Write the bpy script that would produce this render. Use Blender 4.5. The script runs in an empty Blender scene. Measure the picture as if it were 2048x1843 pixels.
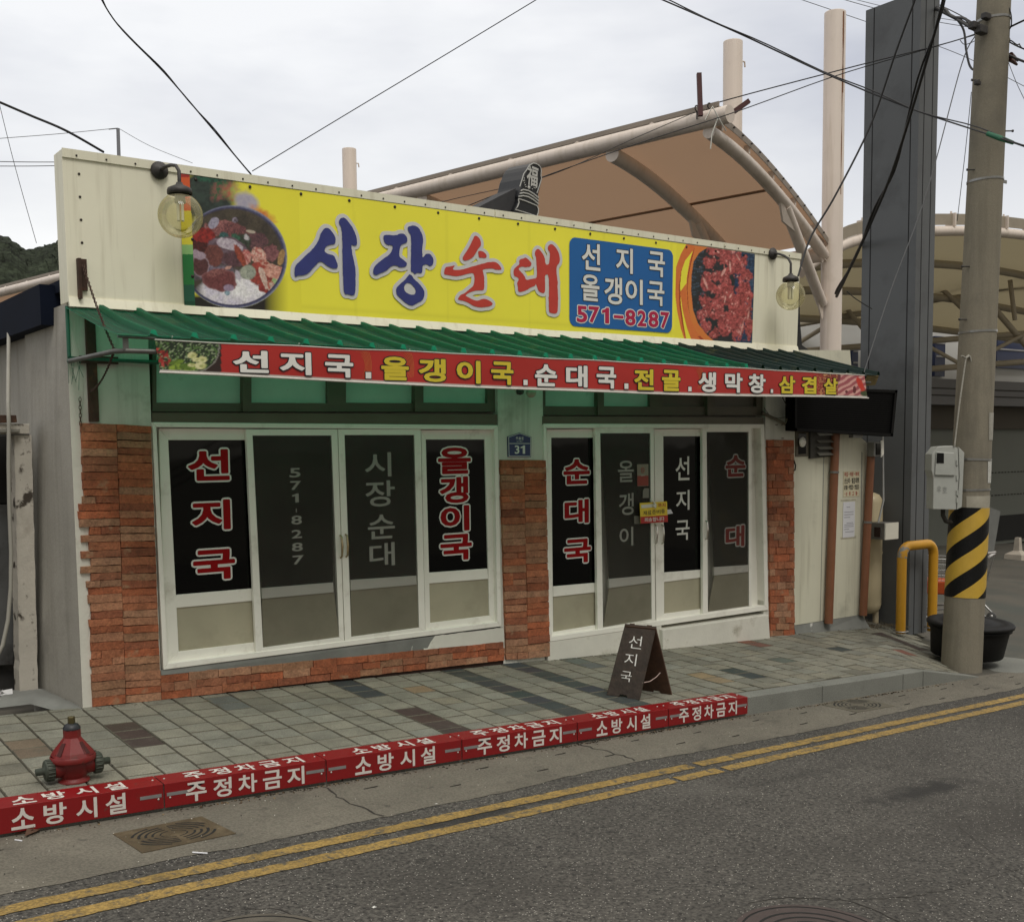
import bpy, math, random
import numpy as np
from mathutils import Vector, Matrix
random.seed(7); rng = np.random.default_rng(7)
sc = bpy.context.scene
COL = sc.collection
# ---------------------------------------------------------------- camera (world: +X along the shop front, +Y away from the street, Z up; metres)
YAW, PIT, ROL = math.radians(36.416), math.radians(-4.852), math.radians(-0.590)
CX, CY, FP = 1024.0, 1077.05, 2235.0
C0 = np.array([-2.184, -8.022, 1.816])
def _axes():
    cy_, sy, cp, sp = math.cos(YAW), math.sin(YAW), math.cos(PIT), math.sin(PIT)
    f = np.array([sy*cp, cy_*cp, sp]); r = np.array([cy_, -sy, 0]); u = np.cross(r, f)
    c, s = math.cos(ROL), math.sin(ROL)
    return c*r+s*u, -s*r+c*u, f
AR, AU, AF = _axes()
cam = bpy.data.cameras.new('camera'); co = bpy.data.objects.new('camera', cam); COL.objects.link(co)
cam.sensor_fit = 'HORIZONTAL'; cam.sensor_width = 36; cam.lens = 36*FP/2048
cam.shift_y = (CY-921.5)/2048; cam.clip_start = .05; cam.clip_end = 3000
co.matrix_world = Matrix(((AR[0], AU[0], -AF[0], C0[0]), (AR[1], AU[1], -AF[1], C0[1]), (AR[2], AU[2], -AF[2], C0[2]), (0, 0, 0, 1)))
sc.camera = co
# ---------------------------------------------------------------- overcast sky and weak sun
SUN_EL, SUN_AZ = math.radians(55), math.radians(200)
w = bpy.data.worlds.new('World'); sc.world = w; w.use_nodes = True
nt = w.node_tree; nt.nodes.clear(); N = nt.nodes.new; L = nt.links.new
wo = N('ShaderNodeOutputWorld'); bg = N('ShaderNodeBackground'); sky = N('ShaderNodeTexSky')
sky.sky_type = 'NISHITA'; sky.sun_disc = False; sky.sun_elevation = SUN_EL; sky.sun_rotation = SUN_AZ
tc = N('ShaderNodeTexCoord'); mp = N('ShaderNodeMapping'); mp.inputs['Scale'].default_value = (1.3, 1.3, 4.2); mp.inputs['Location'].default_value = (2.3, .7, .4)
no = N('ShaderNodeTexNoise'); no.inputs['Scale'].default_value = 1.25; no.inputs['Detail'].default_value = 6; no.inputs['Roughness'].default_value = .52
rp = N('ShaderNodeValToRGB'); rp.color_ramp.elements[0].position = .38; rp.color_ramp.elements[0].color = (4.2, 4.35, 4.85, 1)
rp.color_ramp.elements[1].position = .62; rp.color_ramp.elements[1].color = (7.0, 7.05, 7.15, 1)
sx = N('ShaderNodeSeparateXYZ'); mr = N('ShaderNodeMapRange'); mr.inputs['From Min'].default_value = .05; mr.inputs['From Max'].default_value = .30
mr.inputs['To Min'].default_value = 1.0; mr.inputs['To Max'].default_value = .0
hm = N('ShaderNodeMixRGB'); hm.inputs[2].default_value = (7.9, 7.85, 7.6, 1)
mx = N('ShaderNodeMixRGB'); mx.inputs[0].default_value = .94
L(tc.outputs['Generated'], mp.inputs[0]); L(mp.outputs[0], no.inputs[0]); L(no.outputs[0], rp.inputs[0])
L(tc.outputs['Generated'], sx.inputs[0]); L(sx.outputs[2], mr.inputs[0]); L(mr.outputs[0], hm.inputs[0]); L(rp.outputs[0], hm.inputs[1])
L(sky.outputs[0], mx.inputs[1]); L(hm.outputs[0], mx.inputs[2]); L(mx.outputs[0], bg.inputs[0])
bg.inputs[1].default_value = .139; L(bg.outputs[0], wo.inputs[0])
# out-of-view sky shaped for the light: dimmed low behind the camera, brightened overhead
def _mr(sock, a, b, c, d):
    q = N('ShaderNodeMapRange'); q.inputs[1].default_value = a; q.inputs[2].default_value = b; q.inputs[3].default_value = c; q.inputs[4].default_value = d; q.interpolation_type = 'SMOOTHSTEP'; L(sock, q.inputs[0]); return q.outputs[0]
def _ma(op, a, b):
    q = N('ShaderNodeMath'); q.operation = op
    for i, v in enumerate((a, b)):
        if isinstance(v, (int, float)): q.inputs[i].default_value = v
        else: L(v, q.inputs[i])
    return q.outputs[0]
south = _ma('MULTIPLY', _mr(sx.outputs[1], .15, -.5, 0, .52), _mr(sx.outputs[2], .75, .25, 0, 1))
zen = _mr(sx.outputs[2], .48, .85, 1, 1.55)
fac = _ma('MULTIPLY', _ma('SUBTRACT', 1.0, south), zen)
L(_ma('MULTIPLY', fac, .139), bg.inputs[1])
wf = _ma('MAXIMUM', _mr(sx.outputs[2], .42, .7, 0, 1), _mr(sx.outputs[1], .2, -.3, 0, 1))  # warm tint added to the same unseen sky to warm the light
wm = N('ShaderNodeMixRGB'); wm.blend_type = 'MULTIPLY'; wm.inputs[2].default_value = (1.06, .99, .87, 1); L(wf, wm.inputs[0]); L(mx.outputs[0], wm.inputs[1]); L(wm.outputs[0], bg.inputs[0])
sl = bpy.data.lights.new('sun', 'SUN'); sl.energy = 1.4; sl.angle = math.radians(22); sl.color = (1, .96, .9)
so = bpy.data.objects.new('sun', sl); COL.objects.link(so)
sd = Vector((math.sin(math.radians(20))*-.6, -.8, 1.3)); so.rotation_euler = sd.to_track_quat('Z', 'Y').to_euler()
sc.view_settings.view_transform = 'Standard'; sc.view_settings.look = 'None'; sc.view_settings.exposure = 0.0; sc.view_settings.gamma = 1
# ---------------------------------------------------------------- measuring helpers: photograph measurements turned into points on real planes
def ray(x, y): return AR*((x-CX)/FP) - AU*((y-CY)/FP) + AF
def onY(x, y, Y0=0.0): d = ray(x, y); return C0+d*((Y0-C0[1])/d[1])
def onX(x, y, X0): d = ray(x, y); return C0+d*((X0-C0[0])/d[0])
def onP(x, y, P, n): d = ray(x, y); P = np.array(P); n = np.array(n, float); return C0+d*(np.dot(P-C0, n)/np.dot(d, n))
def atD(x, y, D): return C0+ray(x, y)*D
SX = -.0417
def onG(x, y, s=.04, c=0.0):
    d = ray(x, y); return C0+d*((SX*C0[0]+s*C0[1]+c-C0[2])/(d[2]-SX*d[0]-s*d[1]))
def px(P): q = np.array(P)-C0; z = q@AF; return (CX+FP*(q@AR)/z, CY-FP*(q@AU)/z, z)
def gw(x, y): return SX*x+.04*y                 # pavement
def gr(x, y): return SX*x-.23                   # road
def gl(x, y): return SX*x+.03*y-.17             # market yard
# ---------------------------------------------------------------- materials
_M = {}
def lin(c):
    if isinstance(c, str): c = tuple(int(c[i:i+2], 16)/255 for i in (0, 2, 4))
    return tuple(((v/12.92) if v <= .04045 else ((v+.055)/1.055)**2.4) for v in c)
def mat(name, col, rough=.6, var=.12, vs=3.0, bump=.0, bs=60.0, metal=0.0, dirt=None, spec=.5, fine=.0, fs=90.0, attr=False, trans=None, coat=0, streak=None):
    """col linear; var large variation; dirt=(colour,scale,lo,hi); fine = grain; attr multiplies by the 'Col' face colours"""
    if name in _M: return _M[name]
    m = bpy.data.materials.new(name); m.use_nodes = True; nt = m.node_tree; n = nt.nodes; l = nt.links.new
    b = n['Principled BSDF']; b.inputs['Roughness'].default_value = rough; b.inputs['Metallic'].default_value = metal
    b.inputs['Specular IOR Level'].default_value = spec
    if coat: b.inputs['Coat Weight'].default_value = coat; b.inputs['Coat Roughness'].default_value = .15
    tc = n.new('ShaderNodeTexCoord'); src = None
    if attr:
        a = n.new('ShaderNodeAttribute'); a.attribute_name = 'Col'; src = a.outputs[0]
    else:
        r = n.new('ShaderNodeRGB'); r.outputs[0].default_value = (*col, 1); src = r.outputs[0]
    def mul(src, sock, lo, hi, a, bb):
        mr = n.new('ShaderNodeMapRange'); mr.inputs[1].default_value = a; mr.inputs[2].default_value = bb; mr.inputs[3].default_value = lo; mr.inputs[4].default_value = hi
        l(sock, mr.inputs[0]); mm = n.new('ShaderNodeVectorMath'); mm.operation = 'SCALE'; l(src, mm.inputs[0]); l(mr.outputs[0], mm.inputs['Scale']); return mm.outputs[0]
    def noise(s, d=4, r=.6):
        t = n.new('ShaderNodeTexNoise'); t.inputs['Scale'].default_value = s; t.inputs['Detail'].default_value = d; t.inputs['Roughness'].default_value = r
        l(tc.outputs['Object'], t.inputs[0]); return t.outputs[0]
    if var: src = mul(src, noise(vs, 5), 1-var, 1+var, .3, .7)
    if fine: src = mul(src, noise(fs, 2, .7), 1-fine, 1+fine, .3, .7)
    if dirt:
        for dc, ds, lo, hi in (dirt if isinstance(dirt, list) else [dirt]):
            mr = n.new('ShaderNodeMapRange'); mr.inputs[1].default_value = lo; mr.inputs[2].default_value = hi; l(noise(ds, 8, .65), mr.inputs[0])
            mm = n.new('ShaderNodeMixRGB'); l(mr.outputs[0], mm.inputs[0]); l(src, mm.inputs[1]); mm.inputs[2].default_value = (*dc, 1); src = mm.outputs[0]
    if streak:   # rain runs: noise drawn out vertically
        sc_, lo, hi, dc = streak; mp = n.new('ShaderNodeMapping'); mp.inputs['Scale'].default_value = (sc_, sc_, sc_*.06); l(tc.outputs['Object'], mp.inputs[0])
        t = n.new('ShaderNodeTexNoise'); t.inputs['Scale'].default_value = 1; t.inputs['Detail'].default_value = 4; t.inputs['Roughness'].default_value = .6; l(mp.outputs[0], t.inputs[0])
        mr = n.new('ShaderNodeMapRange'); mr.inputs[1].default_value = lo; mr.inputs[2].default_value = hi; mr.inputs[4].default_value = .75; l(t.outputs[0], mr.inputs[0]); l_ = n.new('ShaderNodeMath'); l_.operation = 'MULTIPLY'; l(mr.outputs[0], l_.inputs[0]); l(noise(1.1, 3), l_.inputs[1])
        mm = n.new('ShaderNodeMixRGB'); l(l_.outputs[0], mm.inputs[0]); l(src, mm.inputs[1]); mm.inputs[2].default_value = (*dc, 1); src = mm.outputs[0]
    l(src, b.inputs['Base Color'])
    if bump:
        bp = n.new('ShaderNodeBump'); bp.inputs['Strength'].default_value = bump; bp.inputs['Distance'].default_value = .01
        l(noise(bs, 4, .65), bp.inputs['Height']); l(bp.outputs[0], b.inputs['Normal'])
    if trans:
        out = n['Material Output']; t = n.new('ShaderNodeBsdfTranslucent'); t.inputs[0].default_value = (*trans[0], 1)
        ms = n.new('ShaderNodeMixShader'); ms.inputs[0].default_value = trans[1]; l(b.outputs[0], ms.inputs[1]); l(t.outputs[0], ms.inputs[2]); l(ms.outputs[0], out.inputs[0])
    _M[name] = m; return m
# ---------------------------------------------------------------- mesh builder
_W = {}
def build_each(mb, name, m, parent, bev=None):
    """every separate piece of the builder becomes a part of its own"""
    key = {}; par = []
    def find(a):
        while par[a] != a: par[a] = par[par[a]]; a = par[a]
        return a
    ids = []
    for v in mb.v:
        k = tuple(round(t, 4) for t in v)
        if k not in key: key[k] = len(par); par.append(len(par))
        ids.append(key[k])
    for f in mb.f:
        a = find(ids[f[0]])
        for i in f[1:]: par[find(ids[i])] = a
    grp = {}
    for n_, f in enumerate(mb.f): grp.setdefault(find(ids[f[0]]), []).append(n_)
    out = []
    for fs in grp.values():
        q = MB(); mp = {}
        for n_ in fs:
            g = []
            for i in mb.f[n_]:
                if i not in mp: mp[i] = len(q.v); q.v.append(mb.v[i])
                g.append(mp[i])
            q.f.append(tuple(g)); q.c.append(mb.c[n_]); q.sm.append(mb.sm[n_])
        o = q.build(name, m, parent); out.append(bevel(o, bev) if bev else o)
    return out
class MB:
    def __init__(s): s.v = []; s.f = []; s.c = []; s.sm = []; s.col = (1, 1, 1); s.vc = None
    def add(s, vs, fs, col=None, smooth=False):
        o = len(s.v); s.v += [tuple(float(t) for t in p) for p in vs]
        for f in fs: s.f.append(tuple(i+o for i in f)); s.c.append(col or s.col); s.sm.append(smooth)
        return s
    def box(s, a, b, col=None):
        x0, y0, z0 = [min(a[i], b[i]) for i in range(3)]; x1, y1, z1 = [max(a[i], b[i]) for i in range(3)]
        return s.add([(x0, y0, z0), (x1, y0, z0), (x1, y1, z0), (x0, y1, z0), (x0, y0, z1), (x1, y0, z1), (x1, y1, z1), (x0, y1, z1)],
                     [(0, 3, 2, 1), (4, 5, 6, 7), (0, 1, 5, 4), (1, 2, 6, 5), (2, 3, 7, 6), (3, 0, 4, 7)], col)
    def hexa(s, p, col=None):  # p: 4 bottom, 4 top
        return s.add(p, [(0, 3, 2, 1), (4, 5, 6, 7), (0, 1, 5, 4), (1, 2, 6, 5), (2, 3, 7, 6), (3, 0, 4, 7)], col)
    def prism(s, poly, off, col=None):
        n = len(poly); off = np.array(off, float); a = [np.array(p, float) for p in poly]; vs = a+[p+off for p in a]
        return s.add(vs, [tuple(range(n-1, -1, -1)), tuple(range(n, 2*n))]+[(i, (i+1) % n, n+(i+1) % n, n+i) for i in range(n)], col)
    def tube(s, pts, r, k=10, col=None, cap=True, smooth=True):
        P = [Vector([float(t) for t in p]) for p in pts]; n = len(P); R = r if hasattr(r, '__len__') else [r]*n
        t0 = (P[1]-P[0]).normalized(); up = Vector((0, 0, 1)) if abs(t0.z) < .9 else Vector((1, 0, 0)); u = t0.cross(up).normalized(); vs = []
        for i in range(n):
            t = (P[min(i+1, n-1)]-P[max(i-1, 0)]).normalized(); u = (u-t*u.dot(t)).normalized(); vv = t.cross(u)
            for j in range(k):
                a = 2*math.pi*j/k; vs.append(P[i]+(u*math.cos(a)+vv*math.sin(a))*R[i])
        fs = [(i*k+j, i*k+(j+1) % k, (i+1)*k+(j+1) % k, (i+1)*k+j) for i in range(n-1) for j in range(k)]
        s.add(vs, fs, col, smooth)
        if cap: s.add(vs[:k], [tuple(range(k-1, -1, -1))], col); s.add(vs[-k:], [tuple(range(k))], col)
        return s
    def lathe(s, o, prof, k=24, col=None, smooth=True, axis=(0, 0, 1), sq=0):
        o = Vector([float(t) for t in o]); ax = Vector(axis).normalized(); u = ax.orthogonal().normalized()
        if abs(ax.z) > .99: u = Vector((1, 0, 0))
        vv = ax.cross(u); vs = []
        for r, h in prof:
            for j in range(k):
                a = 2*math.pi*(j+sq)/k; vs.append(o+ax*h+(u*math.cos(a)+vv*math.sin(a))*max(r, 1e-4))
        n = len(prof); return s.add(vs, [(i*k+j, i*k+(j+1) % k, (i+1)*k+(j+1) % k, (i+1)*k+j) for i in range(n-1) for j in range(k)], col, smooth)
    def ring(s, O, I, y0, y1, col=None):  # mitred frame between two quads given as world (x,z)
        for i in range(4):
            j = (i+1) % 4; q = [O[i], O[j], I[j], I[i]]
            s.hexa([(p[0], y0, p[-1]) for p in q]+[(p[0], y1, p[-1]) for p in q], col)
        return s
    def build(s, name, m, parent=None, kind=None):
        org = _W.get(parent.name, np.zeros(3)) if parent else np.zeros(3)
        me = bpy.data.meshes.new(name); V = np.array(s.v)-org
        me.from_pydata([tuple(p) for p in V], [], s.f)
        me.polygons.foreach_set('use_smooth', s.sm)
        if any(c != (1, 1, 1) for c in s.c):
            a = me.color_attributes.new('Col', 'FLOAT_COLOR', 'CORNER'); arr = []
            for f, c in zip(s.f, s.c): arr += [c[0], c[1], c[2], 1.0]*len(f)
            a.data.foreach_set('color', arr)
        elif s.vc is not None:
            a = me.color_attributes.new('Col', 'FLOAT_COLOR', 'POINT'); arr = np.ones((len(s.v), 4)); arr[:, :3] = s.vc; a.data.foreach_set('color', arr.ravel())
        me.materials.append(m); me.validate()
        o = bpy.data.objects.new(name, me); COL.objects.link(o)
        if parent: o.parent = parent; _W[o.name] = org
        else: _W[o.name] = np.zeros(3)
        if kind: o['kind'] = kind
        return o
def thing(name, label, cat, loc, group=None):
    o = bpy.data.objects.new(name, None); COL.objects.link(o); o.empty_display_size = .1
    o.location = [float(t) for t in loc]; _W[o.name] = np.array(loc, float); o['label'] = label; o['category'] = cat
    if group: o['group'] = group
    return o
def tag(o, label, cat, group=None):
    o['label'] = label; o['category'] = cat
    if group: o['group'] = group
    return o
def smooth_all(o, ang=.6):
    return o
def bevel(o, wd=.004, seg=2):
    b = o.modifiers.new('bevel', 'BEVEL'); b.width = wd; b.segments = seg; b.limit_method = 'ANGLE'; b.angle_limit = .6; return o
def frame(O, I, y0, y1): return ([onY(*p, y0) for p in O], [onY(*p, y0) for p in I], y0, y1)
def slab(quad, y0, y1):  # quad of photo points on plane y0 -> 8 corners
    q = [onY(*p, y0) for p in quad]; return [(p[0], y0, p[2]) for p in q]+[(p[0], y1, p[2]) for p in q]
# ---------------------------------------------------------------- glyphs (built-in CJK fallback font)
_need = {}
def _curve_mesh(c):
    o = bpy.data.objects.new('tmp', c); COL.objects.link(o); bpy.context.view_layer.update()
    me = bpy.data.meshes.new_from_object(o.evaluated_get(bpy.context.evaluated_depsgraph_get()))
    v = np.array([p.co[:2] for p in me.vertices]) if len(me.vertices) else np.zeros((1, 2)); f = [tuple(p.vertices) for p in me.polygons]
    bpy.data.objects.remove(o); bpy.data.meshes.remove(me); return v, f
def glyph(ch, off):
    k = (ch, round(off, 4))
    if k not in _need and ch == '1':
        _need[k] = polyglyph([[(.15, 0), (.26, 0), (.26, .73), (.19, .73), (.13, .65), (.02, .6), (.02, .51), (.15, .56)]], off)
    if k not in _need:
        c = bpy.data.curves.new('g', 'FONT'); c.body = ch; c.offset = off; c.resolution_u = 3
        _need[k] = _curve_mesh(c); bpy.data.curves.remove(c)
    return _need[k]
def polyglyph(loops, off):
    c = bpy.data.curves.new('p', 'CURVE'); c.dimensions = '2D'; c.fill_mode = 'BOTH'; c.offset = off
    for lp in loops:
        s = c.splines.new('POLY'); s.points.add(len(lp)-1)
        for p, q in zip(s.points, lp): p.co = (q[0], q[1], 0, 1)
        s.use_cyclic_u = True
    r = _curve_mesh(c); bpy.data.curves.remove(c); return r
def fit(mb, ch, bb, plane, off, out=0.0, base=0.0, col=None, n=(0, -1, 0)):
    """place glyph ch so its body fills the box bb=(x0,z0,x1,z1) measured in the plane; plane(u,v,h)->xyz"""
    lim = .014; ex = max(0, off-lim); b0 = min(off, lim)
    v0, f0 = glyph(ch, b0); lo, hi = v0.min(0)-ex, v0.max(0)+ex; s = np.array([(bb[2]-bb[0])/max(hi[0]-lo[0], 1e-5), (bb[3]-bb[1])/max(hi[1]-lo[1], 1e-5)])
    rx, ry = ex*s[0]+out, ex*s[1]+out; K = 1 if max(rx, ry) < 1e-6 else (12 if out else 8)
    for k in range(K):      # weight is built by shifting the glyph around a small ellipse, each copy a hair further out
        dx, dy = (0, 0) if K == 1 else (rx*math.cos(k*2*math.pi/K), ry*math.sin(k*2*math.pi/K))
        q = (v0-lo)*s+np.array([bb[0]+dx, bb[1]+dy]); mb.add([plane(a, b, base+k*.00007) for a, b in q], f0, col)
    if K > 1: q = (v0-lo)*s+np.array([bb[0], bb[1]]); mb.add([plane(a, b, base+K*.00007) for a, b in q], f0, col)
def pxbox(b, Y):  # photo bbox -> (x0,z0,x1,z1) on plane y=Y
    x0, y0, x1, y1 = b; ym = (y0+y1)/2; xm = (x0+x1)/2
    return (onY(x0, ym, Y)[0], onY(xm, y1, Y)[2], onY(x1, ym, Y)[0], onY(xm, y0, Y)[2])
# ================================================================ SETTING
cl = lambda v, a, b: max(a, min(b, v))
m_asph = mat('asphalt', (.062, .058, .050), .92, .22, .9, 1.0, 60, fine=.85, fs=48, dirt=[((.035, .032, .027), .55, .5, .72), ((.095, .09, .078), .8, .60, .80), ((.02, .018, .016), 5.5, .70, .76)])
def asphalt_extra(m):
    nt = m.node_tree; n = nt.nodes; l = nt.links.new; b = n['Principled BSDF']; tc = [q for q in n if q.type == 'TEX_COORD'][0]
    src = b.inputs['Base Color'].links[0].from_socket
    vo = n.new('ShaderNodeTexVoronoi'); vo.inputs['Scale'].default_value = 70; l(tc.outputs['Object'], vo.inputs[0])
    mr = n.new('ShaderNodeMapRange'); mr.inputs[1].default_value = .30; mr.inputs[2].default_value = .16; l(vo.outputs['Distance'], mr.inputs[0])
    sp = n.new('ShaderNodeSeparateColor'); l(vo.outputs['Color'], sp.inputs[0]); g = n.new('ShaderNodeMath'); g.operation = 'GREATER_THAN'; g.inputs[1].default_value = .74; l(sp.outputs[0], g.inputs[0])
    mu = n.new('ShaderNodeMath'); mu.operation = 'MULTIPLY'; l(mr.outputs[0], mu.inputs[0]); l(g.outputs[0], mu.inputs[1])
    mm = n.new('ShaderNodeMixRGB'); l(mu.outputs[0], mm.inputs[0]); l(src, mm.inputs[1]); mm.inputs[2].default_value = (.33, .315, .28, 1); src = mm.outputs[0]
    # oil stains with their own ragged shape
    for (x, y, rx, ry, k) in STAINS:
        mp = n.new('ShaderNodeMapping'); mp.inputs['Location'].default_value = (-x/rx, -y/ry, 0); mp.inputs['Scale'].default_value = (1/rx, 1/ry, 0); l(tc.outputs['Object'], mp.inputs[0])
        ln = n.new('ShaderNodeVectorMath'); ln.operation = 'LENGTH'; l(mp.outputs[0], ln.inputs[0])
        t = n.new('ShaderNodeTexNoise'); t.inputs['Scale'].default_value = 7; t.inputs['Detail'].default_value = 5; l(tc.outputs['Object'], t.inputs[0])
        ad = n.new('ShaderNodeMath'); ad.operation = 'MULTIPLY_ADD'; l(t.outputs[0], ad.inputs[0]); ad.inputs[1].default_value = 2.2; l(ln.outputs['Value'], ad.inputs[2])
        m2 = n.new('ShaderNodeMapRange'); m2.inputs[1].default_value = 2.25; m2.inputs[2].default_value = 1.6; m2.inputs[3].default_value = 0; m2.inputs[4].default_value = k; l(ad.outputs[0], m2.inputs[0])
        mm = n.new('ShaderNodeMixRGB'); l(m2.outputs[0], mm.inputs[0]); l(src, mm.inputs[1]); mm.inputs[2].default_value = (.018, .017, .015, 1); src = mm.outputs[0]
    l(src, b.inputs['Base Color'])
def rdp(x, y): q = onG(x, y, 0, -.23); return (q[0], q[1])
s1 = rdp(1840, 1582); s2 = rdp(905, 1640); s3 = rdp(1600, 1550)
STAINS = [(s1[0], s1[1], .50, .13, .95), (s2[0], s2[1], .42, .10, .85), (s3[0], s3[1], .5, .07, .35), (rdp(1060, 1600)[0], rdp(1060, 1600)[1], .35, .1, .55)]
asphalt_extra(m_asph)
m_gut = mat('gutter_concrete', (.128, .117, .092), .93, .2, 1.6, .5, 60, fine=.3, fs=70, dirt=[((.06, .055, .045), 9, .6, .72), ((.05, .046, .038), 2.1, .58, .8)])
m_yard = mat('yard_surface', (.072, .066, .052), .8, .25, .7, .3, 50, fine=.25, dirt=((.05, .055, .045), .6, .5, .65))
def grid_sheet(name, xs, ys, zf, m, kind='structure', mask=None):
    mb = MB(); vs = [(x, y, zf(x, y)) for y in ys for x in xs]; nx = len(xs)
    fs = [(j*nx+i, j*nx+i+1, (j+1)*nx+i+1, (j+1)*nx+i) for j in range(len(ys)-1) for i in range(nx-1) if mask is None or mask((xs[i]+xs[i+1])/2, (ys[j]+ys[j+1])/2)]
    mb.add(vs, fs); return mb.build(name, m, None, kind)
xs = [-1500, -400, -100, -30, -15, 0, 8, 20, 45, 100, 400, 1500]; ys = [-1500, -400, -60, -14, -2.3, -1.4, 8, 30, 60, 150, 500, 1500]
grid_sheet('ground', xs, ys, lambda x, y: (gr(cl(x, -15, 45), 0) if y < -1.8 else gl(cl(x, -15, 45), cl(y, -5, 30)))-.05, mat('earth', (.1, .09, .07), .95, .2, .4))
XR = np.arange(-15, 46, 3.0)
grid_sheet('road', list(XR), [-14, -8, -5, -1.9], lambda x, y: gr(x, y), m_asph)
# gutter with a ragged edge over the asphalt
mb = MB(); gx = np.arange(-6, 24, .06); off = np.cumsum(rng.normal(0, .006, len(gx))); off = off-np.convolve(off, np.ones(41)/41, 'same')
ey = -2.69+.034*gx+.07*np.exp(-((gx-2.7)/.9)**2)+off*.9+rng.normal(0, .004, len(gx))
vs = []
for x, e in zip(gx, ey): vs += [(x, e, gr(x, 0)+.003), (x, min(-1.95, -2.4+.034*x), gr(x, 0)+.006), (x, -1.86, gr(x, 0)+.006)]
fs = [(i*3+k, (i+1)*3+k, (i+1)*3+k+1, i*3+k+1) for i in range(len(gx)-1) for k in range(2)]
mb.add(vs, fs); mb.build('gutter', m_gut, None, 'structure')
# gutter expansion joints / cracks
m_dark = mat('joint_dark', (.028, .025, .02), .95, .2, 20)
mb = MB()
for (a, b) in (((640, 1573), (760, 1632)), ((1128, 1480), (1275, 1520)), ((1510, 1400), (1700, 1402)), ((0, 1700), (0, 1701))):
    p = onG(*a, 0, -.226); q = onG(*b, 0, -.226); n_ = 14; d = (q-p)/n_; lv = []; rv = []
    for i in range(n_+1):
        c = p+d*i+np.array([rng.normal(0, .012), rng.normal(0, .004), 0]); wv = .003+.004*rng.random()
        lv.append((c[0]-wv, c[1], gr(c[0], 0)+.0085)); rv.append((c[0]+wv, c[1], gr(c[0], 0)+.0085))
    mb.add(lv+rv, [(i, i+1, n_+2+i, n_+1+i) for i in range(n_)])
for i in range(26):  # small drain slots in the gutter
    x = 1.2+i*.33+rng.normal(0, .08); y = -2.12-.22*(i % 2)+rng.normal(0, .03); mb.box((x, y, gr(x, 0)+.006), (x+.07+.03*rng.random(), y+.008, gr(x, 0)+.0088))
mb.build('gutter_joints', m_dark, None, 'structure')
# yellow double line, worn
def worn_yellow():
    m = mat('road_yellow', (.25, .165, .045), .8, .2, 5, .35, 70, fine=.45, fs=60, dirt=[((.075, .065, .045), 18, .53, .64), ((.05, .045, .035), 3.2, .58, .74)]); return m
m_yel = worn_yellow()
for (ya, yb, segs) in ((-2.933, -2.833, [(-6, 3.18), (3.22, 24)]), (-3.13, -3.03, [(-6, 2.80), (2.845, 3.26), (3.30, 24)])):
    mb = MB()
    for x0, x1 in segs:
        g_ = np.arange(x0, x1+.01, .05); n_ = len(g_)
        k_ = .030 if ya > -3 else .035; vs = [(x, yb+k_*x+rng.normal(0, .003), gr(x, 0)+.004) for x in g_]+[(x, ya+k_*x+rng.normal(0, .003), gr(x, 0)+.004) for x in g_]
        mb.add(vs, [(n_+i, n_+i+1, i+1, i) for i in range(n_-1)])
    mb.build('yellow_line', m_yel, None, 'structure')
# market yard
grid_sheet('yard', list(np.arange(-4, 46, 2.0)), [-1.87, 0, 4, 10, 20, 40], lambda x, y: gl(x, y)-(.05 if x < 7.4 else 0), m_yard, mask=lambda x, y: x > 7.4 or y > 7)
# pavement of small slabs
BND = lambda x, y: (x-8.0)-(y+1.85)*1.15      # >0 outside the pavement (right end)
def paveh(x, y):
    b = -BND(x, y); return max(gl(x, y)+.006, min(gw(x, y), gl(x, y)+.006+b*.16)) if x > 6.8 else gw(x, y)
m_slab = mat('paving_slab', (.2, .2, .17), .9, .2, 4, .35, 90, attr=True, fine=.3, fs=110, dirt=[((.085, .08, .06), 6, .58, .78), ((.16, .12, .06), 1.7, .66, .82)])
xg = list(np.arange(-9, 11.6, .3)); yg = list(np.arange(-1.78, 1.9, .23))
grid_sheet('pavement_bed', xg, yg, lambda x, y: paveh(x, y)-.008, mat('paving_joint', (.042, .039, .026), .97, .25, 9, .3), mask=lambda x, y: (BND(x, y) < -.05) and (y < .1 or x > 7.3))
mb = MB(); PX, PY = .2143, .205
accent = {}
BRN, DRK, TAN, RED, GRY = (.05, .032, .026), (.035, .042, .04), (.2, .15, .09), (.15, .06, .042), (.095, .105, .095)
for k, y0, y1, c in ((0, -1.22, -.56, BRN), (14, -1.8, .1, DRK), (17, -1.8, .1, DRK), (9, -.5, -.06, DRK), (9, -1.75, -.92, BRN), (4, -.5, -.1, GRY), (11, -.68, -.45, TAN), (20, -.4, .1, GRY), (25, -1.46, -1.0, DRK), (23, -1.46, -1.0, TAN),
                     (31, -.5, .02, RED), (34, -.86, -.66, DRK), (-3, -1.05, -.6, (.13, .1, .065)), (29, -1.1, -.85, GRY), (37, -1.3, -1.05, RED), (-5, -1.5, -1.1, GRY), (40, -.9, -.3, BRN), (22, -.75, -.5, TAN)):
    accent.setdefault(k, []).append((y0, y1, c))
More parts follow.
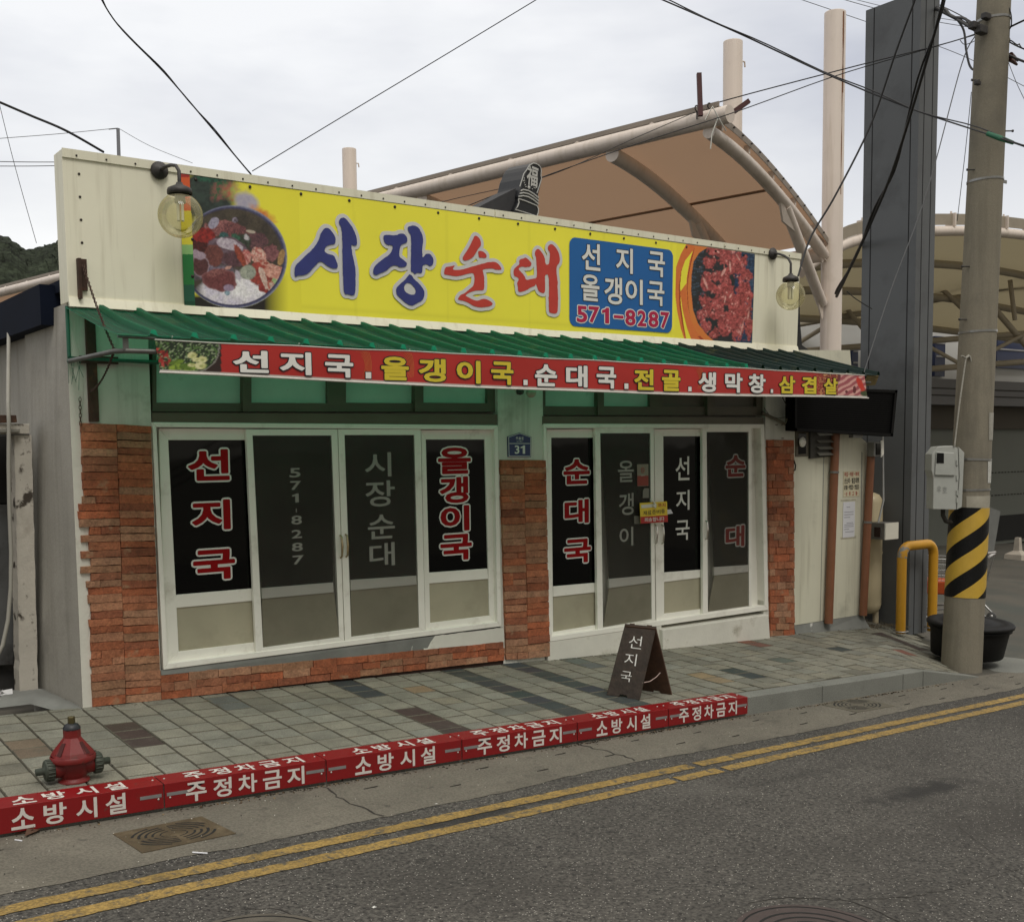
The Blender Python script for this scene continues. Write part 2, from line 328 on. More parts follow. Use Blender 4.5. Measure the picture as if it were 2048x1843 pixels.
for k in range(-42, 58):
    x0 = -.05+PX*k; o = (k % 2)*.09+.03*math.sin(k*2.3)
    ws = [(x0, x0+PX)]
    y = -1.745; j = 0; yy = -1.745-(PY-o if o else 0)
    ylim = .02 if x0 < 7.45 else .2+(x0-7.5)*.25+.4
    while yy < ylim:
        a, b = max(yy, -1.745), min(yy+PY, ylim)
        if b-a > .03 and BND(x0+PX, a) < -.02:
            base = .205+rng.normal(0, .013); tint = rng.normal(0, .003); c = (base*.88+tint, base*.86, base*.68-tint)
            if rng.random() < .035: c = tuple(q*.75 for q in c)
            for y0, y1, ac in accent.get(k, []):
                if y0 < (a+b)/2 < y1: c = tuple(q*(1+rng.normal(0, .06)) for q in ac)
            g_ = .0036+.0022*rng.random(); dz = rng.normal(0, .0009); tl = rng.normal(0, .0012, 4); X0, X1, Y0, Y1 = x0+g_, x0+PX-g_, a+g_, b-g_
            P = [(X0, Y0), (X1, Y0), (X1, Y1), (X0, Y1)]; e = .004
            Q = [(X0+e, Y0+e), (X1-e, Y0+e), (X1-e, Y1-e), (X0+e, Y1-e)]
            vs = [(p[0], p[1], paveh(*p)-.0065) for p in P]+[(p[0], p[1], paveh(*p)+dz+t) for p, t in zip(Q, tl)]
            mb.add(vs, [(4, 5, 6, 7)], c); mb.add(vs, [(0, 1, 5, 4), (1, 2, 6, 5), (2, 3, 7, 6), (3, 0, 4, 7)], (.105, .098, .072))
        yy += PY
mb.build('pavement', m_slab, None, 'structure')
# granite kerb
m_kerb = mat('kerb_granite', (.165, .17, .15), .85, .12, 3, .25, 90, fine=.3, fs=110, dirt=[((.07, .07, .06), 5, .6, .8)])
mb = MB(); KF = -1.9
kx = [-9, -7, -5, -3, -1, 1, 3, 4.69, 5.68, 6.86, 7.18]
def kerb_seg(x0, x1, h0=None, h1=None):
    a = .004; t0 = gw(x0, KF) if h0 is None else h0; t1 = gw(x1, KF) if h1 is None else h1; x0 += a; x1 -= a
    mb.hexa([(x0, KF, gr(x0, 0)-.05), (x1, KF, gr(x1, 0)-.05), (x1, -1.745, gr(x1, 0)-.05), (x0, -1.745, gr(x0, 0)-.05), (x0, KF, t0), (x1, KF, t1), (x1, -1.745, t1+.004), (x0, -1.745, t0+.004)])
for a, b in zip(kx[:-1], kx[1:]): kerb_seg(a, b)
kerb_seg(7.18, 8.15, gw(7.18, KF), gr(8.15, 0)+.01)
bevel(mb.build('kerb', m_kerb, None, 'structure'), .006)
# concrete mound by the left corner
# ---- distant hills
def hills():
    mb = MB(); n, mrows = 900, 26; th = np.linspace(-25, 45, n)
    ph = rng.random(30)*6.28
    vs = []
    for j in range(mrows):
        for i, t in enumerate(th):
            a = math.radians(t); R = 330+j*9
            h = 106+2.6*math.sin((t-12.37)*2.2+1.9)+.5*math.sin(t*5+.6)+3*math.sin(t*.33)
            if t > 17: h *= max(.06, 1-(t-17)/10)
            u = j/(mrows-1); z = -12+h*math.sin(u*math.pi*.5)**1.1+rng.normal(0, .28)*u**.3+.8*math.sin(i*.37+j*1.7)*math.sin(i*.11+j)*u
            vs.append((C0[0]+R*math.sin(a)+rng.normal(0, .5), C0[1]+R*math.cos(a), z))
    mb.add(vs, [(j*n+i, j*n+i+1, (j+1)*n+i+1, (j+1)*n+i) for j in range(mrows-1) for i in range(n-1)])
    mb.build('hills', mat('forest_hill', (.021, .027, .017), 1, .5, .09, .4, .5, fine=.7, fs=.35, spec=.1), None, 'structure')
hills()
# ================================================================ RESTAURANT BUILDING
FW = 7.58                                        # shop front width
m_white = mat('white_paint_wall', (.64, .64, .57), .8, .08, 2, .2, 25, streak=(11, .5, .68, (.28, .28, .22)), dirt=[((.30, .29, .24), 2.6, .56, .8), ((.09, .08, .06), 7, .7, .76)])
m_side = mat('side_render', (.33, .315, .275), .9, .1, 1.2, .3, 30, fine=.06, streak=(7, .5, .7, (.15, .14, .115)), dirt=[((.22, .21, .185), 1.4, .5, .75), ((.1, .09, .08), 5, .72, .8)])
m_frame = mat('white_pvc_frame', (.83, .82, .74), .42, .05, 2, .04, 30, dirt=[((.42, .39, .31), 3.5, .55, .85), ((.2, .17, .12), 14, .74, .8)])
m_lowp = mat('frosted_lower_panel', (.40, .375, .27), .35, .12, 1.6, .05, 60, dirt=((.27, .25, .17), 2.5, .5, .85))
m_alu = mat('bronze_aluminium', (.105, .092, .062), .5, .12, 3, .05, 30, dirt=((.2, .18, .13), 6, .66, .8))
m_frost = mat('frosted_glass', (.46, .60, .52), .3, .14, 1.8, .1, 12, dirt=((.08, .12, .09), 3.6, .6, .8))
m_brwn = mat('brown_panel', (.13, .115, .085), .45, .15, 1.5)
def glass_black():
    m = bpy.data.materials.new('dark_glass'); m.use_nodes = True; b = m.node_tree.nodes['Principled BSDF']
    b.inputs['Base Color'].default_value = (.002, .002, .0018, 1); b.inputs['Roughness'].default_value = .04; b.inputs['Specular IOR Level'].default_value = .22
    n = m.node_tree.nodes; t = n.new('ShaderNodeTexNoise'); t.inputs['Scale'].default_value = 1.6; tc = n.new('ShaderNodeTexCoord'); bp = n.new('ShaderNodeBump'); bp.inputs['Strength'].default_value = .06; bp.inputs['Distance'].default_value = .05
    m.node_tree.links.new(tc.outputs['Object'], t.inputs[0]); m.node_tree.links.new(t.outputs[0], bp.inputs['Height']); m.node_tree.links.new(bp.outputs[0], b.inputs['Normal']); return m
m_glass = glass_black()
def screen_mat():
    m = bpy.data.materials.new('insect_screen'); m.use_nodes = True; n = m.node_tree.nodes; l = m.node_tree.links.new; b = n['Principled BSDF']; b.inputs['Roughness'].default_value = .85
    tc = n.new('ShaderNodeTexCoord'); t = n.new('ShaderNodeTexNoise'); t.inputs['Scale'].default_value = 1.7; t.inputs['Detail'].default_value = 4; l(tc.outputs['Object'], t.inputs[0])
    r = n.new('ShaderNodeValToRGB'); r.color_ramp.elements[0].color = (.06, .057, .045, 1); r.color_ramp.elements[0].position = .3; r.color_ramp.elements[1].color = (.10, .095, .075, 1); r.color_ramp.elements[1].position = .7
    l(t.outputs[0], r.inputs[0]); l(r.outputs[0], b.inputs['Base Color']); tr = n.new('ShaderNodeBsdfTransparent'); ms = n.new('ShaderNodeMixShader'); ms.inputs[0].default_value = .22
    l(tr.outputs[0], ms.inputs[1]); l(b.outputs[0], ms.inputs[2]); l(ms.outputs[0], n['Material Output'].inputs[0]); return m
m_screen = screen_mat()
m_red = mat('red_letter', (.29, .0012, .003), .5, .05, spec=.15); m_wl = mat('white_letter', (.72, .72, .68), .5, .05); m_gl = mat('grey_letter', (.68, .68, .62), .5, .06)
m_brick = mat('split_brick', (.3, .12, .06), .92, .25, 9, .8, 55, attr=True, fine=.25, fs=60, dirt=[((.34, .22, .13), 8, .60, .74), ((.07, .035, .02), 14, .66, .76)])
m_mort = mat('brick_backing', (.03, .014, .009), .95, .3, 10)
m_ply = mat('white_plaster', (.60, .59, .52), .85, .08, 3, .3, 20, dirt=[((.34, .32, .25), 3, .58, .74), ((.12, .12, .09), 6, .68, .74)])
m_cem = mat('grey_cement', (.17, .175, .16), .9, .18, 4, .3, 30, dirt=((.5, .5, .46), 5, .66, .7))
bld = thing('restaurant_building', 'low white and brick restaurant with glazed sliding doors under a green awning', 'building', (0, 0, 0))
# core and wall pieces
mb = MB(); mb.box((0.02, .14, -.9), (FW-.02, 6.5, 2.9)); mb.build('rear_wall', m_side, bld)
ZT = 2.86
def wallpiece(x0, x1, z0, z1, m=m_white, y0=0.0, y1=.14, name='wall'):
    b = MB(); b.box((x0, y0, z0), (x1, y1, z1)); return b.build(name, m, bld)
fa = onY(304, 844)[0]; fb = onY(995, 850)[0]; fc = onY(1087, 848)[0]; fd = onY(1530, 848)[0]; zf = onY(995, 848)[2]
wallpiece(0, fa-.005, -.2, ZT); wallpiece(fb+.005, fc-.005, -.5, ZT); wallpiece(fd+.005, FW, -.6, ZT)
ztr = onY(300, 832)[2]
# left side wall (short return), rendered grey with white corner edge
mb = MB(); mb.hexa([(-.03, 0, -.25), (-.002, .0, -.25), (.0, .9, -.25), (-.16, .86, -.25), (-.03, 0.0, 2.8), (0, 0, 2.8), (.0, 1.15, 2.8), (-.03, 1.15, 2.8)])
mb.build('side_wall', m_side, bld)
mb = MB(); ez = np.linspace(-.2, 2.78, 40)
vs = [(-.033, -.004, z) for z in ez]+[(.045+.018*math.sin(z*9)+rng.normal(0, .004), -.004, z) for z in ez]
mb.add(vs, [(i, 40+i, 41+i, i+1) for i in range(39)]); mb.build('corner_edge', m_ply, bld)
# brick facings: each brick is modelled, one mesh per pillar
BC = [(.33, .108, .048), (.34, .125, .06), (.29, .115, .06), (.33, .155, .085), (.30, .095, .042), (.34, .18, .105), (.25, .085, .042), (.35, .105, .045), (.30, .155, .085)]
def brick(mb, P, y0, th):   # P four corners (x,z) bl br tr tl
    nx = 6; c = BC[rng.integers(len(BC))]; k = 1+rng.normal(0, .09); c = tuple(cl(v*k, 0, 1) for v in c)
    P = [np.array(p, float) for p in P]; vs = []; th = th+rng.normal(0, .003)
    tilt = rng.normal(0, .0025)
    for row, (A, B) in enumerate(((P[0], P[1]), (P[3], P[2]))):
        for i in range(nx+1):
            t = i/nx; q = A*(1-t)+B*t; j = rng.normal(0, .0014); q = q+np.array([0, j])
            vs.append((q[0], y0-th+tilt*(t-.5)+rng.normal(0, .0012), q[1]))
    # shallow chamfer ring then back ring
    outer = [0, nx, 2*nx+1, nx+1]; n0 = len(vs)
    e = .0035
    for row, (A, B) in enumerate(((P[0], P[1]), (P[3], P[2]))):
        for i in range(nx+1):
            t = i/nx; q = A*(1-t)+B*t
            vs.append((q[0]+(-e if i == 0 else e if i == nx else 0), y0+.004, q[1]+(-e if row == 0 else e)))
    fs = []; r = nx+1
    for i in range(nx): fs.append((i, i+1, r+i+1, r+i)); fs.append((n0+i, n0+i+1, i+1, i)); fs.append((r+i, r+i+1, n0+r+i+1, n0+r+i))
    fs.append((n0, 0, r, n0+r)); fs.append((nx, n0+nx, n0+r+nx, r+nx)); mb.add(vs, fs, c)
def brick_column(name, edges_top, edges_bot, rows, label=None, ragged=False, sub=None, y0=0.0):
    """edges: photo points of vertical joints, top and bottom"""
    T = [onY(*p, y0) for p in edges_top]; B = [onY(*p, y0) for p in edges_bot]; mb = MB()
    for c in range(len(T)-1):
        wj = np.cumsum(1+rng.normal(0, .07, rows)); wj = np.concatenate([[0], wj])/wj[-1]
        for r in range(rows):
            a, b = wj[r], wj[r+1]; g = .0022
            def pt(e, t): return np.array([(B[e]*(1-t)+T[e]*t)[0], (B[e]*(1-t)+T[e]*t)[2]])
            bl, br, tl, tr = pt(c, a), pt(c+1, a), pt(c, b), pt(c+1, b)
            xe = 0
            if ragged and c == 0: xe = rng.normal(0, .004)+(-.03 if (r in (17, 19, 21, 23, 24, 25)) else 0)+(.035 if r in (16, 18, 20, 22) else 0)+(.03 if r < 15 else .006)
            sp = [0, 1]
            if sub: sp = [0]+sorted(sub(r))+[1]
            elif rng.random() < .13 and c == 0: sp = [0, .3+.4*rng.random(), 1]
            for s0, s1 in zip(sp[:-1], sp[1:]):
                L0 = bl*(1-s0)+br*s0; R0 = bl*(1-s1)+br*s1; L1 = tl*(1-s0)+tr*s0; R1 = tl*(1-s1)+tr*s1
                if s0 == 0: L0 = L0+[xe, 0]; L1 = L1+[xe+rng.normal(0, .003), 0]
                wv = rng.normal(0, .0016, 4)
                brick(mb, [L0+[g, g+wv[0]], R0+[-g, g+wv[1]], R1+[-g, -g+wv[2]], L1+[g, -g+wv[3]]], y0, .024)
    o = mb.build(name, m_brick, bld)
    b2 = MB(); x0 = min(T[0][0], B[0][0])+(.07 if ragged else .004); x1 = max(T[-1][0], B[-1][0])-.004
    b2.hexa([(B[0][0]+(.07 if ragged else .004), y0-.006, B[0][2]), (B[-1][0]-.004, y0-.006, B[-1][2]), (B[-1][0]-.004, y0, B[-1][2]), (B[0][0]+.05, y0, B[0][2])]+
            [(T[0][0]+(.07 if ragged else .004), y0-.006, T[0][2]-.004), (T[-1][0]-.004, y0-.006, T[-1][2]-.004), (T[-1][0]-.004, y0, T[-1][2]-.004), (T[0][0]+.05, y0, T[0][2]-.004)])
    b2.build('mortar_bed', m_mort, o); return o
brick_column('brick_pillar', [(158, 846), (231, 848), (300, 852)], [(175, 1414), (250, 1405), (321, 1398)], 36, ragged=True)
brick_column('brick_pillar', [(998, 919), (1045, 919), (1089, 920)], [(1010, 1319), (1053, 1316), (1097, 1311)], 29)
brick_column('brick_pillar', [(1532, 879), (1585, 880)], [(1538, 1272), (1586, 1270)], 29, sub=lambda r: [.12+.5*((r*.37) % 1)*.6, .55+.35*((r*.61) % 1)])
# low brick course under the left doors
def base_courses():
    mb = MB(); A0 = onY(321, 1398); A1 = onY(1006, 1319); B0 = onY(321, 1348); B1 = onY(1006, 1282)
    rows = 3
    for r in range(rows):
        t0, t1 = r/rows, (r+1)/rows; x = A0[0]-.1*(r % 2)-.02; xe = A1[0]
        while x < xe:
            wd = .225+rng.normal(0, .03); a, b = max(x, A0[0]), min(x+wd, xe)
            if b-a > .03:
                def z(xx, t): u = (xx-A0[0])/(A1[0]-A0[0]); lo = A0[2]*(1-u)+A1[2]*u; hi = B0[2]*(1-u)+B1[2]*u; return lo*(1-t)+hi*t
                g = .0022; w_ = rng.normal(0, .002, 4); brick(mb, [(a+g, z(a, t0)+g+w_[0]), (b-g, z(b, t0)+g+w_[1]), (b-g, z(b, t1)-g+w_[2]), (a+g, z(a, t1)-g+w_[3])], 0, .024)
            x += wd
    o = mb.build('brick_course', m_brick, bld)
    b2 = MB(); b2.hexa([(A0[0], -.006, A0[2]-.05), (A1[0], -.006, A1[2]-.05), (A1[0], .14, A1[2]-.05), (A0[0], .14, A0[2]-.05), (B0[0], -.006, B0[2]-.004), (B1[0], -.006, B1[2]-.004), (B1[0], .14, B1[2]-.004), (B0[0], .14, B0[2]-.004)])
    b2.build('mortar_bed', m_mort, o)
    S0 = onY(321, 1342); S1 = onY(1006, 1258)
    b3 = MB(); b3.hexa([(B0[0], -.018, B0[2]-.003), (B1[0], -.018, B1[2]-.003), (B1[0], .14, B1[2]-.003), (B0[0], .14, B0[2]-.003), (S0[0], -.006, S0[2]+.01), (S1[0], -.006, S1[2]+.02), (S1[0], .14, S1[2]+.02), (S0[0], .14, S0[2]+.01)])
    b3.build('door_sill', m_cem, bld)
    # newer plaster patch at the right end with a broken edge
    u0 = onY(845, 1300)[0]; xs_ = np.linspace(u0, B1[0], 22); f = lambda x, t: (lambda u: (B0[2]*(1-u)+B1[2]*u)*(1-t)+(S0[2]*(1-u)+S1[2]*u+.02)*t)((x-B0[0])/(B1[0]-B0[0]))
    vs = [(x, -.022, f(x, -.02)) for x in xs_]+[(x, -.0125, min(f(x, .99), f(x, .15+.85*min(1, max(0, (i-1)/2))))+(rng.normal(0, .003) if i < 20 else 0)) for i, x in enumerate(xs_)]
    mb = MB(); mb.add(vs, [(i, i+1, 23+i, 22+i) for i in range(21)]); mb.build('sill_plaster', m_ply, bld)
base_courses()
# plinth of the right doors
mb = MB(); q = [onY(*p, -.03) for p in ((1097, 1315), (1326, 1291), (1326, 1250), (1097, 1284))]
mb.hexa([(q[0][0], -.03, q[0][2]-.05), (q[1][0], -.03, q[1][2]-.08), (q[1][0], .14, q[1][2]-.08), (q[0][0], .14, q[0][2]-.05), (q[3][0], -.012, q[3][2]), (q[2][0], -.012, q[2][2]), (q[2][0], .14, q[2][2]), (q[3][0], .14, q[3][2])])
q = [onY(*p, -.07) for p in ((1326, 1298), (1541, 1276), (1539, 1229), (1326, 1259))]
mb.hexa([(q[0][0], -.075, q[0][2]-.05), (q[1][0], -.07, q[1][2]-.06), (q[1][0], .14, q[1][2]-.06), (q[0][0], .14, q[0][2]-.05), (q[3][0], -.065, q[3][2]), (q[2][0], -.06, q[2][2]), (q[2][0], .14, q[2][2]+.01), (q[3][0], .14, q[3][2]+.01)])
bevel(mb.build('plinth', m_ply, bld), .008)
# ---------------------------------------------------------------- transom windows
def ringq(mb, O, I, y0, y1):
    O = [onY(*p, y0) for p in O]; I = [onY(*p, y0) for p in I]; mb.ring([(a[0], a[2]) for a in O], [(a[0], a[2]) for a in I], y0, y1)
def bars(mb, quads, y0, y1):
    for q in quads: mb.hexa([tuple(c) for c in slab(q, y0, y1)])
def transom(x0, x1, panes, sill, ytop=700, hues=None):
    zb0, zb1 = sill
    o = MB(); bars(o, [[(x0, zb1), (x1, zb1+3), (x1, zb0+3), (x0, zb0)]], -.012, .13)
    edges = [x0]+[v for p in panes for v in p]+[x1]
    for i in range(0, len(edges), 2):
        a, b = edges[i], edges[i+1]; deep = .03 if i in (0, len(edges)-2) or i == len(edges)//2-1+len(edges)//2 % 2 else .05
        bars(o, [[(a, zb0-2), (b, zb0-2), (b, ytop), (a, ytop)]], .018 if i % 4 else .04, .13)
    for i, (a, b) in enumerate(panes):
        bars(o, [[(a, zb0-2), (b, zb0-2), (b, zb0-19), (a, zb0-20)]], .03 if i % 2 else .045, .13)
    f = o.build('transom_window', m_alu, bld)
    for i, (a, b) in enumerate(panes):
        p = MB(); bars(p, [[(a-1, zb0-18), (b+1, zb0-18), (b+1, ytop), (a-1, ytop)]], .075, .08); p.build('pane', (hues or {}).get(i, m_frost), f)
    return f
transom(305, 994, [(313, 486), (503, 655), (692, 830), (847, 975)], (825, 846))
transom(1086, 1527, [(1091, 1196), (1208, 1300), (1325, 1415), (1430, 1513)], (832, 849), hues={2: m_brwn, 3: m_brwn})
# ---------------------------------------------------------------- sliding doors
def lettering(mbw, mbr, chars, Y, off, outl, colw=None):
    for ch, b in chars:
        bb = pxbox(b, Y); pl = lambda u, v, h: (u, Y-h, v)
        fit(mbr, ch, bb, pl, off, 0, .0030)
        if outl: fit(mbw, ch, bb, pl, off, outl, .0015)
def zz(ox, oy, s, b): return (ox+b[0]/s, oy+b[1]/s, ox+b[2]/s, oy+b[3]/s)
def zp(ox, oy, s, *p): return [(ox+x/s, oy+y/s) for x, y in p]
G5, G6, G7 = (0, 750, 2.6), (450, 750, 2.8), (1000, 750, 2.8)
def door(outer, mid, yf, screened, letters, style, handle=None, mullion=True, fw=None):
    """outer/mid: photo quads tl tr br bl of sash outside and of the two lights (glass, lower panel)"""
    gl_, lo_ = mid
    o = MB(); ringq(o, outer, [gl_[0], gl_[1], lo_[2], lo_[3]], yf, yf+.035)
    bars(o, [[lo_[0], lo_[1], gl_[2], gl_[3]]], yf+.004, yf+.031)
    f = bevel(o.build('sliding_door', m_frame, bld), .003)
    g = MB(); bars(g, [[gl_[3], gl_[2], gl_[1], gl_[0]]], yf+.016, yf+.022); g.build('glass', m_glass, f)
    g = MB(); bars(g, [[lo_[3], lo_[2], lo_[1], lo_[0]]], yf+.014, yf+.022); g.build('lower_panel', m_lowp, f)
    a, b = MB(), MB(); Y = yf+.016
    if style == 'red': lettering(a, b, letters, Y, .035, .0135)
    elif style == 'grey': lettering(a, b, letters, Y, .012, 0)
    elif style == 'num': lettering(a, b, letters, Y, .018, 0)
    if letters:
        b.build('lettering', {'red': m_red, 'grey': m_gl if screened else m_wl, 'num': m_gl}[style], f)
        if style == 'red': a.build('letter_outline', m_wl, f)
    if screened:
        g = MB(); bars(g, [[lo_[3], lo_[2], gl_[1], gl_[0]]], yf+.001, yf+.002)
        if yf < -.02 or True: g.build('insect_screen', m_screen, f)
    if handle:
        h = MB()
        x, y0, y1, sd = handle; p = onY(x, y0, yf); q = onY(x, y1, yf)
        h.tube([(p[0], yf, p[2]), (p[0]+.003, yf-.022, p[2]-.012), (p[0]+.004, yf-.03, (p[2]+q[2])/2), (p[0]+.003, yf-.022, q[2]+.012), (p[0], yf, q[2])], [.007, .008, .0095, .008, .007], 10)
        h.build('handle', m_chrome if sd else m_brass, f)
    return f
m_chrome = mat('chrome_handle', (.62, .6, .55), .25, .05, metal=1); m_brass = mat('worn_handle', (.42, .33, .2), .35, .3, 30, metal=.8)
YB, YFd = .03, -.008
# storefront outer frames
for O, I, zb in (([(304, 844), (996, 850), (1003, 1252), (327, 1339)], [(313, 854), (989, 859), (995, 1243), (336, 1326)], 0), ([(1087, 847), (1529, 848), (1537, 1219), (1098, 1283)], [(1093, 856), (1522, 856), (1530, 1210), (1104, 1272)], 0)):
    mb = MB(); ringq(mb, O, I, -.016, .12); bevel(mb.build('storefront_frame', m_frame, bld), .004)
mb = MB()
for q in ([(313, 854), (989, 859), (995, 1243), (336, 1326)], [(1093, 856), (1522, 856), (1530, 1210), (1104, 1272)]): bars(mb, [[q[3], q[2], q[1], q[0]]], .085, .09)
mb.build('track_backing', m_frame, bld)
r5 = lambda *b: zz(*G5, b); r6 = lambda *b: zz(*G6, b); r7 = lambda *b: zz(*G7, b)
p5 = lambda *p: zp(*G5, *p); p6 = lambda *p: zp(*G6, *p); p7 = lambda *p: zp(*G7, *p)
door(p5((826, 276), (1290, 280), (1345, 1448), (862, 1500)), (p5((875, 337), (1282, 337), (1312, 1108), (912, 1142)), p5((917, 1210), (1318, 1172), (1330, 1388), (930, 1436))), YB, False,
     [('선', r5(975, 385, 1192, 548)), ('지', r5(995, 648, 1198, 805)), ('국', r5(1003, 906, 1222, 1063))], 'red')
door(p6((118, 303), (630, 302), (668, 1492), (175, 1564)), (p6((155, 338), (596, 338), (606, 1160), (205, 1192)), p6((207, 1252), (610, 1215), (640, 1466), (214, 1524))), YFd, True,
     [('5', r6(360, 520, 422, 572)), ('7', r6(365, 592, 425, 642)), ('1', r6(375, 662, 412, 712)), ('|', r6(396, 745, 400, 768)), ('8', r6(370, 785, 430, 835)), ('2', r6(372, 865, 430, 912)), ('8', r6(373, 937, 435, 985)), ('7', r6(378, 1008, 440, 1058))], 'num', handle=(680, 1070, 1115, 0))
door(p6((634, 302), (1096, 303), (1122, 1440), (672, 1492)), (p6((670, 335), (1060, 335), (1072, 1122), (704, 1146)), p6((704, 1205), (1075, 1172), (1087, 1412), (708, 1464))), YFd, True,
     [('시', r6(782, 432, 930, 568)), ('장', r6(785, 590, 950, 735)), ('순', r6(800, 780, 950, 915)), ('대', r6(808, 938, 950, 1068))], 'grey', handle=(691, 1068, 1113, 0))
door(p6((1098, 308), (1500, 305), (1522, 1385), (1122, 1435)), (p6((1125, 360), (1455, 360), (1470, 1082), (1142, 1105)), p6((1142, 1166), (1475, 1140), (1482, 1345), (1150, 1387))), YB, False,
     [('올', r6(1192, 404, 1376, 553)), ('갱', r6(1200, 568, 1363, 716)), ('이', r6(1205, 730, 1368, 873)), ('국', r6(1205, 890, 1382, 1036))], 'red')
door(p7((262, 305), (545, 300), (560, 1440), (285, 1478)), (p7((287, 350), (540, 350), (552, 1160), (298, 1182)), p7((298, 1240), (555, 1212), (558, 1395), (298, 1438))), YB, False,
     [('순', r7(354, 470, 502, 610)), ('대', r7(360, 695, 497, 829)), ('국', r7(358, 917, 508, 1051))], 'red')
door(p7((532, 297), (862, 297), (870, 1392), (548, 1446)), (p7((562, 325), (842, 325), (848, 1120), (612, 1140)), p7((612, 1192), (850, 1160), (850, 1365), (578, 1412))), YFd, True,
     [('올', r7(660, 478, 748, 598)), ('갱', r7(665, 660, 748, 783)), ('이', r7(668, 850, 745, 955))], 'grey', handle=(1310, 1049, 1087, 1))
door(p7((864, 302), (1134, 300), (1138, 1345), (876, 1392)), (p7((915, 342), (1128, 342), (1132, 1088), (918, 1104)), p7((918, 1158), (1132, 1132), (1135, 1308), (920, 1335))), YB, False,
     [('선', r7(982, 455, 1060, 588)), ('지', r7(985, 643, 1060, 755)), ('국', r7(982, 812, 1060, 923))], 'grey', handle=(1323, 1049, 1087, 1))
door(p7((1134, 294), (1410, 294), (1412, 1310), (1137, 1358)), (p7((1158, 318), (1392, 318), (1392, 1062), (1200, 1075)), p7((1200, 1122), (1392, 1100), (1395, 1292), (1165, 1325))), YFd, True,
     [('순', r7(1262, 447, 1374, 568)), ('대', r7(1262, 842, 1368, 960))], 'red', handle=(1411, 1041, 1078, 1))
# roof slab behind the sign and the short wall lamp half hidden by the menu banner
mb = MB(); mb.box((-.02, .16, 2.9), (FW, 6.6, 2.98)); mb.hexa([(-.12, .3, 2.68), (.015, .3, 2.68), (.015, 6.6, 2.68), (-.12, 6.6, 2.68), (-.12, .3, 2.96), (.015, .3, 2.96), (.015, 6.6, 2.96), (-.12, 6.6, 2.96)]); mb.build('roof', mat('roof_navy', (.005, .008, .018), .8, .2, 2, spec=.1), bld)
# ================================================================ ANNEX AT THE RIGHT
an0 = np.array([7.60, .02, 0]); an1 = np.array([9.42, .02, 0]); ad = (an1-an0)/np.linalg.norm(an1-an0); nn = np.array([ad[1], -ad[0], 0])   # outward normal
m_pan = mat('sandwich_panel', (.64, .63, .50), .5, .05, 1.2, .05, 20, streak=(12, .52, .7, (.36, .34, .24)), dirt=[((.36, .36, .28), 1.8, .58, .85), ((.1, .1, .08), 22, .76, .78)])
ann = thing('annex_shed', 'cream panel side annex joined to the right end of the restaurant', 'annex', an0+[0, 0, -.3])
def apl(x, y, h=0): return onP(x, y, an0+nn*h, nn)
def aprism(mb, pts, h0, h1):
    a = [apl(*p, h1) for p in pts]; mb.prism([q-nn*(h1-h0) for q in a], nn*(h1-h0)); return mb
mb = MB(); aprism(mb, [(1587, 1250), (1719, 1229), (1737, 888), (1714, 868), (1700, 700), (1588, 700)], -.6, 0); mb.build('wall_panel', m_pan, ann)
mb = MB(); aprism(mb, [(1640, 1242), (1641, 1241.7), (1649, 900), (1647, 900)], 0, .002); aprism(mb, [(1719, 1229), (1721, 1229), (1725, 905), (1723, 903)], 0, .002); build_each(mb, 'panel_joint', mat('joint_grey', (.3, .3, .26), .6), ann)
mb = MB(); p0, p1 = apl(1588, 1262), apl(1722, 1232); mb.hexa([p0+nn*.05-[0, 0, .1], p1+nn*.14-[0, 0, .14], p1-nn*.3-[0, 0, .1], p0-nn*.3-[0, 0, .1], apl(1588, 1251)+nn*.0, apl(1722, 1229)+nn*.02, apl(1722, 1229)-nn*.3, apl(1588, 1251)-nn*.3]); mb.build('footing', m_cem, ann)
# window with round extractor cap, louvred vent
mb = MB(); pts = [(1592, 913), (1617, 912), (1617, 862), (1592, 862)]; aprism(mb, pts, 0, .012); vw = mb.build('side_window', m_alu, ann)
mb = MB(); aprism(mb, [(1597, 908), (1612, 907), (1612, 866), (1597, 866)], .012, .014); mb.build('pane', m_glass, vw)
mb = MB(); aprism(mb, [(1621, 917), (1664, 912), (1664, 858), (1621, 858)], 0, .03); vt = mb.build('louvre_vent', mat('vent_frame', (.05, .048, .04), .6), ann)
mb = MB()
for yy in (866, 880, 893, 905):
    a, b = apl(1633, yy, .03), apl(1661, yy-1, .03); mb.hexa([a-[0, 0, .03]+nn*.045, b-[0, 0, .03]+nn*.045, b-[0, 0, .03]+nn*.05, a-[0, 0, .03]+nn*.05, a+nn*.0, b+nn*.0, b+nn*.006, a+nn*.006])
build_each(mb, 'slat', mat('vent_slat', (.28, .27, .23), .55), vt)
c = apl(1604, 884, .05); o = MB(); o.lathe(c, [(.001, 0), (.05, 0), (.055, .008), (.05, .016), (.001, .02)], 20, axis=nn)
tag(o.build('vent_cap', m_frame), 'small white round vent cap in front of the little window beside the louvred vent', 'vent cap')
m_pipe = mat('brown_downpipe', (.20, .078, .036), .45, .12, 4, .03, 40, dirt=((.13, .06, .03), 4, .6, .8))
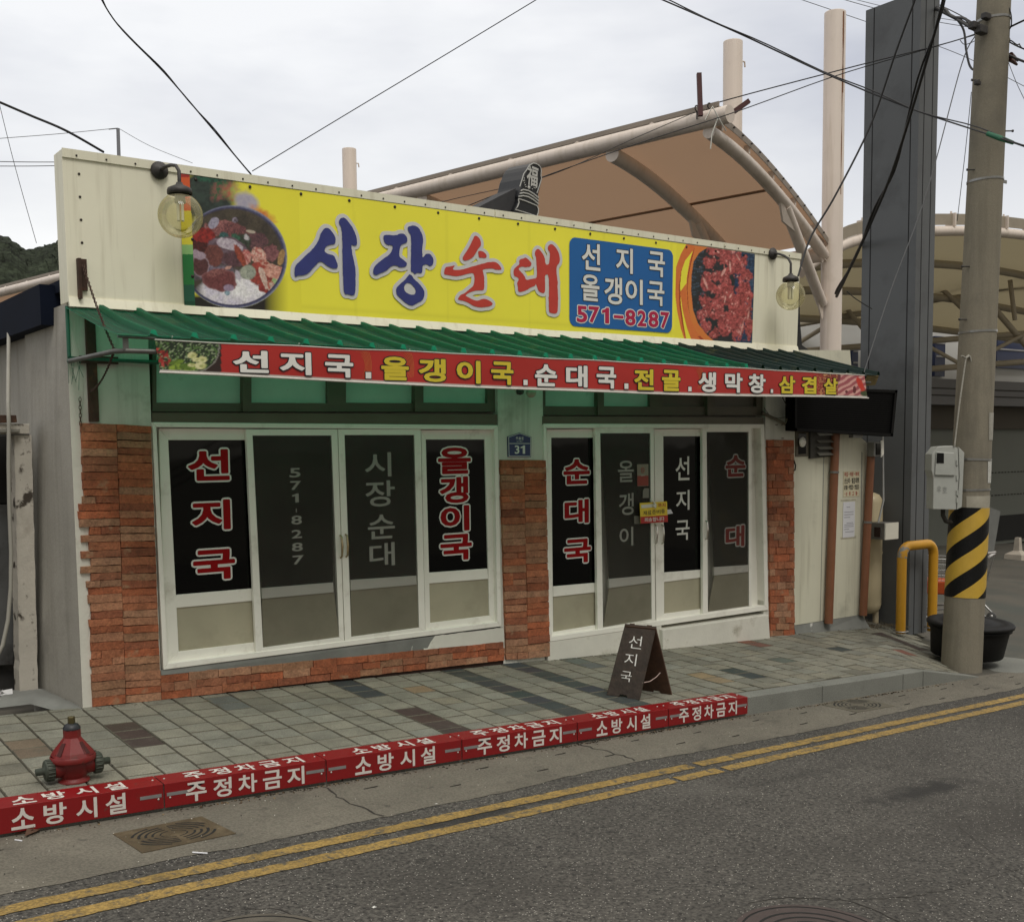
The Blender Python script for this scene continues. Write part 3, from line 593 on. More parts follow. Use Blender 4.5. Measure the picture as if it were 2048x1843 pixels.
def downpipe(p0, p1, r, lab, sol):
    a, b = apl(*p0, .06), apl(*p1, .06); t = thing('downpipe', lab, 'downpipe', (b[0], b[1], b[2]), 'brown downpipes on the annex')
    m = MB(); m.tube([a, b], r, 16, cap=False); m.tube([a, b], r*.9, 16, cap=False); k = b+(a-b)*.0; m.build('pipe', m_pipe, t)
    m = MB()
    for s in sol: q = a+(b-a)*s; d = (b-a)/np.linalg.norm(b-a); m.tube([q-d*.012, q+d*.012], r*1.12, 16)
    build_each(m, 'bracket', mat('pipe_clip', (.2, .2, .19), .5, metal=.6), t); return t
downpipe((1672, 850), (1657, 1246), .048, 'brown downpipe running up to the louvred vent, nearer the brick pillar', (.235,))
downpipe((1742, 908), (1726, 1230), .046, 'brown downpipe on the far corner of the annex beside the cream tank', (.42,))
# flood lamp housing on the corner
t0 = apl(1749, 897, .1); fl = thing('floodlight', 'small weathered floodlight on the top corner of the cream annex', 'floodlight', t0)
m = MB(); m.box(t0+[-.06, -.04, -.09], t0+[.05, .06, .08]); bevel(m.build('housing', mat('grey_metal_dull', (.2, .2, .19), .5, .2, 8, metal=.5), fl), .008)
m = MB(); m.box(t0+[-.03, -.05, -.07], t0+[.045, -.041, .06]); m.build('lens', m_glass, fl)
m = MB(); a = t0+[.055, -.05, 0]; m.prism([a+[0, 0, .09], a+[.05, .0, .1], a+[.055, 0, -.06], a+[.01, 0, -.1]], (0, .012, 0)); m.build('visor', m_frame, fl)
# posters on the annex
def apbox(b, h):   # photo bbox -> plane coords along ad / z
    x0, y0, x1, y1 = b; ym = (y0+y1)/2; xm = (x0+x1)/2; f = lambda P: np.dot(P-an0, ad)
    return (f(apl(x0, ym, h)), apl(xm, y1, h)[2], f(apl(x1, ym, h)), apl(xm, y0, h)[2])
apq = lambda u, v, h: tuple(an0+ad*u+nn*h+np.array([0, 0, v]))
def apsheet(mb, bb, h, th=.0015, col=None): mb.prism([apq(bb[0], bb[1], h), apq(bb[2], bb[1], h), apq(bb[2], bb[3], h), apq(bb[0], bb[3], h)], nn*th, col)
H3 = (1550, 780, 3.64)
bb = apbox(zz(*H3, (495, 588, 613, 775)), .0); po = thing('poster', 'yellowed advert sheet with red and black printed lines between the downpipes', 'poster', apq((bb[0]+bb[2])/2, bb[1], .0))
m = MB(); apsheet(m, bb, .003); m.build('sheet', mat('poster_paper', (.62, .57, .40), .7, .08, 5), po)
for txts, nm, mm in (([('파묘·이장·화장', .80, .96)], 'red_lettering', mat('ink_red', (.42, .05, .035), .6)), ([('산소리·벌초대행', .52, .74), ('010-9133-1133', .28, .46)], 'black_lettering', mat('ink_black', (.02, .02, .02), .6)), ([('·산 좋 고 물·', .05, .2)], 'footer_lettering', mat('ink_red', (.4, .05, .035), .6))):
    m = MB()
    for tx, a, b in txts:
        n_ = len(tx); wx = (bb[2]-bb[0])*.9/n_
        for i, ch in enumerate(tx):
            if ch == ' ': continue
            h = bb[3]-bb[1]; q = (bb[0]+(bb[2]-bb[0])*.05+i*wx+wx*.07, bb[1]+h*a, bb[0]+(bb[2]-bb[0])*.05+(i+1)*wx-wx*.07, bb[1]+h*b)
            if ch in '·-': q = (q[0]+wx*.2, (q[1]+q[3])/2-.004, q[2]-wx*.2, (q[1]+q[3])/2+.004)
            fit(m, ch, q, apq, .02, 0, .0062)
    m.build(nm, mm, po)
bb = apbox(zz(*H3, (493, 812, 578, 1070)), .0); po = thing('notice_sheet', 'white typed notice taped below the yellowed advert', 'notice', apq((bb[0]+bb[2])/2, bb[1], .0))
m = MB(); apsheet(m, bb, .003); m.build('paper', mat('white_paper', (.66, .67, .70), .7, .04, 5), po)
m = MB()
for y0, y1 in ((793, 806), (1065, 1080)): apsheet(m, apbox(zz(*H3, (478, y0, 590, y1)), 0), .0012, .001)
build_each(m, 'tape', mat('old_tape', (.42, .4, .3), .5, .2, 20), po)
m = MB()
for yy, wa, wb in ((850, .3, .6), (886, .1, .9), (905, .1, .9), (924, .1, .6), (965, .3, .85), (978, .1, .9), (992, .1, .9), (1010, .1, .5), (1030, .2, .9)):
    b2 = apbox(zz(*H3, (493, yy-2.5, 578, yy+2.5)), 0); wd = b2[2]-b2[0]; apsheet(m, (b2[0]+wd*wa, b2[1], b2[0]+wd*wb, b2[3]), .0048, .0006)
m.build('typed_line', mat('grey_type', (.3, .3, .34), .7), po)
# cream tank
tb = onG(1738, 1246); tb = np.array([9.50, .62, gw(9.5, .62)]); 
def tank():
    q = onY(1737, 1100, .24); TD = px(q)[2]; tk = thing('pressure_tank', 'tall cream pressure tank standing behind the corner downpipe', 'tank', (q[0], q[1], gw(q[0], q[1])-.02))
    R = .158; zb = onY(1737, 1226, .24)[2]; zt = onY(1737, 984, .24)[2]; m = MB(); Hh = zt-zb
    m.lathe((q[0], q[1], zb), [(0, 0), (.06, .006), (.115, .03), (R*.93, .07), (R, .12), (R, Hh-.13), (R*.93, Hh-.08), (.115, Hh-.03), (.06, Hh-.006), (0, Hh)], 32); m.build('vessel', mat('cream_enamel', (.55, .47, .3), .4, .06, 2, dirt=((.3, .24, .15), 3, .6, .85)), tk)
    m = MB(); g0 = gw(q[0], q[1])
    m.tube([(q[0]+.08, q[1]-.06, g0-.05), (q[0]+.08, q[1]-.06, zb+.06)], .035, 12); m.tube([(q[0]-.08, q[1]+.02, g0-.05), (q[0]-.08, q[1]+.02, zb+.06)], .035, 12); build_each(m, 'foot', mat('cream_foot', (.42, .36, .24), .6, .2, 9), tk)
    m = MB()
    for yy, r_ in ((1104, .028), (1172, .014)): z_ = onY(1763, yy, .2)[2]; m.lathe((q[0]+R*.85, q[1]-.05, z_), [(0, 0), (r_, 0), (r_, .07), (r_*1.3, .075), (r_*1.3, .09), (0, .095)], 14, axis=(.9, -.35, 0))
    build_each(m, 'valve', mat('cream_foot', (.42, .36, .24), .6), tk)
tank()
def ebox():
    a = onY(1784, 1060, -.15); t = thing('junction_box', 'open grey and white electrical box fixed in front of the cream tank', 'electrical box', a)
    z0, z1 = onY(1784, 1078, -.15)[2], onY(1784, 1045, -.15)[2]; xr = onY(1797, 1060, a[1])[0]; xl = onY(1771, 1060, a[1])[0]; yb = a[1]+.22
    m = MB(); m.box((xl, a[1], z0), (xr, a[1]+.012, z1)); m.build('cover', mat('white_cover', (.7, .69, .6), .5, .05), t)
    m = MB(); m.box((xl-.012, a[1]+.012, z0), (xl, yb, z1)); m.box((xl, a[1]+.012, z1-.01), (xr-.02, yb, z1)); m.box((xl, yb-.02, z0), (xr-.02, yb, z1)); m.build('case', mat('grey_metal_dull', (.2, .2, .19), .5), t)
    m = MB(); m.box((xl-.02, a[1]+.06, z0+.03), (xl-.0125, a[1]+.14, z1-.05)); m.build('socket', m_mort, t)
    c = MB(); p = [(xl+.0, a[1]+.1, z1), onY(1767, 1000, a[1]+.1), onY(1766, 868, a[1]+.1)]; c.tube(p, [.012, .012, .009], 8); c.build('conduit', mat('galvanised', (.45, .46, .46), .4, .1, 9, metal=.7), t)
ebox()
# green-black LED display board
def led():
    q = [onY(*p, -.22) for p in ((1588, 861), (1784, 872.5), (1793, 780), (1588, 772))]
    t = thing('led_board', 'blank black LED display board hanging under the right end of the menu banner', 'display board', ((q[0][0]+q[1][0])/2, -.22, q[1][2]))
    m = MB(); m.hexa([(p[0], -.22, p[2]) for p in q]+[(p[0], -.10, p[2]) for p in q]); bevel(m.build('housing', mat('black_plastic', (.003, .003, .003), .6, .1, spec=.06), t), .006)
    A, B, D_, E_ = [np.array(p) for p in q]; m = MB(); m2 = MB()
    def P(u, v, y): a = A*(1-u)+B*u; b = E_*(1-u)+D_*u; r = a*(1-v)+b*v; return np.array([r[0], y, r[2]])
    for u0, u1, v0, v1 in ((0, 1, 0, .06), (0, 1, .94, 1), (0, .02, 0, 1), (.975, 1, 0, 1)): m.hexa([P(u0, v0, -.235), P(u1, v0, -.235), P(u1, v0, -.2205), P(u0, v0, -.2205), P(u0, v1, -.235), P(u1, v1, -.235), P(u1, v1, -.2205), P(u0, v1, -.2205)])
    m.build('bezel', mat('black_bezel', (.004, .004, .004), .5, spec=.1), t)
    for i in range(96):
        for j in range(18):
            c = P(.04+.92*i/95, .1+.8*j/17, -.2215); m2.box(c-[.0028, .0, .0028], c+[.0028, .0012, .0028])
    m2.build('lamp_grid', mat('led_dot', (.012, .012, .012), .5, spec=.1), t)
    m = MB(); c = P(.66, 0, -.16); m.box(c+[-.09, -.03, -.035], c+[.09, .03, .0]); m.build('bracket', mat('grey_metal_dull', (.2, .2, .19), .5), t)
    m = MB(); c = P(.02, .5, -.16); m.tube([(7.05, -.0, 2.12), (7.3, -.1, 2.0), c], .018, 8); m.tube([P(.25, .98, -.16), P(.25, .98, -.16)+[0, .16, .25]], .015, 8); build_each(m, 'arm', m_alu, t)
led()
# ================================================================ BIG SIGN
SY = -.05
m_cream = mat('cream_sign_panel', (.80, .78, .62), .5, .05, 1.0, .04, 20, streak=(14, .52, .72, (.42, .38, .26)), dirt=[((.40, .38, .27), 1.3, .6, .85), ((.2, .17, .1), 3.5, .76, .85)])
sg = thing('shop_sign', 'long cream fascia sign with a yellow food banner and blue and red lettering', 'sign', (3.8, SY, 2.8))
q = [onY(*p, SY) for p in ((137, 604), (1594, 699), (1601, 508), (123, 297))]
mb = MB(); mb.hexa([(p[0], SY, p[2]) for p in (q[0], q[1])]+[(q[1][0], .15, q[1][2]), (q[0][0], .15, q[0][2])]+[(q[3][0], SY, q[3][2]), (q[2][0], SY, q[2][2]), (q[2][0], .15, q[2][2]), (q[3][0], .15, q[3][2])]); bevel(mb.build('sign_box', m_cream, sg), .005)
TL, TR, BR, BL = q[3], q[2], q[1], q[0]
def SP(u, v, y=SY): a = BL*(1-u)+BR*u; b = TL*(1-u)+TR*u; r = a*(1-v)+b*v; return np.array([r[0], y, r[2]])
mb = MB()
for u0, u1 in ((0, .468), (.4695, .842), (.8435, 1)): mb.hexa([SP(u0, .945, SY-.012), SP(u1, .945, SY-.012), SP(u1, .945, SY-.0005), SP(u0, .945, SY-.0005), SP(u0, 1.003, SY-.014), SP(u1, 1.003, SY-.014), SP(u1, 1.003, SY-.0005), SP(u0, 1.003, SY-.0005)])
mb.hexa([SP(0, -.03, SY-.03), SP(1, -.03, SY-.03), SP(1, -.03, SY-.0005), SP(0, -.03, SY-.0005), SP(0, .035, SY-.008), SP(1, .035, SY-.008), SP(1, .035, SY-.0005), SP(0, .035, SY-.0005)])
mb.build('trim', m_cream, sg)
m_screw = mat('rusty_screw', (.03, .022, .015), .6)
mb = MB()
for i in range(38): P = SP(.012+i*.026, .965); mb.lathe(P+[0, -.0145, 0], [(0, 0), (.007, 0), (.007, .003), (0, .004)], 8, axis=(0, -1, 0))
for i in range(6): P = SP(.014, .1+i*.15); mb.lathe(P+[0, -.001, 0], [(0, 0), (.009, 0), (.009, .003), (0, .004)], 8, axis=(0, -1, 0))
build_each(mb, 'screw', m_screw, sg)
# ---- painting helpers for the printed pictures
def vnoise(X, Yy, s, seed):
    r = np.random.default_rng(seed); T = r.random((64, 64)); x = X/s; y = Yy/s; xi = np.floor(x).astype(int); yi = np.floor(y).astype(int); fx = x-xi; fy = y-yi; fx = fx*fx*(3-2*fx); fy = fy*fy*(3-2*fy)
    g = lambda a, b: T[a % 64, b % 64]
    return (g(xi, yi)*(1-fx)+g(xi+1, yi)*fx)*(1-fy)+(g(xi, yi+1)*(1-fx)+g(xi+1, yi+1)*fx)*fy
def fbm(X, Yy, s, seed): return .5*vnoise(X, Yy, s, seed)+.3*vnoise(X, Yy, s/2, seed+1)+.2*vnoise(X, Yy, s/4, seed+2)
class Paint:
    def __init__(s, X, Yy, base): s.X, s.Y = X, Yy; s.C = np.zeros(X.shape+(3,)); s.C[:] = lin(base); s.k = 0
    def blob(s, cx, cy, rx, ry, rot, col, col2=None, soft=.12, rag=.25, ns=14, shade=.0, rim=None, mask=None):
        s.k += 7; a = math.radians(rot); dx, dy = s.X-cx, s.Y-cy; u = (dx*math.cos(a)+dy*math.sin(a))/rx; v = (-dx*math.sin(a)+dy*math.cos(a))/ry
        r = np.sqrt(u*u+v*v)+(fbm(s.X+s.k*13, s.Y, max(rx, ry)*.45, s.k)-.5)*rag*2
        m = np.clip((1-r)/soft, 0, 1)
        if mask is not None: m = m*mask
        n = fbm(s.X, s.Y+s.k*5, ns, s.k+3); n = np.clip((n-.32)/.36, 0, 1); c = np.array(lin(col)); c2 = np.array(lin(col2 or col)); K = c*(1-n[..., None])+c2*n[..., None]
        if rim: t = np.clip((r-.8)/.18, 0, 1)[..., None]; K = K*(1-t)+np.array(lin(rim))*t
        s.C = s.C*(1-m[..., None])+K*m[..., None]; return m
    def poly_mask(s, pts):
        ins = np.zeros(s.X.shape, bool); n = len(pts)
        for i in range(n):
            (x1, y1), (x2, y2) = pts[i], pts[(i+1) % n]
            if y1 == y2: continue
            c = ((s.Y < y1) != (s.Y < y2)); xi = (x2-x1)*(s.Y-y1)/(y2-y1)+x1; ins ^= c & (s.X < xi)
        return ins
    def poly(s, pts, col, col2=None, ns=20):
        s.k += 5; m = s.poly_mask(pts); n = fbm(s.X, s.Y, ns, s.k)[..., None]; K = np.array(lin(col))*(1-n)+np.array(lin(col2 or col))*n; s.C[m] = (K*np.ones_like(s.C))[m]; return m
def printed(name, Q, nx, ny, painter, m, parent, y, wave=None):
    """Q: world quad tl tr br bl; painter(U,V) -> colours, U,V in 0..1 from the top left"""
    U, V = np.meshgrid(np.linspace(0, 1, nx), np.linspace(0, 1, ny)); Q = [np.array(p) for p in Q]
    P = (Q[0]*(1-U[..., None])+Q[1]*U[..., None])*(1-V[..., None])+(Q[3]*(1-U[..., None])+Q[2]*U[..., None])*V[..., None]
    P[..., 1] = y
    if wave is not None: P[..., 1] += wave(P[..., 0], P[..., 2])
    C = painter(P, U, V); mb = MB(); idx = np.arange(nx*ny).reshape(ny, nx)
    mb.v = [tuple(p) for p in P.reshape(-1, 3)]
    mb.f = [tuple(t) for t in np.stack([idx[1:, :-1], idx[1:, 1:], idx[:-1, 1:], idx[:-1, :-1]], -1).reshape(-1, 4)]
    mb.c = [(1, 1, 1)]*len(mb.f); mb.sm = [True]*len(mb.f); mb.vc = np.clip(C.reshape(-1, 3), 0, 1)
    return mb.build(name, m, parent)
def topx(P): Qp = P-C0; z = Qp@AF; return CX+FP*(Qp@AR)/z, CY-FP*(Qp@AU)/z
m_print = mat('printed_vinyl', (1, 1, 1), .42, .05, .8, .12, 3.5, attr=True)
YEL = (.90, .84, .055)
YELS = 'eee63e'
def photoish(C, x, y, amt=.55):
    """film grain and soft local contrast of a printed food photograph"""
    n1 = fbm(x, y, 26, 91)-.5; n2 = vnoise(x, y, 9, 92)-.5; C = C*(1+amt*(n1*1.1+n2*.7))[..., None]
    for ax_i in (0, 1): C = (np.roll(C, 1, ax_i)+2*C+np.roll(C, -1, ax_i))/4
    return C
def soup(P, U, V):
    x, y = topx(P); x = (x-350)*6.5; y = (y-340)*6.5; p = Paint(x, y, YELS); B = p.blob
    # blurred background dishes fading into yellow
    B(420, 330, 480, 430, 0, '26302b', '33423a', .35, .1, 60); B(620, 240, 170, 230, 20, '87564e', '2f5d3b', .4, .3, 40); B(760, 290, 200, 150, 30, 'b06a4e', '8f9a58', .7, .3, 50)
    B(880, 330, 230, 150, 60, 'c9c26a', YELS, .9, .1, 80); B(930, 420, 190, 150, 20, 'a7a2b4', 'b3aeb8', .35, .1, 50); B(470, 110, 260, 60, 4, '2a5f49', '1f3b30', .3, .5, 25)
    B(1150, 580, 240, 70, 35, 'd98a45', 'cf7a3a', .8, .5, 30)
    # bowl
    rimm = B(760, 1130, 706, 676, 10, '7c7f96', None, .02, .0); B(750, 1130, 696, 662, 10, '34365c', '45466a', .03, .0); bowl = B(745, 1125, 680, 640, 10, '3c352d', '4d4538', .05, .0, 90)
    inb = bowl > .5
    B(720, 1610, 560, 210, 6, 'ddd8de', 'ccc6d6', .25, .25, 60, mask=inb); B(900, 1500, 360, 230, 0, 'f0eeee', 'e2dee4', .5, .3, 60, mask=inb); B(1290, 1420, 160, 170, 0, 'b9bf9a', 'd2d6b8', .6, .3, 40, mask=inb)
    B(560, 1330, 420, 130, 0, '5a5060', '8a8094', .5, .4, 30, mask=inb)
    # meat pieces
    B(640, 760, 230, 110, 8, 'a06a66', '6a3c40', .1, .35, 12); B(800, 810, 230, 110, 22, '8a5452', '4c2c32', .12, .4, 12); B(370, 900, 170, 150, 0, '9c2c26', '6a1a18', .12, .4, 30); B(340, 1000, 140, 90, 10, '5a201c', '3a1614', .2, .4, 20)
    B(1060, 920, 160, 120, 25, '4a3038', '6c4a4c', .12, .4, 16); B(500, 690, 60, 90, 35, 'aaa4b4', '8c869c', .1, .1); B(780, 650, 45, 40, 0, '8e8494', '50464e', .2, .1, 20); B(985, 800, 70, 22, 10, 'b4a898', None, .2, .2)
    B(880, 930, 110, 130, 0, '2c2c26', '3c4a3a', .2, .5, 20); B(635, 850, 62, 50, 10, '3f6a68', '2a4a48', .15, .2, 15); B(790, 870, 75, 35, 30, '3a6a52', '2c4a3c', .15, .2); B(930, 880, 60, 30, 60, 'b8b4b8', None, .3, .5)
    B(1250, 1080, 120, 110, 20, '6a4044', '8a5a5c', .12, .35, 25); B(1380, 1130, 50, 110, 10, '9c7a50', 'b08c5c', .2, .3)
    B(690, 1060, 290, 190, 12, '74606c', '5c4650', .08, .15, 60); B(700, 960, 190, 75, 14, 'c4bac2', 'aa9caa', .12, .3, 30); B(510, 1110, 130, 150, -10, '5c3230', '78463e', .1, .2, 14)
    B(760, 1160, 160, 110, 10, '4c3236', '65444c', .25, .3, 20); B(330, 1240, 120, 170, -10, '62393a', '4a2828', .08, .2, 14, rim='b09aa4'); B(300, 1100, 110, 60, 20, 'a894a2', None, .2, .3)
    for cx, cy, rx, ry, ro, a, b in ((1090, 1130, 140, 95, 60, 'b8625a', 'd8b8a8'), (930, 1130, 60, 120, 0, 'a8504c', 'cf9a90'), (850, 1120, 45, 150, -25, 'a24a34', '7c3a2c'), (1180, 1240, 190, 60, 35, 'cfb4a6', 'b46a58'), (1100, 1330, 140, 160, 30, 'a8463a', '8a3a32'), (1300, 1350, 170, 70, 18, 'c08070', 'd8a896'), (1290, 1260, 150, 30, 14, 'cfa898', 'b87466'), (1200, 1500, 150, 110, 40, '9a3a30', '7c2c2a'), (1150, 1400, 40, 160, -20, 'd0bcae', 'c4a294'), (1270, 1530, 100, 60, 60, 'cfc4b2', 'b04a3a'), (1310, 1450, 70, 30, 40, '9ab27c', None)):
        B(cx, cy, rx, ry, ro, a, b, .12, .4, 22, mask=inb)
    B(950, 1330, 110, 100, 0, '9aa090', 'b0b4a2', .12, .1, 60, rim='7e8476'); B(975, 1350, 60, 70, 20, '868c80', 'a2a698', .2, .2); B(820, 1370, 30, 90, -20, 'c0b8c4', None, .3, .2)
    B(570, 1430, 245, 150, 4, '5a2a2c', '7c4444', .06, .22, 13, rim='8a5a5c'); B(540, 1330, 150, 50, -14, '9c6460', '6a3a3a', .3, .4, 10); B(700, 1530, 75, 50, 0, '8e7c94', 'a08ca0', .2, .2); B(690, 1270, 45, 24, -10, 'c49488', None, .2, .4); B(680, 1600, 40, 34, 0, '5c8090', 'a4b4c0', .2, .2)
    # black table below and warm spill
    d = np.clip((y-1600+np.maximum(0, (x-900))*.5)/60, 0, 1)*(rimm < .5)*np.clip((1480-x)/320, 0, 1); 
    p.C = p.C*(1-d[..., None])+np.array(lin('1e1a16'))*d[..., None]
    D_ = photoish(p.C, x, y); bm = (rimm > .5)[..., None]; p.C = np.where(bm, D_, p.C)
    # left stripe of colour blocks
    st = x < 190+(y-50)*.043
    for a, b, c in ((-99, 95, 'a52f22'), (95, 300, 'd35a2a'), (300, 530, 'd9653a'), (530, 970, 'dcd13a'), (970, 1095, '8fbf78'), (1095, 1490, '1f7a3a'), (1490, 1705, '1c5c46'), (1705, 1760, '0f4a34'), (1760, 2200, '56b03c')): p.C[st & (y >= a) & (y < b)] = lin(c)
    return p.C
def meat(P, U, V):
    x, y = topx(P); x = (x-1320)*7.915; y = (y-470)*7.915; p = Paint(x, y, YELS); B = p.blob
    p.C[:] = lin(YELS)
    p.poly([(420, 140), (330, 300), (250, 520), (232, 850), (270, 1200), (330, 1480), (395, 1680), (415, 1640), (372, 1400), (330, 1100), (318, 850), (330, 600), (400, 400), (560, 200), (730, 210), (560, 330), (480, 600), (470, 900), (500, 1200), (600, 1450), (820, 1690), (820, 1760), (520, 1720), (430, 1480), (360, 1200), (318, 900), (900, 100)], 'dd7c3c', 'd2692c', 90)
    p.poly([(560, 140), (470, 400), (420, 700), (410, 900), (450, 1240), (560, 1500), (700, 1700), (860, 1720), (860, 100)], 'd8883c', 'dd7434', 90)
    p.poly([(555, 170), (500, 330), (440, 620), (425, 850), (440, 1120), (480, 1300), (450, 1120), (436, 850), (455, 620), (520, 330)], 'a13c16'); p.poly([(345, 520), (300, 800), (305, 1100), (350, 1400), (410, 1680), (372, 1400), (330, 1100), (318, 800)], 'a13c16'); p.poly([(590, 1600), (640, 1600), (740, 1700), (690, 1700)], 'a9401a')
    dish = p.poly_mask([(760, 190), (620, 280), (530, 420), (500, 620), (492, 880), (520, 1180), (600, 1400), (740, 1580), (880, 1700), (1700, 1760), (1700, 200)])
    p.C[dish] = (np.array(lin('23282b'))*(1+.3*(fbm(x, y, 40, 3)-.5))[..., None])[dish]
    bl = dish & (x > 1180); nb = vnoise(x, y*.6, 9, 5); p.C[bl] = (np.array(lin('1b3450'))*(.5+1.2*nb)[..., None])[bl]
    wv = dish & ((np.mod(x+y*.1, 26) < 13)) & (vnoise(x, y*3, 60, 9) > .6) & ((x < 700) | (x > 1350)); p.C[wv] = lin('4c5f72')
    for cx, cy, rx, ry, ro in ((850, 250, 90, 60, 20), (780, 430, 75, 75, 20), (1020, 330, 80, 150, -20), (1180, 420, 110, 190, -15), (1290, 440, 80, 100, 30), (760, 660, 70, 70, 0), (900, 650, 80, 90, 20), (1050, 620, 60, 110, 40), (840, 830, 170, 75, 30), (1340, 640, 90, 90, 40), (1060, 800, 80, 130, -10), (1080, 950, 90, 130, 0), (1010, 960, 60, 120, 10), (1320, 800, 90, 70, 20), (1390, 960, 60, 190, -8), (730, 1120, 70, 150, -20), (900, 1110, 90, 110, 10), (1120, 1150, 45, 190, -8), (1250, 1080, 90, 200, 0), (650, 1250, 70, 70, 0), (900, 1270, 110, 70, 0), (740, 1430, 60, 100, -35), (1050, 1310, 130, 100, 0), (1270, 1330, 90, 200, 10), (1060, 1470, 120, 100, 20), (1230, 1540, 70, 110, -10), (1400, 1450, 55, 220, -4), (860, 1570, 60, 80, 20), (1180, 1260, 60, 100, 0), (1350, 1230, 50, 130, 12)):
        B(cx, cy, rx*1.28, ry*1.2, ro, 'bb5a58', '7a3331', .12, .8, 26, mask=dish)
        for q_ in range(3): B(cx+rng.normal(0, rx*.4), cy+rng.normal(0, ry*.4), rx*(.2+.25*rng.random()), ry*(.15+.3*rng.random()), rng.random()*180, ['dc8f88', 'c8635e', 'e0a59c'][q_], 'b04a48', .5, .8, 14, mask=dish)
    for cx, cy, rx, ry, ro in ((720, 760, 22, 110, -22), (1005, 590, 22, 90, 30), (1110, 500, 16, 120, -5), (1120, 960, 16, 60, 30), (1295, 1480, 18, 130, 12), (1400, 1260, 16, 90, 10), (1240, 360, 14, 70, -30), (1030, 1020, 12, 70, 10)): B(cx, cy, rx, ry, ro, 'e0b4a8', 'cf8a80', .4, .3, 10, mask=dish)
    for k_ in range(90):
        cx, cy = 620+rng.random()*780, 230+rng.random()*1400; B(cx, cy, 8+20*rng.random(), 5+9*rng.random(), rng.random()*180, ['e9b9ae', '3c1412', '2a1110', 'cc6a62'][k_ % 4], None, .5, .5, 9, mask=dish)
    D_ = photoish(p.C, x, y, .7); p.C = np.where(dish[..., None], D_, p.C)
    return p.C
bq = [onY(*p, SY) for p in ((357, 347), (1509, 508), (1503, 688), (368, 616))]
def BP(u, v): return (bq[0]*(1-u)+bq[1]*u)*(1-v)+(bq[3]*(1-u)+bq[2]*u)*v
bn = MB()
def flatsheet(u0, u1, y): a, b, c, d = BP(u0, 0), BP(u1, 0), BP(u1, 1), BP(u0, 1); return [(p[0], y, p[2]) for p in (a, b, c, d)]
ux = lambda xpx: (lambda X: (X-bq[0][0])/(bq[1][0]-bq[0][0]))(onY(xpx, 520, SY)[0])
u1, u2 = ux(600), ux(1352)
wv = lambda X, Z: .0012*np.sin(X*2.1+Z*3)+.0008*np.sin(X*5.7)
def plain(P, U, V):
    C = np.zeros(P.shape); C[:] = YEL
    C *= (1-.09*np.exp(-((V-.93)/.02)**2))[..., None]*(1-.05*(np.abs(np.mod(P[..., 0]*1.15, 1)-.5) < .012))[..., None]*(1+.03*(fbm(P[..., 0], P[..., 2], .5, 31)-.5))[..., None]
    return C
def sub(u0, u1): return [BP(u0, 0), BP(u1, 0), BP(u1, 1), BP(u0, 1)]
bnr = printed('banner', sub(u1, u2), 260, 60, plain, m_print, sg, SY-.008, wv)
printed('soup_picture', sub(0, u1), 330, 300, soup, m_print, bnr, SY-.008, wv)
printed('meat_picture', sub(u2, 1), 210, 230, meat, m_print, bnr, SY-.008, wv)
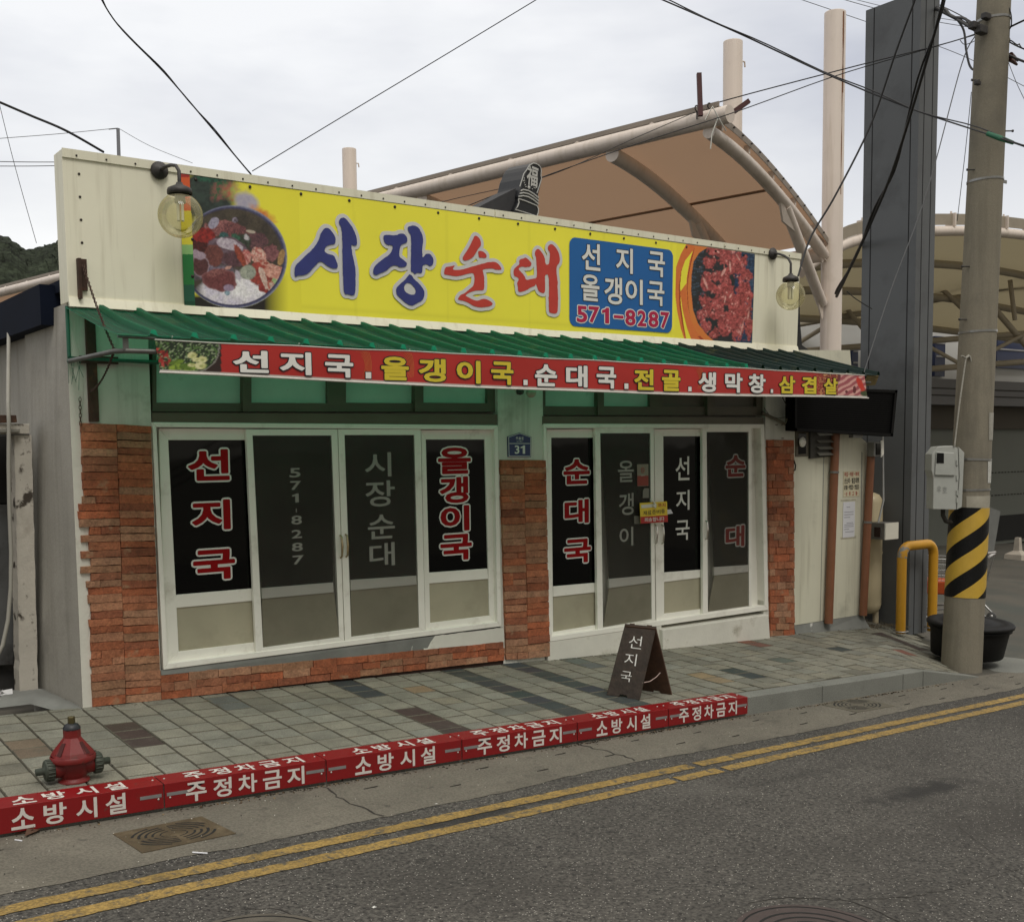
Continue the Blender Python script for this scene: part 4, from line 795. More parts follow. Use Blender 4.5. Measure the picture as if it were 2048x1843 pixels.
# brush lettering traced as outlines
Z2, ZA, ZB = (550, 350, 2.8886), (560, 470, 4.5955), (870, 450, 7.2214)
BRUSH = [('blue', Z2, [[(285,305),(312,308),(340,345),(350,370),(345,400),(320,402),(290,415),(283,440),(300,455),(340,465),(350,490),(362,520),(358,540),(330,540),(300,525),(270,500),(250,502),(220,535),(190,570),(160,580),(125,582),(118,592),(110,575),(112,530),(140,500),(180,460),(215,430),(245,390),(262,340)]]),
 ('blue', Z2, [[(375,250),(400,245),(430,280),(455,320),(470,360),(473,405),(455,410),(440,400),(440,430),(455,500),(465,560),(463,640),(460,690),(445,697),(420,688),(405,690),(395,670),(392,600),(388,500),(388,400),(385,310),(365,275)]]),
 ('blue', Z2, [[(622,350),(650,345),(690,350),(720,338),(745,340),(762,362),(762,390),(735,400),(722,410),(715,455),(718,475),(740,490),(762,510),(755,530),(720,535),(690,520),(665,530),(640,555),(600,570),(585,580),(565,572),(566,540),(590,510),(630,480),(665,455),(680,420),(675,405),(650,405),(630,390)]]),
 ('blue', Z2, [[(762,300),(800,290),(830,305),(850,345),(855,380),(850,412),(848,440),(850,478),(860,470),(870,455),(895,455),(915,485),(912,515),(895,530),(875,515),(850,522),(850,555),(845,568),(820,565),(805,575),(795,560),(783,560),(783,500),(785,400),(783,345),(770,330)]]),
 ('blue', Z2, [[(775,572),(790,582),(800,600),(830,625),(860,665),(862,695),(850,725),(810,745),(790,756),(760,745),(720,710),(700,690),(697,655),(715,635),(745,610),(765,585)], [(765,622),(750,630),(742,650),(750,675),(780,692),(808,690),(812,660),(785,628)]]),
 ('red', ZB, [[(565,155),(600,158),(640,195),(657,245),(660,295),(620,340),(590,395),(545,465),(490,500),(430,518),(400,505),(393,470),(430,410),(480,335),(530,235)]]),
 ('red', ZB, [[(615,378),(655,372),(700,390),(740,430),(740,470),(710,480),(665,473),(628,475)]]),
 ('red', ZB, [[(150,605),(200,602),(290,580),(262,610),(252,645),(300,652),(400,640),(520,605),(640,568),(760,538),(840,530),(890,545),(935,590),(962,645),(900,650),(830,630),(740,632),(680,645),(695,700),(710,790),(705,930),(680,945),(600,945),(540,958),(480,980),(430,1018),(470,1040),(570,1090),(620,1092),(690,1063),(750,1075),(810,1110),(832,1140),(800,1170),(720,1185),(640,1192),(550,1170),(470,1120),(410,1095),(330,1080),(325,1065),(360,1010),(420,990),(500,920),(550,880),(565,800),(565,740),(545,690),(450,710),(350,738),(260,740),(175,722),(125,715),(128,660)]]),
 ('red', ZB, [[(1300,468),(1340,495),(1390,550),(1385,580),(1365,605),(1300,612),(1250,600),(1210,618),(1200,640),(1240,680),(1290,740),(1310,798),(1380,780),(1460,770),(1468,700),(1460,560),(1455,470),(1437,430),(1440,380),(1470,345),(1500,350),(1540,400),(1580,470),(1592,575),(1640,570),(1650,480),(1655,400),(1620,350),(1630,300),(1665,275),(1700,285),(1750,340),(1785,410),(1800,500),(1790,550),(1750,595),(1750,700),(1765,820),(1770,1000),(1770,1150),(1765,1260),(1730,1283),(1680,1275),(1640,1260),(1635,1150),(1640,900),(1635,715),(1580,720),(1585,850),(1585,960),(1565,988),(1495,965),(1470,900),(1450,845),(1440,880),(1370,905),(1300,950),(1225,970),(1195,960),(1190,880),(1178,840),(1205,790),(1195,760),(1140,740),(1128,700),(1132,640),(1170,600),(1215,570),(1208,510),(1240,490),(1275,485)]])]
halo, inkb, inkr = MB(), MB(), MB(); HI = 0
for colr, (ox, oy, s_), loops in BRUSH:
    W2 = []
    for lp in loops:
        lp = [q for (x0_, y0_), (x1_, y1_) in zip(lp, lp[1:]+lp[:1]) for q in ((x0_*.78+x1_*.22, y0_*.78+y1_*.22), (x0_*.22+x1_*.78, y0_*.22+y1_*.78))]; pts = [onY(ox+x/s_, oy+y/s_, SY-.012) for x, y in lp]; out = []
        for i in range(len(pts)):
            a, b = pts[i], pts[(i+1) % len(pts)]; d = np.array([b[0]-a[0], b[2]-a[2]]); n_ = max(1, int(np.hypot(*d)/.014)); nr = np.array([d[1], -d[0]])/max(np.hypot(*d), 1e-6)
            for j in range(n_):
                t = j/n_; e = rng.normal(0, .0013) if j else 0; out.append((a[0]+d[0]*t+nr[0]*e, a[2]+d[1]*t+nr[1]*e))
        W2.append(out)
    v, f = polyglyph(W2, 0); (inkb if colr == 'blue' else inkr).add([(a, SY-.0175-.0003*(HI % 3), b) for a, b in v], f)
    v, f = polyglyph([W2[0]], 0)
    for k in range(20): halo.add([(a+.031*math.cos(k*math.pi/10), SY-.0112-.00055*HI-.00002*k, b+.031*math.sin(k*math.pi/10)) for a, b in v], f)
    HI += 1
halo.build('lettering_halo', mat('pale_halo', (.60, .60, .58), .5, .04), bnr)
inkb.build('blue_lettering', mat('print_blue', (.028, .038, .19), .45, .08, 8), bnr); inkr.build('red_lettering', mat('print_red', (.52, .045, .03), .45, .08, 8), bnr)
# blue telephone panel
Z3 = (1100, 400, 2.8886)
cq = [onY(Z3[0]+x/Z3[2], Z3[1]+y/Z3[2], SY-.012) for x, y in ((112, 212), (711, 290), (704, 768), (112, 727))]
def rr(Q, r, n=8):
    o = []
    for i in range(4):
        p = np.array([Q[i][0], Q[i][2]]); a = np.array([Q[i-1][0], Q[i-1][2]])-p; b = np.array([Q[(i+1) % 4][0], Q[(i+1) % 4][2]])-p; a /= np.linalg.norm(a); b /= np.linalg.norm(b)
        for k in range(n+1): t = k/n*math.pi/2; o.append(p+a*r*(1-math.sin(t))+b*r*(1-math.cos(t)))
    return o
mb = MB(); pl = rr(cq, .07); mb.add([(p[0], SY-.013, p[1]) for p in pl], [tuple(range(len(pl)-1, -1, -1))]); mb.build('blue_panel', mat('panel_blue', (.006, .115, .36), .42, .05), bnr)
a, b, c, d = MB(), MB(), MB(), MB(); PL = lambda u, v, h: (u, SY-h, v)
for ch, bb in (('선', (177, 252, 284, 407)), ('지', (374, 278, 472, 424)), ('국', (559, 300, 657, 444)), ('올', (174, 432, 279, 584)), ('갱', (307, 447, 411, 604)), ('이', (429, 458, 529, 604)), ('국', (556, 472, 654, 611))):
    q_ = pxbox(zz(*Z3, bb), SY); fit(a, ch, q_, PL, .022, .007, .0145); fit(b, ch, q_, PL, .022, 0, .0165)
for ch, bb in (('5', (148, 612, 209, 708)), ('7', (217, 616, 278, 710)), ('1', (294, 622, 335, 713)), ('-', (362, 667, 418, 684)), ('8', (428, 634, 488, 726)), ('2', (499, 638, 550, 730)), ('8', (562, 643, 620, 736)), ('7', (632, 648, 682, 742))):
    q_ = pxbox(zz(*Z3, bb), SY); fit(c, ch, q_, PL, .03, .010, .0145); fit(d, ch, q_, PL, .03, 0, .0165)
a.build('letter_outline', mat('print_black', (.01, .012, .015), .5), bnr); b.build('panel_lettering', m_wl, bnr); c.build('number_outline', m_wl, bnr); d.build('number', mat('print_crimson', (.44, .008, .06), .45, .05), bnr)
mb = MB()
for i in range(15): u = .02+i*.068; P = BP(u, .028); mb.lathe((P[0], SY-.011, P[2]), [(0, 0), (.012, 0), (.011, .003), (0, .004)], 10, axis=(0, -1, 0))
for p in ((384, 479), (384, 553)): P = onY(*p, SY); mb.lathe((P[0], SY-.011, P[2]), [(0, 0), (.012, 0), (.011, .003), (0, .004)], 10, axis=(0, -1, 0))
build_each(mb, 'eyelet', m_screw, bnr)
# rusty awning bracket plate on the sign and the chain that hangs from it
m_rust = mat('rusty_iron', (.05, .025, .015), .85, .3, 12, .4, 60, dirt=((.14, .055, .02), 8, .55, .75))
P = onY(158, 518, SY); Q_ = onY(174, 582, SY); t = thing('bracket_plate', 'rusty iron bracket bolted to the left end of the cream sign', 'bracket', (P[0], SY, Q_[2]))
m = MB(); m.box((P[0], SY-.022, Q_[2]), (Q_[0], SY-.001, P[2])); m.box((P[0]-.02, SY-.05, Q_[2]-.06), (P[0]+.0, SY-.001, P[2])); m.build('plate', m_rust, t)
def chain(name_pts, r, lab):
    pts = [np.array(p, float) for p in name_pts]; seg = [np.linalg.norm(b-a) for a, b in zip(pts[:-1], pts[1:])]; L_ = sum(seg); n_ = int(L_/.026); m = MB()
    for i in range(n_):
        s_ = (i+.5)/n_*L_; k = 0
        while s_ > seg[k]: s_ -= seg[k]; k += 1
        d = (pts[k+1]-pts[k])/seg[k]; c = pts[k]+d*s_; side = np.cross(d, (1, 0, 0) if i % 2 else (0, 1, 0)); side /= np.linalg.norm(side)
        lp = [c+d*.018*math.cos(a)+side*.008*math.sin(a) for a in np.linspace(0, 2*math.pi, 11)]; m.tube(lp, r, 5, cap=False)
    return tag(m.build('chain', m_rust, None), lab, 'chain')
A_ = onY(166, 530, -.09); B_ = onX(229, 700, -.03); D_ = onY(180, 782, -.03)
def curve3(a, b, sag, n=12): a, b = np.array(a, float), np.array(b, float); return [a+(b-a)*t+np.array([0, 0, -4*sag*t*(1-t)]) for t in np.linspace(0, 1, n)]
chain(curve3(A_, B_, .03)+curve3(B_, D_, .05)[1:], .0028, 'rusty chain sagging from the sign bracket to the awning arm and back to the wall')
chain([onY(160, 795, -.03), onY(161, 850, -.03)], .0025, 'short chain hanging straight down the white wall onto the left brick pillar')
# ---------------------------------------------------------------- globe wall lamps
def glassy():
    m = bpy.data.materials.new('smoked_globe_glass'); m.use_nodes = True; n = m.node_tree.nodes; l = m.node_tree.links.new; n.remove(n['Principled BSDF'])
    tr = n.new('ShaderNodeBsdfTransparent'); tr.inputs[0].default_value = (.93, .91, .76, 1); gl_ = n.new('ShaderNodeBsdfGlossy'); gl_.inputs['Roughness'].default_value = .05
    df = n.new('ShaderNodeBsdfDiffuse'); df.inputs[0].default_value = (.62, .56, .34, 1); fr = n.new('ShaderNodeFresnel'); fr.inputs[0].default_value = 1.6
    lw = n.new('ShaderNodeLayerWeight'); lw.inputs[0].default_value = .25; mr = n.new('ShaderNodeMapRange'); mr.inputs[3].default_value = .04; mr.inputs[4].default_value = .38; l(lw.outputs['Facing'], mr.inputs[0])
    a = n.new('ShaderNodeMixShader'); l(mr.outputs[0], a.inputs[0]); l(tr.outputs[0], a.inputs[1]); l(df.outputs[0], a.inputs[2])
    b = n.new('ShaderNodeMixShader'); fm = n.new('ShaderNodeMath'); fm.operation = 'MULTIPLY'; fm.inputs[1].default_value = .45; l(fr.outputs[0], fm.inputs[0]); l(fm.outputs[0], b.inputs[0]); l(a.outputs[0], b.inputs[1]); l(gl_.outputs[0], b.inputs[2]); l(b.outputs[0], n['Material Output'].inputs[0]); return m
m_globe = glassy(); m_dkm = mat('dark_lamp_metal', (.045, .042, .04), .55, .25, 20, .1, 60, metal=.3, dirt=((.16, .12, .08), 14, .62, .76)); m_bulb = mat('white_bulb', (.75, .75, .68), .3)
def wall_lamp(plate, arm, cap, globe, R, lab, Yg):
    P = onY(*plate, SY); t = thing('globe_wall_lamp', lab, 'wall lamp', (P[0], SY, P[2]), 'globe lamps on the fascia sign')
    m = MB(); m.lathe((P[0], SY-.014, P[2]), [(0, .0), (.062, 0), (.062, .012), (.045, .022), (.03, .04), (0, .045)], 20, axis=(0, -1, 0)); m.build('wall_plate', m_dkm, t)
    G_ = onY(*globe, Yg); Cc = onY(*cap, Yg); top = np.array([G_[0], Yg, Cc[2]+.06]); E_ = onY(*arm, (Yg+SY)/2)
    m = MB(); z_ = P[2]+.02; pts = [(P[0], SY-.04, P[2])]; 
    zE = onY(arm[0], arm[1], Yg)[2]
    pts += [(P[0]+(G_[0]-P[0])*u, SY-.04+(Yg-SY+.04)*u, P[2]+(zE-P[2])*u+.02*math.sin(u*math.pi)) for u in (.3, .6, .85)]+[(G_[0], Yg, zE-.03), (G_[0], Yg, Cc[2]+.03)]
    m.tube(pts, .0125, 10); m.build('arm', m_dkm, t)
    m = MB(); m.lathe((G_[0], Yg, Cc[2]), [(0, .045), (.02, .045), (.026, .03), (R*.52, .005), (R*.56, -.012), (R*.56, -.035), (R*.5, -.036)], 24); m.build('cap', m_dkm, t)
    gz = G_[2]; m = MB(); a0 = math.asin(.5); m.lathe((G_[0], Yg, gz), [(R*math.cos(u), R*math.sin(u)) for u in np.linspace(-math.pi/2, math.acos(.5), 22)], 32); g = m.build('globe', m_globe, t)
    m = MB()
    zc = Cc[2]-.035; m.lathe((G_[0], Yg, zc), [(0, 0), (.034, 0), (.038, -.06), (.0, -.065)][::-1], 16)
    for k in range(4): a_ = k*math.pi/2+.4; m.tube([(G_[0]+.02*math.cos(a_), Yg+.02*math.sin(a_), zc-.06), (G_[0]+.02*math.cos(a_), Yg+.02*math.sin(a_), zc-.18)], .0105, 8)
    m.build('bulb', m_bulb, t)
wall_lamp((317, 342), (358, 333), (357, 378), (361, 431), .152, 'larger looking globe lamp on the left, over the coloured stripe of the sign', -.34)
wall_lamp((1543, 508), (1575, 520), (1583, 556), (1581, 591), .148, 'globe lamp on the bare cream right end of the sign beside the white mast', -.34)
# ================================================================ AWNING
def green_sheet(name, tr):
    return mat(name, (.007, .030, .026), .5, .22, 1.6, .08, 12, fine=.1, dirt=[((.13, .14, .05), 5.5, .58, .80), ((.02, .03, .02), 2.3, .56, .8)], trans=tr)
m_aw1 = green_sheet('green_roof_sheet', ((.24, .92, .68), .58)); m_aw2 = green_sheet('green_roof_sheet_opaque', ((.08, .22, .15), .35))
m_gpipe = mat('green_pipe', (.015, .10, .06), .5, .2, 10, dirt=((.05, .04, .03), 12, .6, .75)); m_steel = mat('weathered_steel', (.13, .13, .12), .5, .25, 8, metal=.5, dirt=((.1, .05, .03), 10, .58, .74))
aw = thing('awning', 'green corrugated awning along the whole front below the big sign', 'awning', (3.7, -.05, 2.75))
AZ0 = lambda x: 2.768-.001*x; AZ1 = lambda x: 2.500-.005*x
def awsheet(x0, x1, m):
    prof = []; x = x0; P_ = .25
    n_ = int(round((x1-x0)/P_)); step = (x1-x0)/n_
    for i in range(n_):
        a = x0+i*step; prof += [(a, 0), (a+.055, 0), (a+.06, .004), (a+.066, 0), (a+.125, 0), (a+.13, .004), (a+.136, 0), (a+step-.058, 0), (a+step-.045, .036), (a+step-.018, .036), (a+step-.005, 0)]
    prof.append((x1, 0)); mb = MB(); vs = []
    rows = 9
    for j in range(rows):
        t = j/(rows-1)
        for x, h in prof: vs.append((x+.006*math.sin(t*5+x*3), -.045-1.09*t, AZ0(x)*(1-t)+AZ1(x)*t+h-.012*math.sin(t*math.pi)+.002*math.sin(x*9+t*7)))
    n = len(prof); mb.add(vs, [(j*n+i, (j+1)*n+i, (j+1)*n+i+1, j*n+i+1) for j in range(rows-1) for i in range(n-1)]); return mb
a = awsheet(-.04, 5.56, m_aw1).build('roof_sheet', m_aw1, aw); b = awsheet(5.54, 7.50, m_aw2).build('roof_sheet', m_aw2, aw)
for o in (a, b): s_ = o.modifiers.new('thick', 'SOLIDIFY'); s_.thickness = .0015
zp_ = 2.41
mb = MB(); mb.tube([(-.03, -.03, 2.78), (-.03, -.03, 2.44)], .013, 10); mb.tube([(-.03, -.03, 2.44), (-.03, -.03, 2.43), (.6, -.03, 2.42)], .013, 10)
for x in (1.5, 3.0, 4.4, 6.0, 7.4): mb.tube([(x, -.03, 2.44), (x, -1.05, AZ1(x)-.02)], .012, 8)
mb.tube([(.22, -.10, 2.42), (7.4, -.10, 2.42)], .012, 8); mb.build('frame', m_gpipe, aw)
mb = MB(); mb.tube([(-.03, -.02, zp_), (-.03, -1.03, zp_-.005), (.02, -1.09, zp_-.005), (.45, -1.09, zp_)], .016, 12); mb.tube([(.45, -1.09, zp_), (7.4, -1.09, 2.39)], .014, 10)
mb.tube([(-.03, -1.1, 2.49), (.35, -1.1, 2.487)], .010, 8); mb.hexa([(.0, -1.10, 2.41), (.035, -1.10, 2.41), (.035, -1.095, 2.41), (0, -1.095, 2.41), (0, -1.10, 2.49), (.035, -1.10, 2.49), (.035, -1.095, 2.49), (0, -1.095, 2.49)]); mb.build('front_pipe', m_steel, aw)
mb = MB(); mb.box((.09, -.03, 2.0), (.155, -.001, 2.76)); mb.box((.04, -.035, 2.40), (.3, -.005, 2.45)); mb.build('wall_bracket', m_rust, aw)
mb = MB()
for i, x in enumerate(np.arange(.3, 7.3, .86)): mb.tube([(x, -1.12, AZ1(x)+.004), (x+.004, -1.075, AZ1(x)-.03)], .004, 5)
build_each(mb, 'wire_tie', mat('white_string', (.55, .55, .5), .8), aw)
mb = MB(); P = [(7.34, -1.1, 2.455), (7.5, -1.12, 2.455), (7.53, -1.06, 2.37), (7.44, -1.0, 2.36), (7.36, -1.05, 2.39)]; mb.prism(P, (.004, .01, .01)); mb.build('torn_cover', mat('torn_vinyl', (.28, .22, .1), .7, .3, 12, .4, 30), aw)
# thin wires off the awning edge
mb = MB()
for k in range(7): x = -.05+.015*k; mb.tube([(x, -.06, 2.43), (x-.02+.03*rng.random(), -.08, 2.36), (x+.02*rng.normal(), -.06, 2.2+.1*rng.random())], .0016, 4)
mb.build('loose_wire', m_gpipe, aw)
# ---------------------------------------------------------------- menu banner
BY = -1.145
bnq = [onY(*p, BY) for p in ((311, 680), (1730, 751), (1737, 794), (322, 742))]
mbn = thing('menu_banner', 'long red menu banner with white and yellow lettering hung along the awning edge', 'banner', (bnq[0][0], BY, bnq[3][2]))
bw = lambda X, Z: .010*np.sin(X*1.7+1)+.006*np.sin(X*4.3+Z*6)
sagT = lambda X: .018*np.sin(np.clip((X-bnq[0][0])/(bnq[1][0]-bnq[0][0]), 0, 1)*math.pi)+.004*np.sin(X*7.2)
def BQ(u): a = bnq[0]*(1-u)+bnq[1]*u; b = bnq[3]*(1-u)+bnq[2]*u; return a, b
XB0, XB1 = bnq[0][0], bnq[1][0]
def bz(X, v):   # v 0 top..1 bottom
    u = (X-XB0)/(XB1-XB0); a = bnq[0][2]*(1-u)+bnq[1][2]*u+sagT(X)*.6; b = bnq[3][2]*(1-u)+bnq[2][2]*u-.030*np.sin(np.clip(u, 0, 1)*math.pi)+.003*np.sin(X*2.2); return a*(1-v)+b*v
# centre sag measured off the photo
def veg(x, y):
    p = Paint(x, y, '2c3a22'); B = p.blob; p.C[:] = (np.array(lin('1d2a18'))*(.5+1.4*vnoise(x, y, 9, 2)[..., None]))
    k = vnoise(x, y, 11, 4) > .62; p.C[k] = lin('4d6a38'); k = vnoise(x+40, y, 8, 6) > .74; p.C[k] = lin('8a9a76')
    for i in range(16): B(40+rng.random()*90, 130+rng.random()*120, 26, 9, rng.random()*180, ['9c2a26', 'b5423a', '6f1c1a'][i % 3], None, .3, .3)
    for cx, cy, rx, ry, c in ((180, 215, 60, 18, '6f8a2a'), (180, 250, 60, 22, '8fa83a'), (240, 240, 60, 20, '5c7a28'), (270, 262, 60, 14, '86a040')): B(cx, cy, rx, ry, -10, c, '4c6420', .2, .3, 20)
    for cx, cy, rx, ry in ((285, 170, 34, 24), (352, 198, 34, 24), (340, 240, 42, 26), (280, 235, 26, 14), (310, 200, 30, 16)): B(cx, cy, rx, ry, 0, 'd5d3a0', 'b8bb78', .15, .1, 20); B(cx+4, cy+2, rx*.4, ry*.4, 0, '9aa060', None, .4, .1)
    r = np.sqrt(((x-250)/215)**2+((y-130)/165)**2); m = r > 1; p.C[m & (x > 250)] = lin('2a1a14'); p.C[(np.abs(r-1) < .025) & (x > 250)] = lin('7a7a70'); p.C[x > 480] = lin('b5332b'); return p.C
def bacon(x, y):
    p = Paint(x, y, 'b5453a'); B = p.blob; p.C[:] = np.array(lin('7c2f22'))*(.5+1.1*vnoise(x, y, 14, 8)[..., None]); k = vnoise(x, y, 10, 3) > .7; p.C[k] = lin('c08a5a')
    m = x > 1395; s = np.sin((x*.5+y*.9)/9+2*vnoise(x, y, 60, 1)); p.C[m & (s > .1)] = lin('d9a49a'); p.C[m & (s <= .1)] = lin('a2525a'); p.C[m & (vnoise(x, y, 40, 12) > .72)] = lin('6a2a30')
    B(1625, 250, 30, 90, -25, 'c8382a', None, .2, .2); B(1660, 340, 40, 40, 0, '3c4a2a', None, .3, .4); return p.C
def menu_paint(P, U, V):
    C = np.zeros(P.shape); red = np.array(lin('a92620')); C[:] = red
    f = .86+.3*fbm(P[..., 0]+P[..., 2]*2.5, P[..., 2]*3, .55, 21); C *= f[..., None]
    C[V > .955] = lin('b9b5ae'); x, y = topx(P); xl, yl = (x-300)*3.37, (y-660)*3.37; C_l = veg(xl, yl); m = (xl < 480); C[m & (V < .94)] = C_l[m & (V < .94)]
    xr, yr = (x-1400)*5.055, (y-720)*5.055; Cr = bacon(xr, yr); w_ = np.clip((xr-1150)/90, 0, 1)[..., None]; C = np.where((V < .96)[..., None], C*(1-w_)+Cr*w_, C); return C
nx, ny = 760, 30
U, V = np.meshgrid(np.linspace(0, 1, nx), np.linspace(0, 1, ny)); lx = bnq[3][0]-bnq[0][0]; rx_ = bnq[2][0]-bnq[1][0]
X = (XB0+lx*V)*(1-U)+(XB1+rx_*V)*U; P = np.stack([X, BY+bw(X, V*.2), bz(X, V)], -1); Cc = menu_paint(P, U, V)
mb = MB(); idx = np.arange(nx*ny).reshape(ny, nx); mb.v = [tuple(p) for p in P.reshape(-1, 3)]; mb.f = [tuple(t) for t in np.stack([idx[1:, :-1], idx[1:, 1:], idx[:-1, 1:], idx[:-1, :-1]], -1).reshape(-1, 4)]
mb.c = [(1, 1, 1)]*len(mb.f); mb.sm = [True]*len(mb.f); mb.vc = np.clip(Cc.reshape(-1, 3), 0, 1); cloth = mb.build('banner_cloth', mat('banner_vinyl', (1, 1, 1), .38, .05, .8, .25, 2.5, attr=True), mbn)
b1, b2, b3 = MB(), MB(), MB(); BPp = lambda u, v, h: (u, BY+bw(u, .1)-h, v)
zA = lambda l: [(300+a/3.37, 300+b/3.37) for a, b in l]; zB_ = lambda l: [(550+a/2.8886, 550+b/2.8886) for a, b in l]; zC = lambda l: [(1100+a/2.8886, 1100+b/2.8886) for a, b in l]
menu = list(zip('선지국.올갱', zA([(560, 798), (872, 1085), (1178, 1368), (1450, 1487), (1555, 1738), (1802, 1985)])))+list(zip('이국.순대국', zB_([(1040, 1180), (1242, 1375), (1434, 1458), (1502, 1630), (1682, 1805), (1857, 1970)])))+list(zip('.전골.생막창.삼겹살', zC([(430, 453), (487, 603), (650, 756), (800, 818), (856, 954), (1004, 1104), (1139, 1239), (1270, 1284), (1319, 1413), (1451, 1534), (1576, 1658)])))
nword = 0
for ch, (xa, xb) in menu:
    if ch == '.': nword += 1
    X0, X1 = onY(xa, 740, BY)[0], onY(xb, 740, BY)[0]; xc = (X0+X1)/2; yellow = nword % 2 == 1 or nword == 5
    yellow = nword in (1, 3, 5)
    if ch == '.':
        bb = (X0, bz(xc, .90), X1, bz(xc, .90)+(X1-X0)*1.0)
        b1.add([BPp(u, v, .006) for u, v in ((bb[0], bb[1]), (bb[2], bb[1]), (bb[2], bb[3]), (bb[0], bb[3]))], [(0, 1, 2, 3)]); e = .005
        b3.add([BPp(u, v, .004) for u, v in ((bb[0]-e, bb[1]-e), (bb[2]+e, bb[1]-e), (bb[2]+e, bb[3]+e), (bb[0]-e, bb[3]+e))], [(0, 1, 2, 3)]); continue
    bb = (X0, bz(xc, .915), X1, bz(xc, .19)); fit(b2 if yellow else b1, ch, bb, BPp, .036, 0, .006); fit(b3, ch, bb, BPp, .036, .008, .004)
b1.build('white_lettering', m_wl, cloth); b2.build('yellow_lettering', mat('letter_yellow', (.62, .50, .03), .5, .05), cloth); b3.build('letter_outline', mat('print_black', (.01, .012, .015), .5), cloth)
mb = MB()
for cx_, r0 in ((1415/3.37+300, .05), (840/2.8886+1100, .06), (150/3.37+760, .05)):
    X0 = onY(cx_, 740, BY)[0]; zc = bz(X0, .5)
    for k in range(6):
        pts = []
        for a_ in np.linspace(-1.5+k*.2, 1.3+k*.15, 12): r_ = r0+.012*k; pts.append((X0+r_*math.cos(a_)*.8, max(bz(X0, .93), min(bz(X0, .06), zc+r_*1.4*math.sin(a_)))))
        for (xa, za), (xb, zb) in zip(pts[:-1], pts[1:]):
            if abs(za-zb)+abs(xa-xb) > 1e-4: mb.add([BPp(xa, za, .0022), BPp(xb, zb, .0022), BPp(xb+.003, zb+.001, .0022), BPp(xa+.003, za+.001, .0022)], [(0, 1, 2, 3)])
mb.build('swirl_print', mat('print_orange', (.55, .16, .04), .5), cloth)
mb = MB(); mb.tube([(x, BY+float(bw(np.float64(x), .2)), float(bz(np.float64(x), 1.0))-.006) for x in np.linspace(bnq[3][0]-.005, bnq[2][0]+.02, 40)], .0065, 8); mb.build('bottom_rod', mat('white_rod', (.62, .6, .55), .45, .15, 6), mbn)
mb = MB(); mb.tube([(x, BY+float(bw(np.float64(x), 0)), float(bz(np.float64(x), 0))+.002) for x in np.linspace(XB0, XB1, 40)], .0045, 6); mb.build('top_cord', mat('white_string', (.55, .55, .5), .8), mbn)
# ================================================================ SMALL WALL THINGS
m_navy = mat('plate_navy', (.012, .03, .12), .4, .08, 6)
q6 = lambda *p: [onY(450+x/2.8, 750+y/2.8, -.012) for x, y in p]
hp = q6((1586, 457), (1714, 459), (1716, 345), (1651, 322), (1584, 344)); t = thing('house_number_plate', 'blue pentagonal house number plate with a white 31 on the centre pillar', 'number plate', (hp[0][0], -.012, hp[0][2]))
m = MB(); m.prism([(p[0], -.012, p[2]) for p in hp], (0, .0115, 0)); m.build('plate', m_navy, t)
cc = np.mean([p for p in hp], axis=0); m = MB(); ins = [cc+(p-cc)*.955 for p in hp]; ins2 = [cc+(p-cc)*.915 for p in hp]
for i in range(5): j = (i+1) % 5; m.add([(p[0], -.0128, p[2]) for p in (ins[i], ins[j], ins2[j], ins2[i])], [(0, 1, 2, 3)])
ln_ = q6((1592, 381), (1708, 381), (1708, 384), (1592, 384)); m.add([(p[0], -.0128, p[2]) for p in ln_], [(0, 3, 2, 1)]); m.build('border', m_wl, t)
m = MB()
for ch, bb in (('3', (1622, 393, 1648, 440)), ('1', (1655, 393, 1680, 440)), ('주', (1628, 346, 1641, 361)), ('흘', (1643, 346, 1657, 361)), ('로', (1659, 346, 1672, 361))): fit(m, ch, pxbox(zz(*G6, bb), -.012), lambda u, v, h: (u, -.012-h, v), .02 if ch in '31' else .01, 0, .0012)
for i, ch in enumerate('Juheul-ro'): fit(m, ch, pxbox(zz(*G6, (1632+i*4.2, 368+(2 if ch == '-' else 0), 1635+i*4.2, 373)), -.012), lambda u, v, h: (u, -.012-h, v), 0, 0, .0012)
m.build('lettering', m_wl, t)
# hanging notice between the right doors
HN = (1260, 900, 9.1); hy = -.062
hq = [onY(HN[0]+x/HN[2], HN[1]+y/HN[2], hy) for x, y in ((195, 1335), (690, 1303), (672, 930), (180, 960))]
t = thing('hanging_notice', 'small yellow and red closed notice tied to the handles of the right doors', 'sign', (hq[0][0], hy, hq[0][2]))
def HP(u, v, y): r = (hq[0]*(1-u)+hq[1]*u)*(1-v)+(hq[3]*(1-u)+hq[2]*u)*v; return (r[0], y, r[2])
m = MB(); m.hexa([HP(0, 0, hy), HP(1, 0, hy), HP(1, 0, hy+.004), HP(0, 0, hy+.004), HP(0, 1, hy), HP(1, 1, hy), HP(1, 1, hy+.004), HP(0, 1, hy+.004)]); pl_ = m.build('board', mat('notice_yellow', (.75, .55, .04), .45, .08, 20), t)
m = MB(); m.add([HP(0, 0, hy-.0008), HP(1, 0, hy-.0008), HP(1, .33, hy-.0008), HP(0, .33, hy-.0008)], [(0, 1, 2, 3)]); m.build('red_band', mat('notice_red', (.42, .02, .015), .45, .05), pl_)
m, m2, m3 = MB(), MB(), MB(); HPL = lambda u, v, h: HP(u, v, hy-h)
for i, ch in enumerate('재료준비중'): fit(m, ch, (.1+i*.165, .40+.006*i, .24+i*.165, .61+.006*i), HPL, .012, 0, .0016)
for i, ch in enumerate('죄송합니다'): fit(m2, ch, (.14+i*.15, .07, .27+i*.15, .27), HPL, .012, 0, .0016)
for i, ch in enumerate('까지'): fit(m3, ch, (.66+i*.15, .74, .79+i*.15, .93), HPL, .015, 0, .0016)
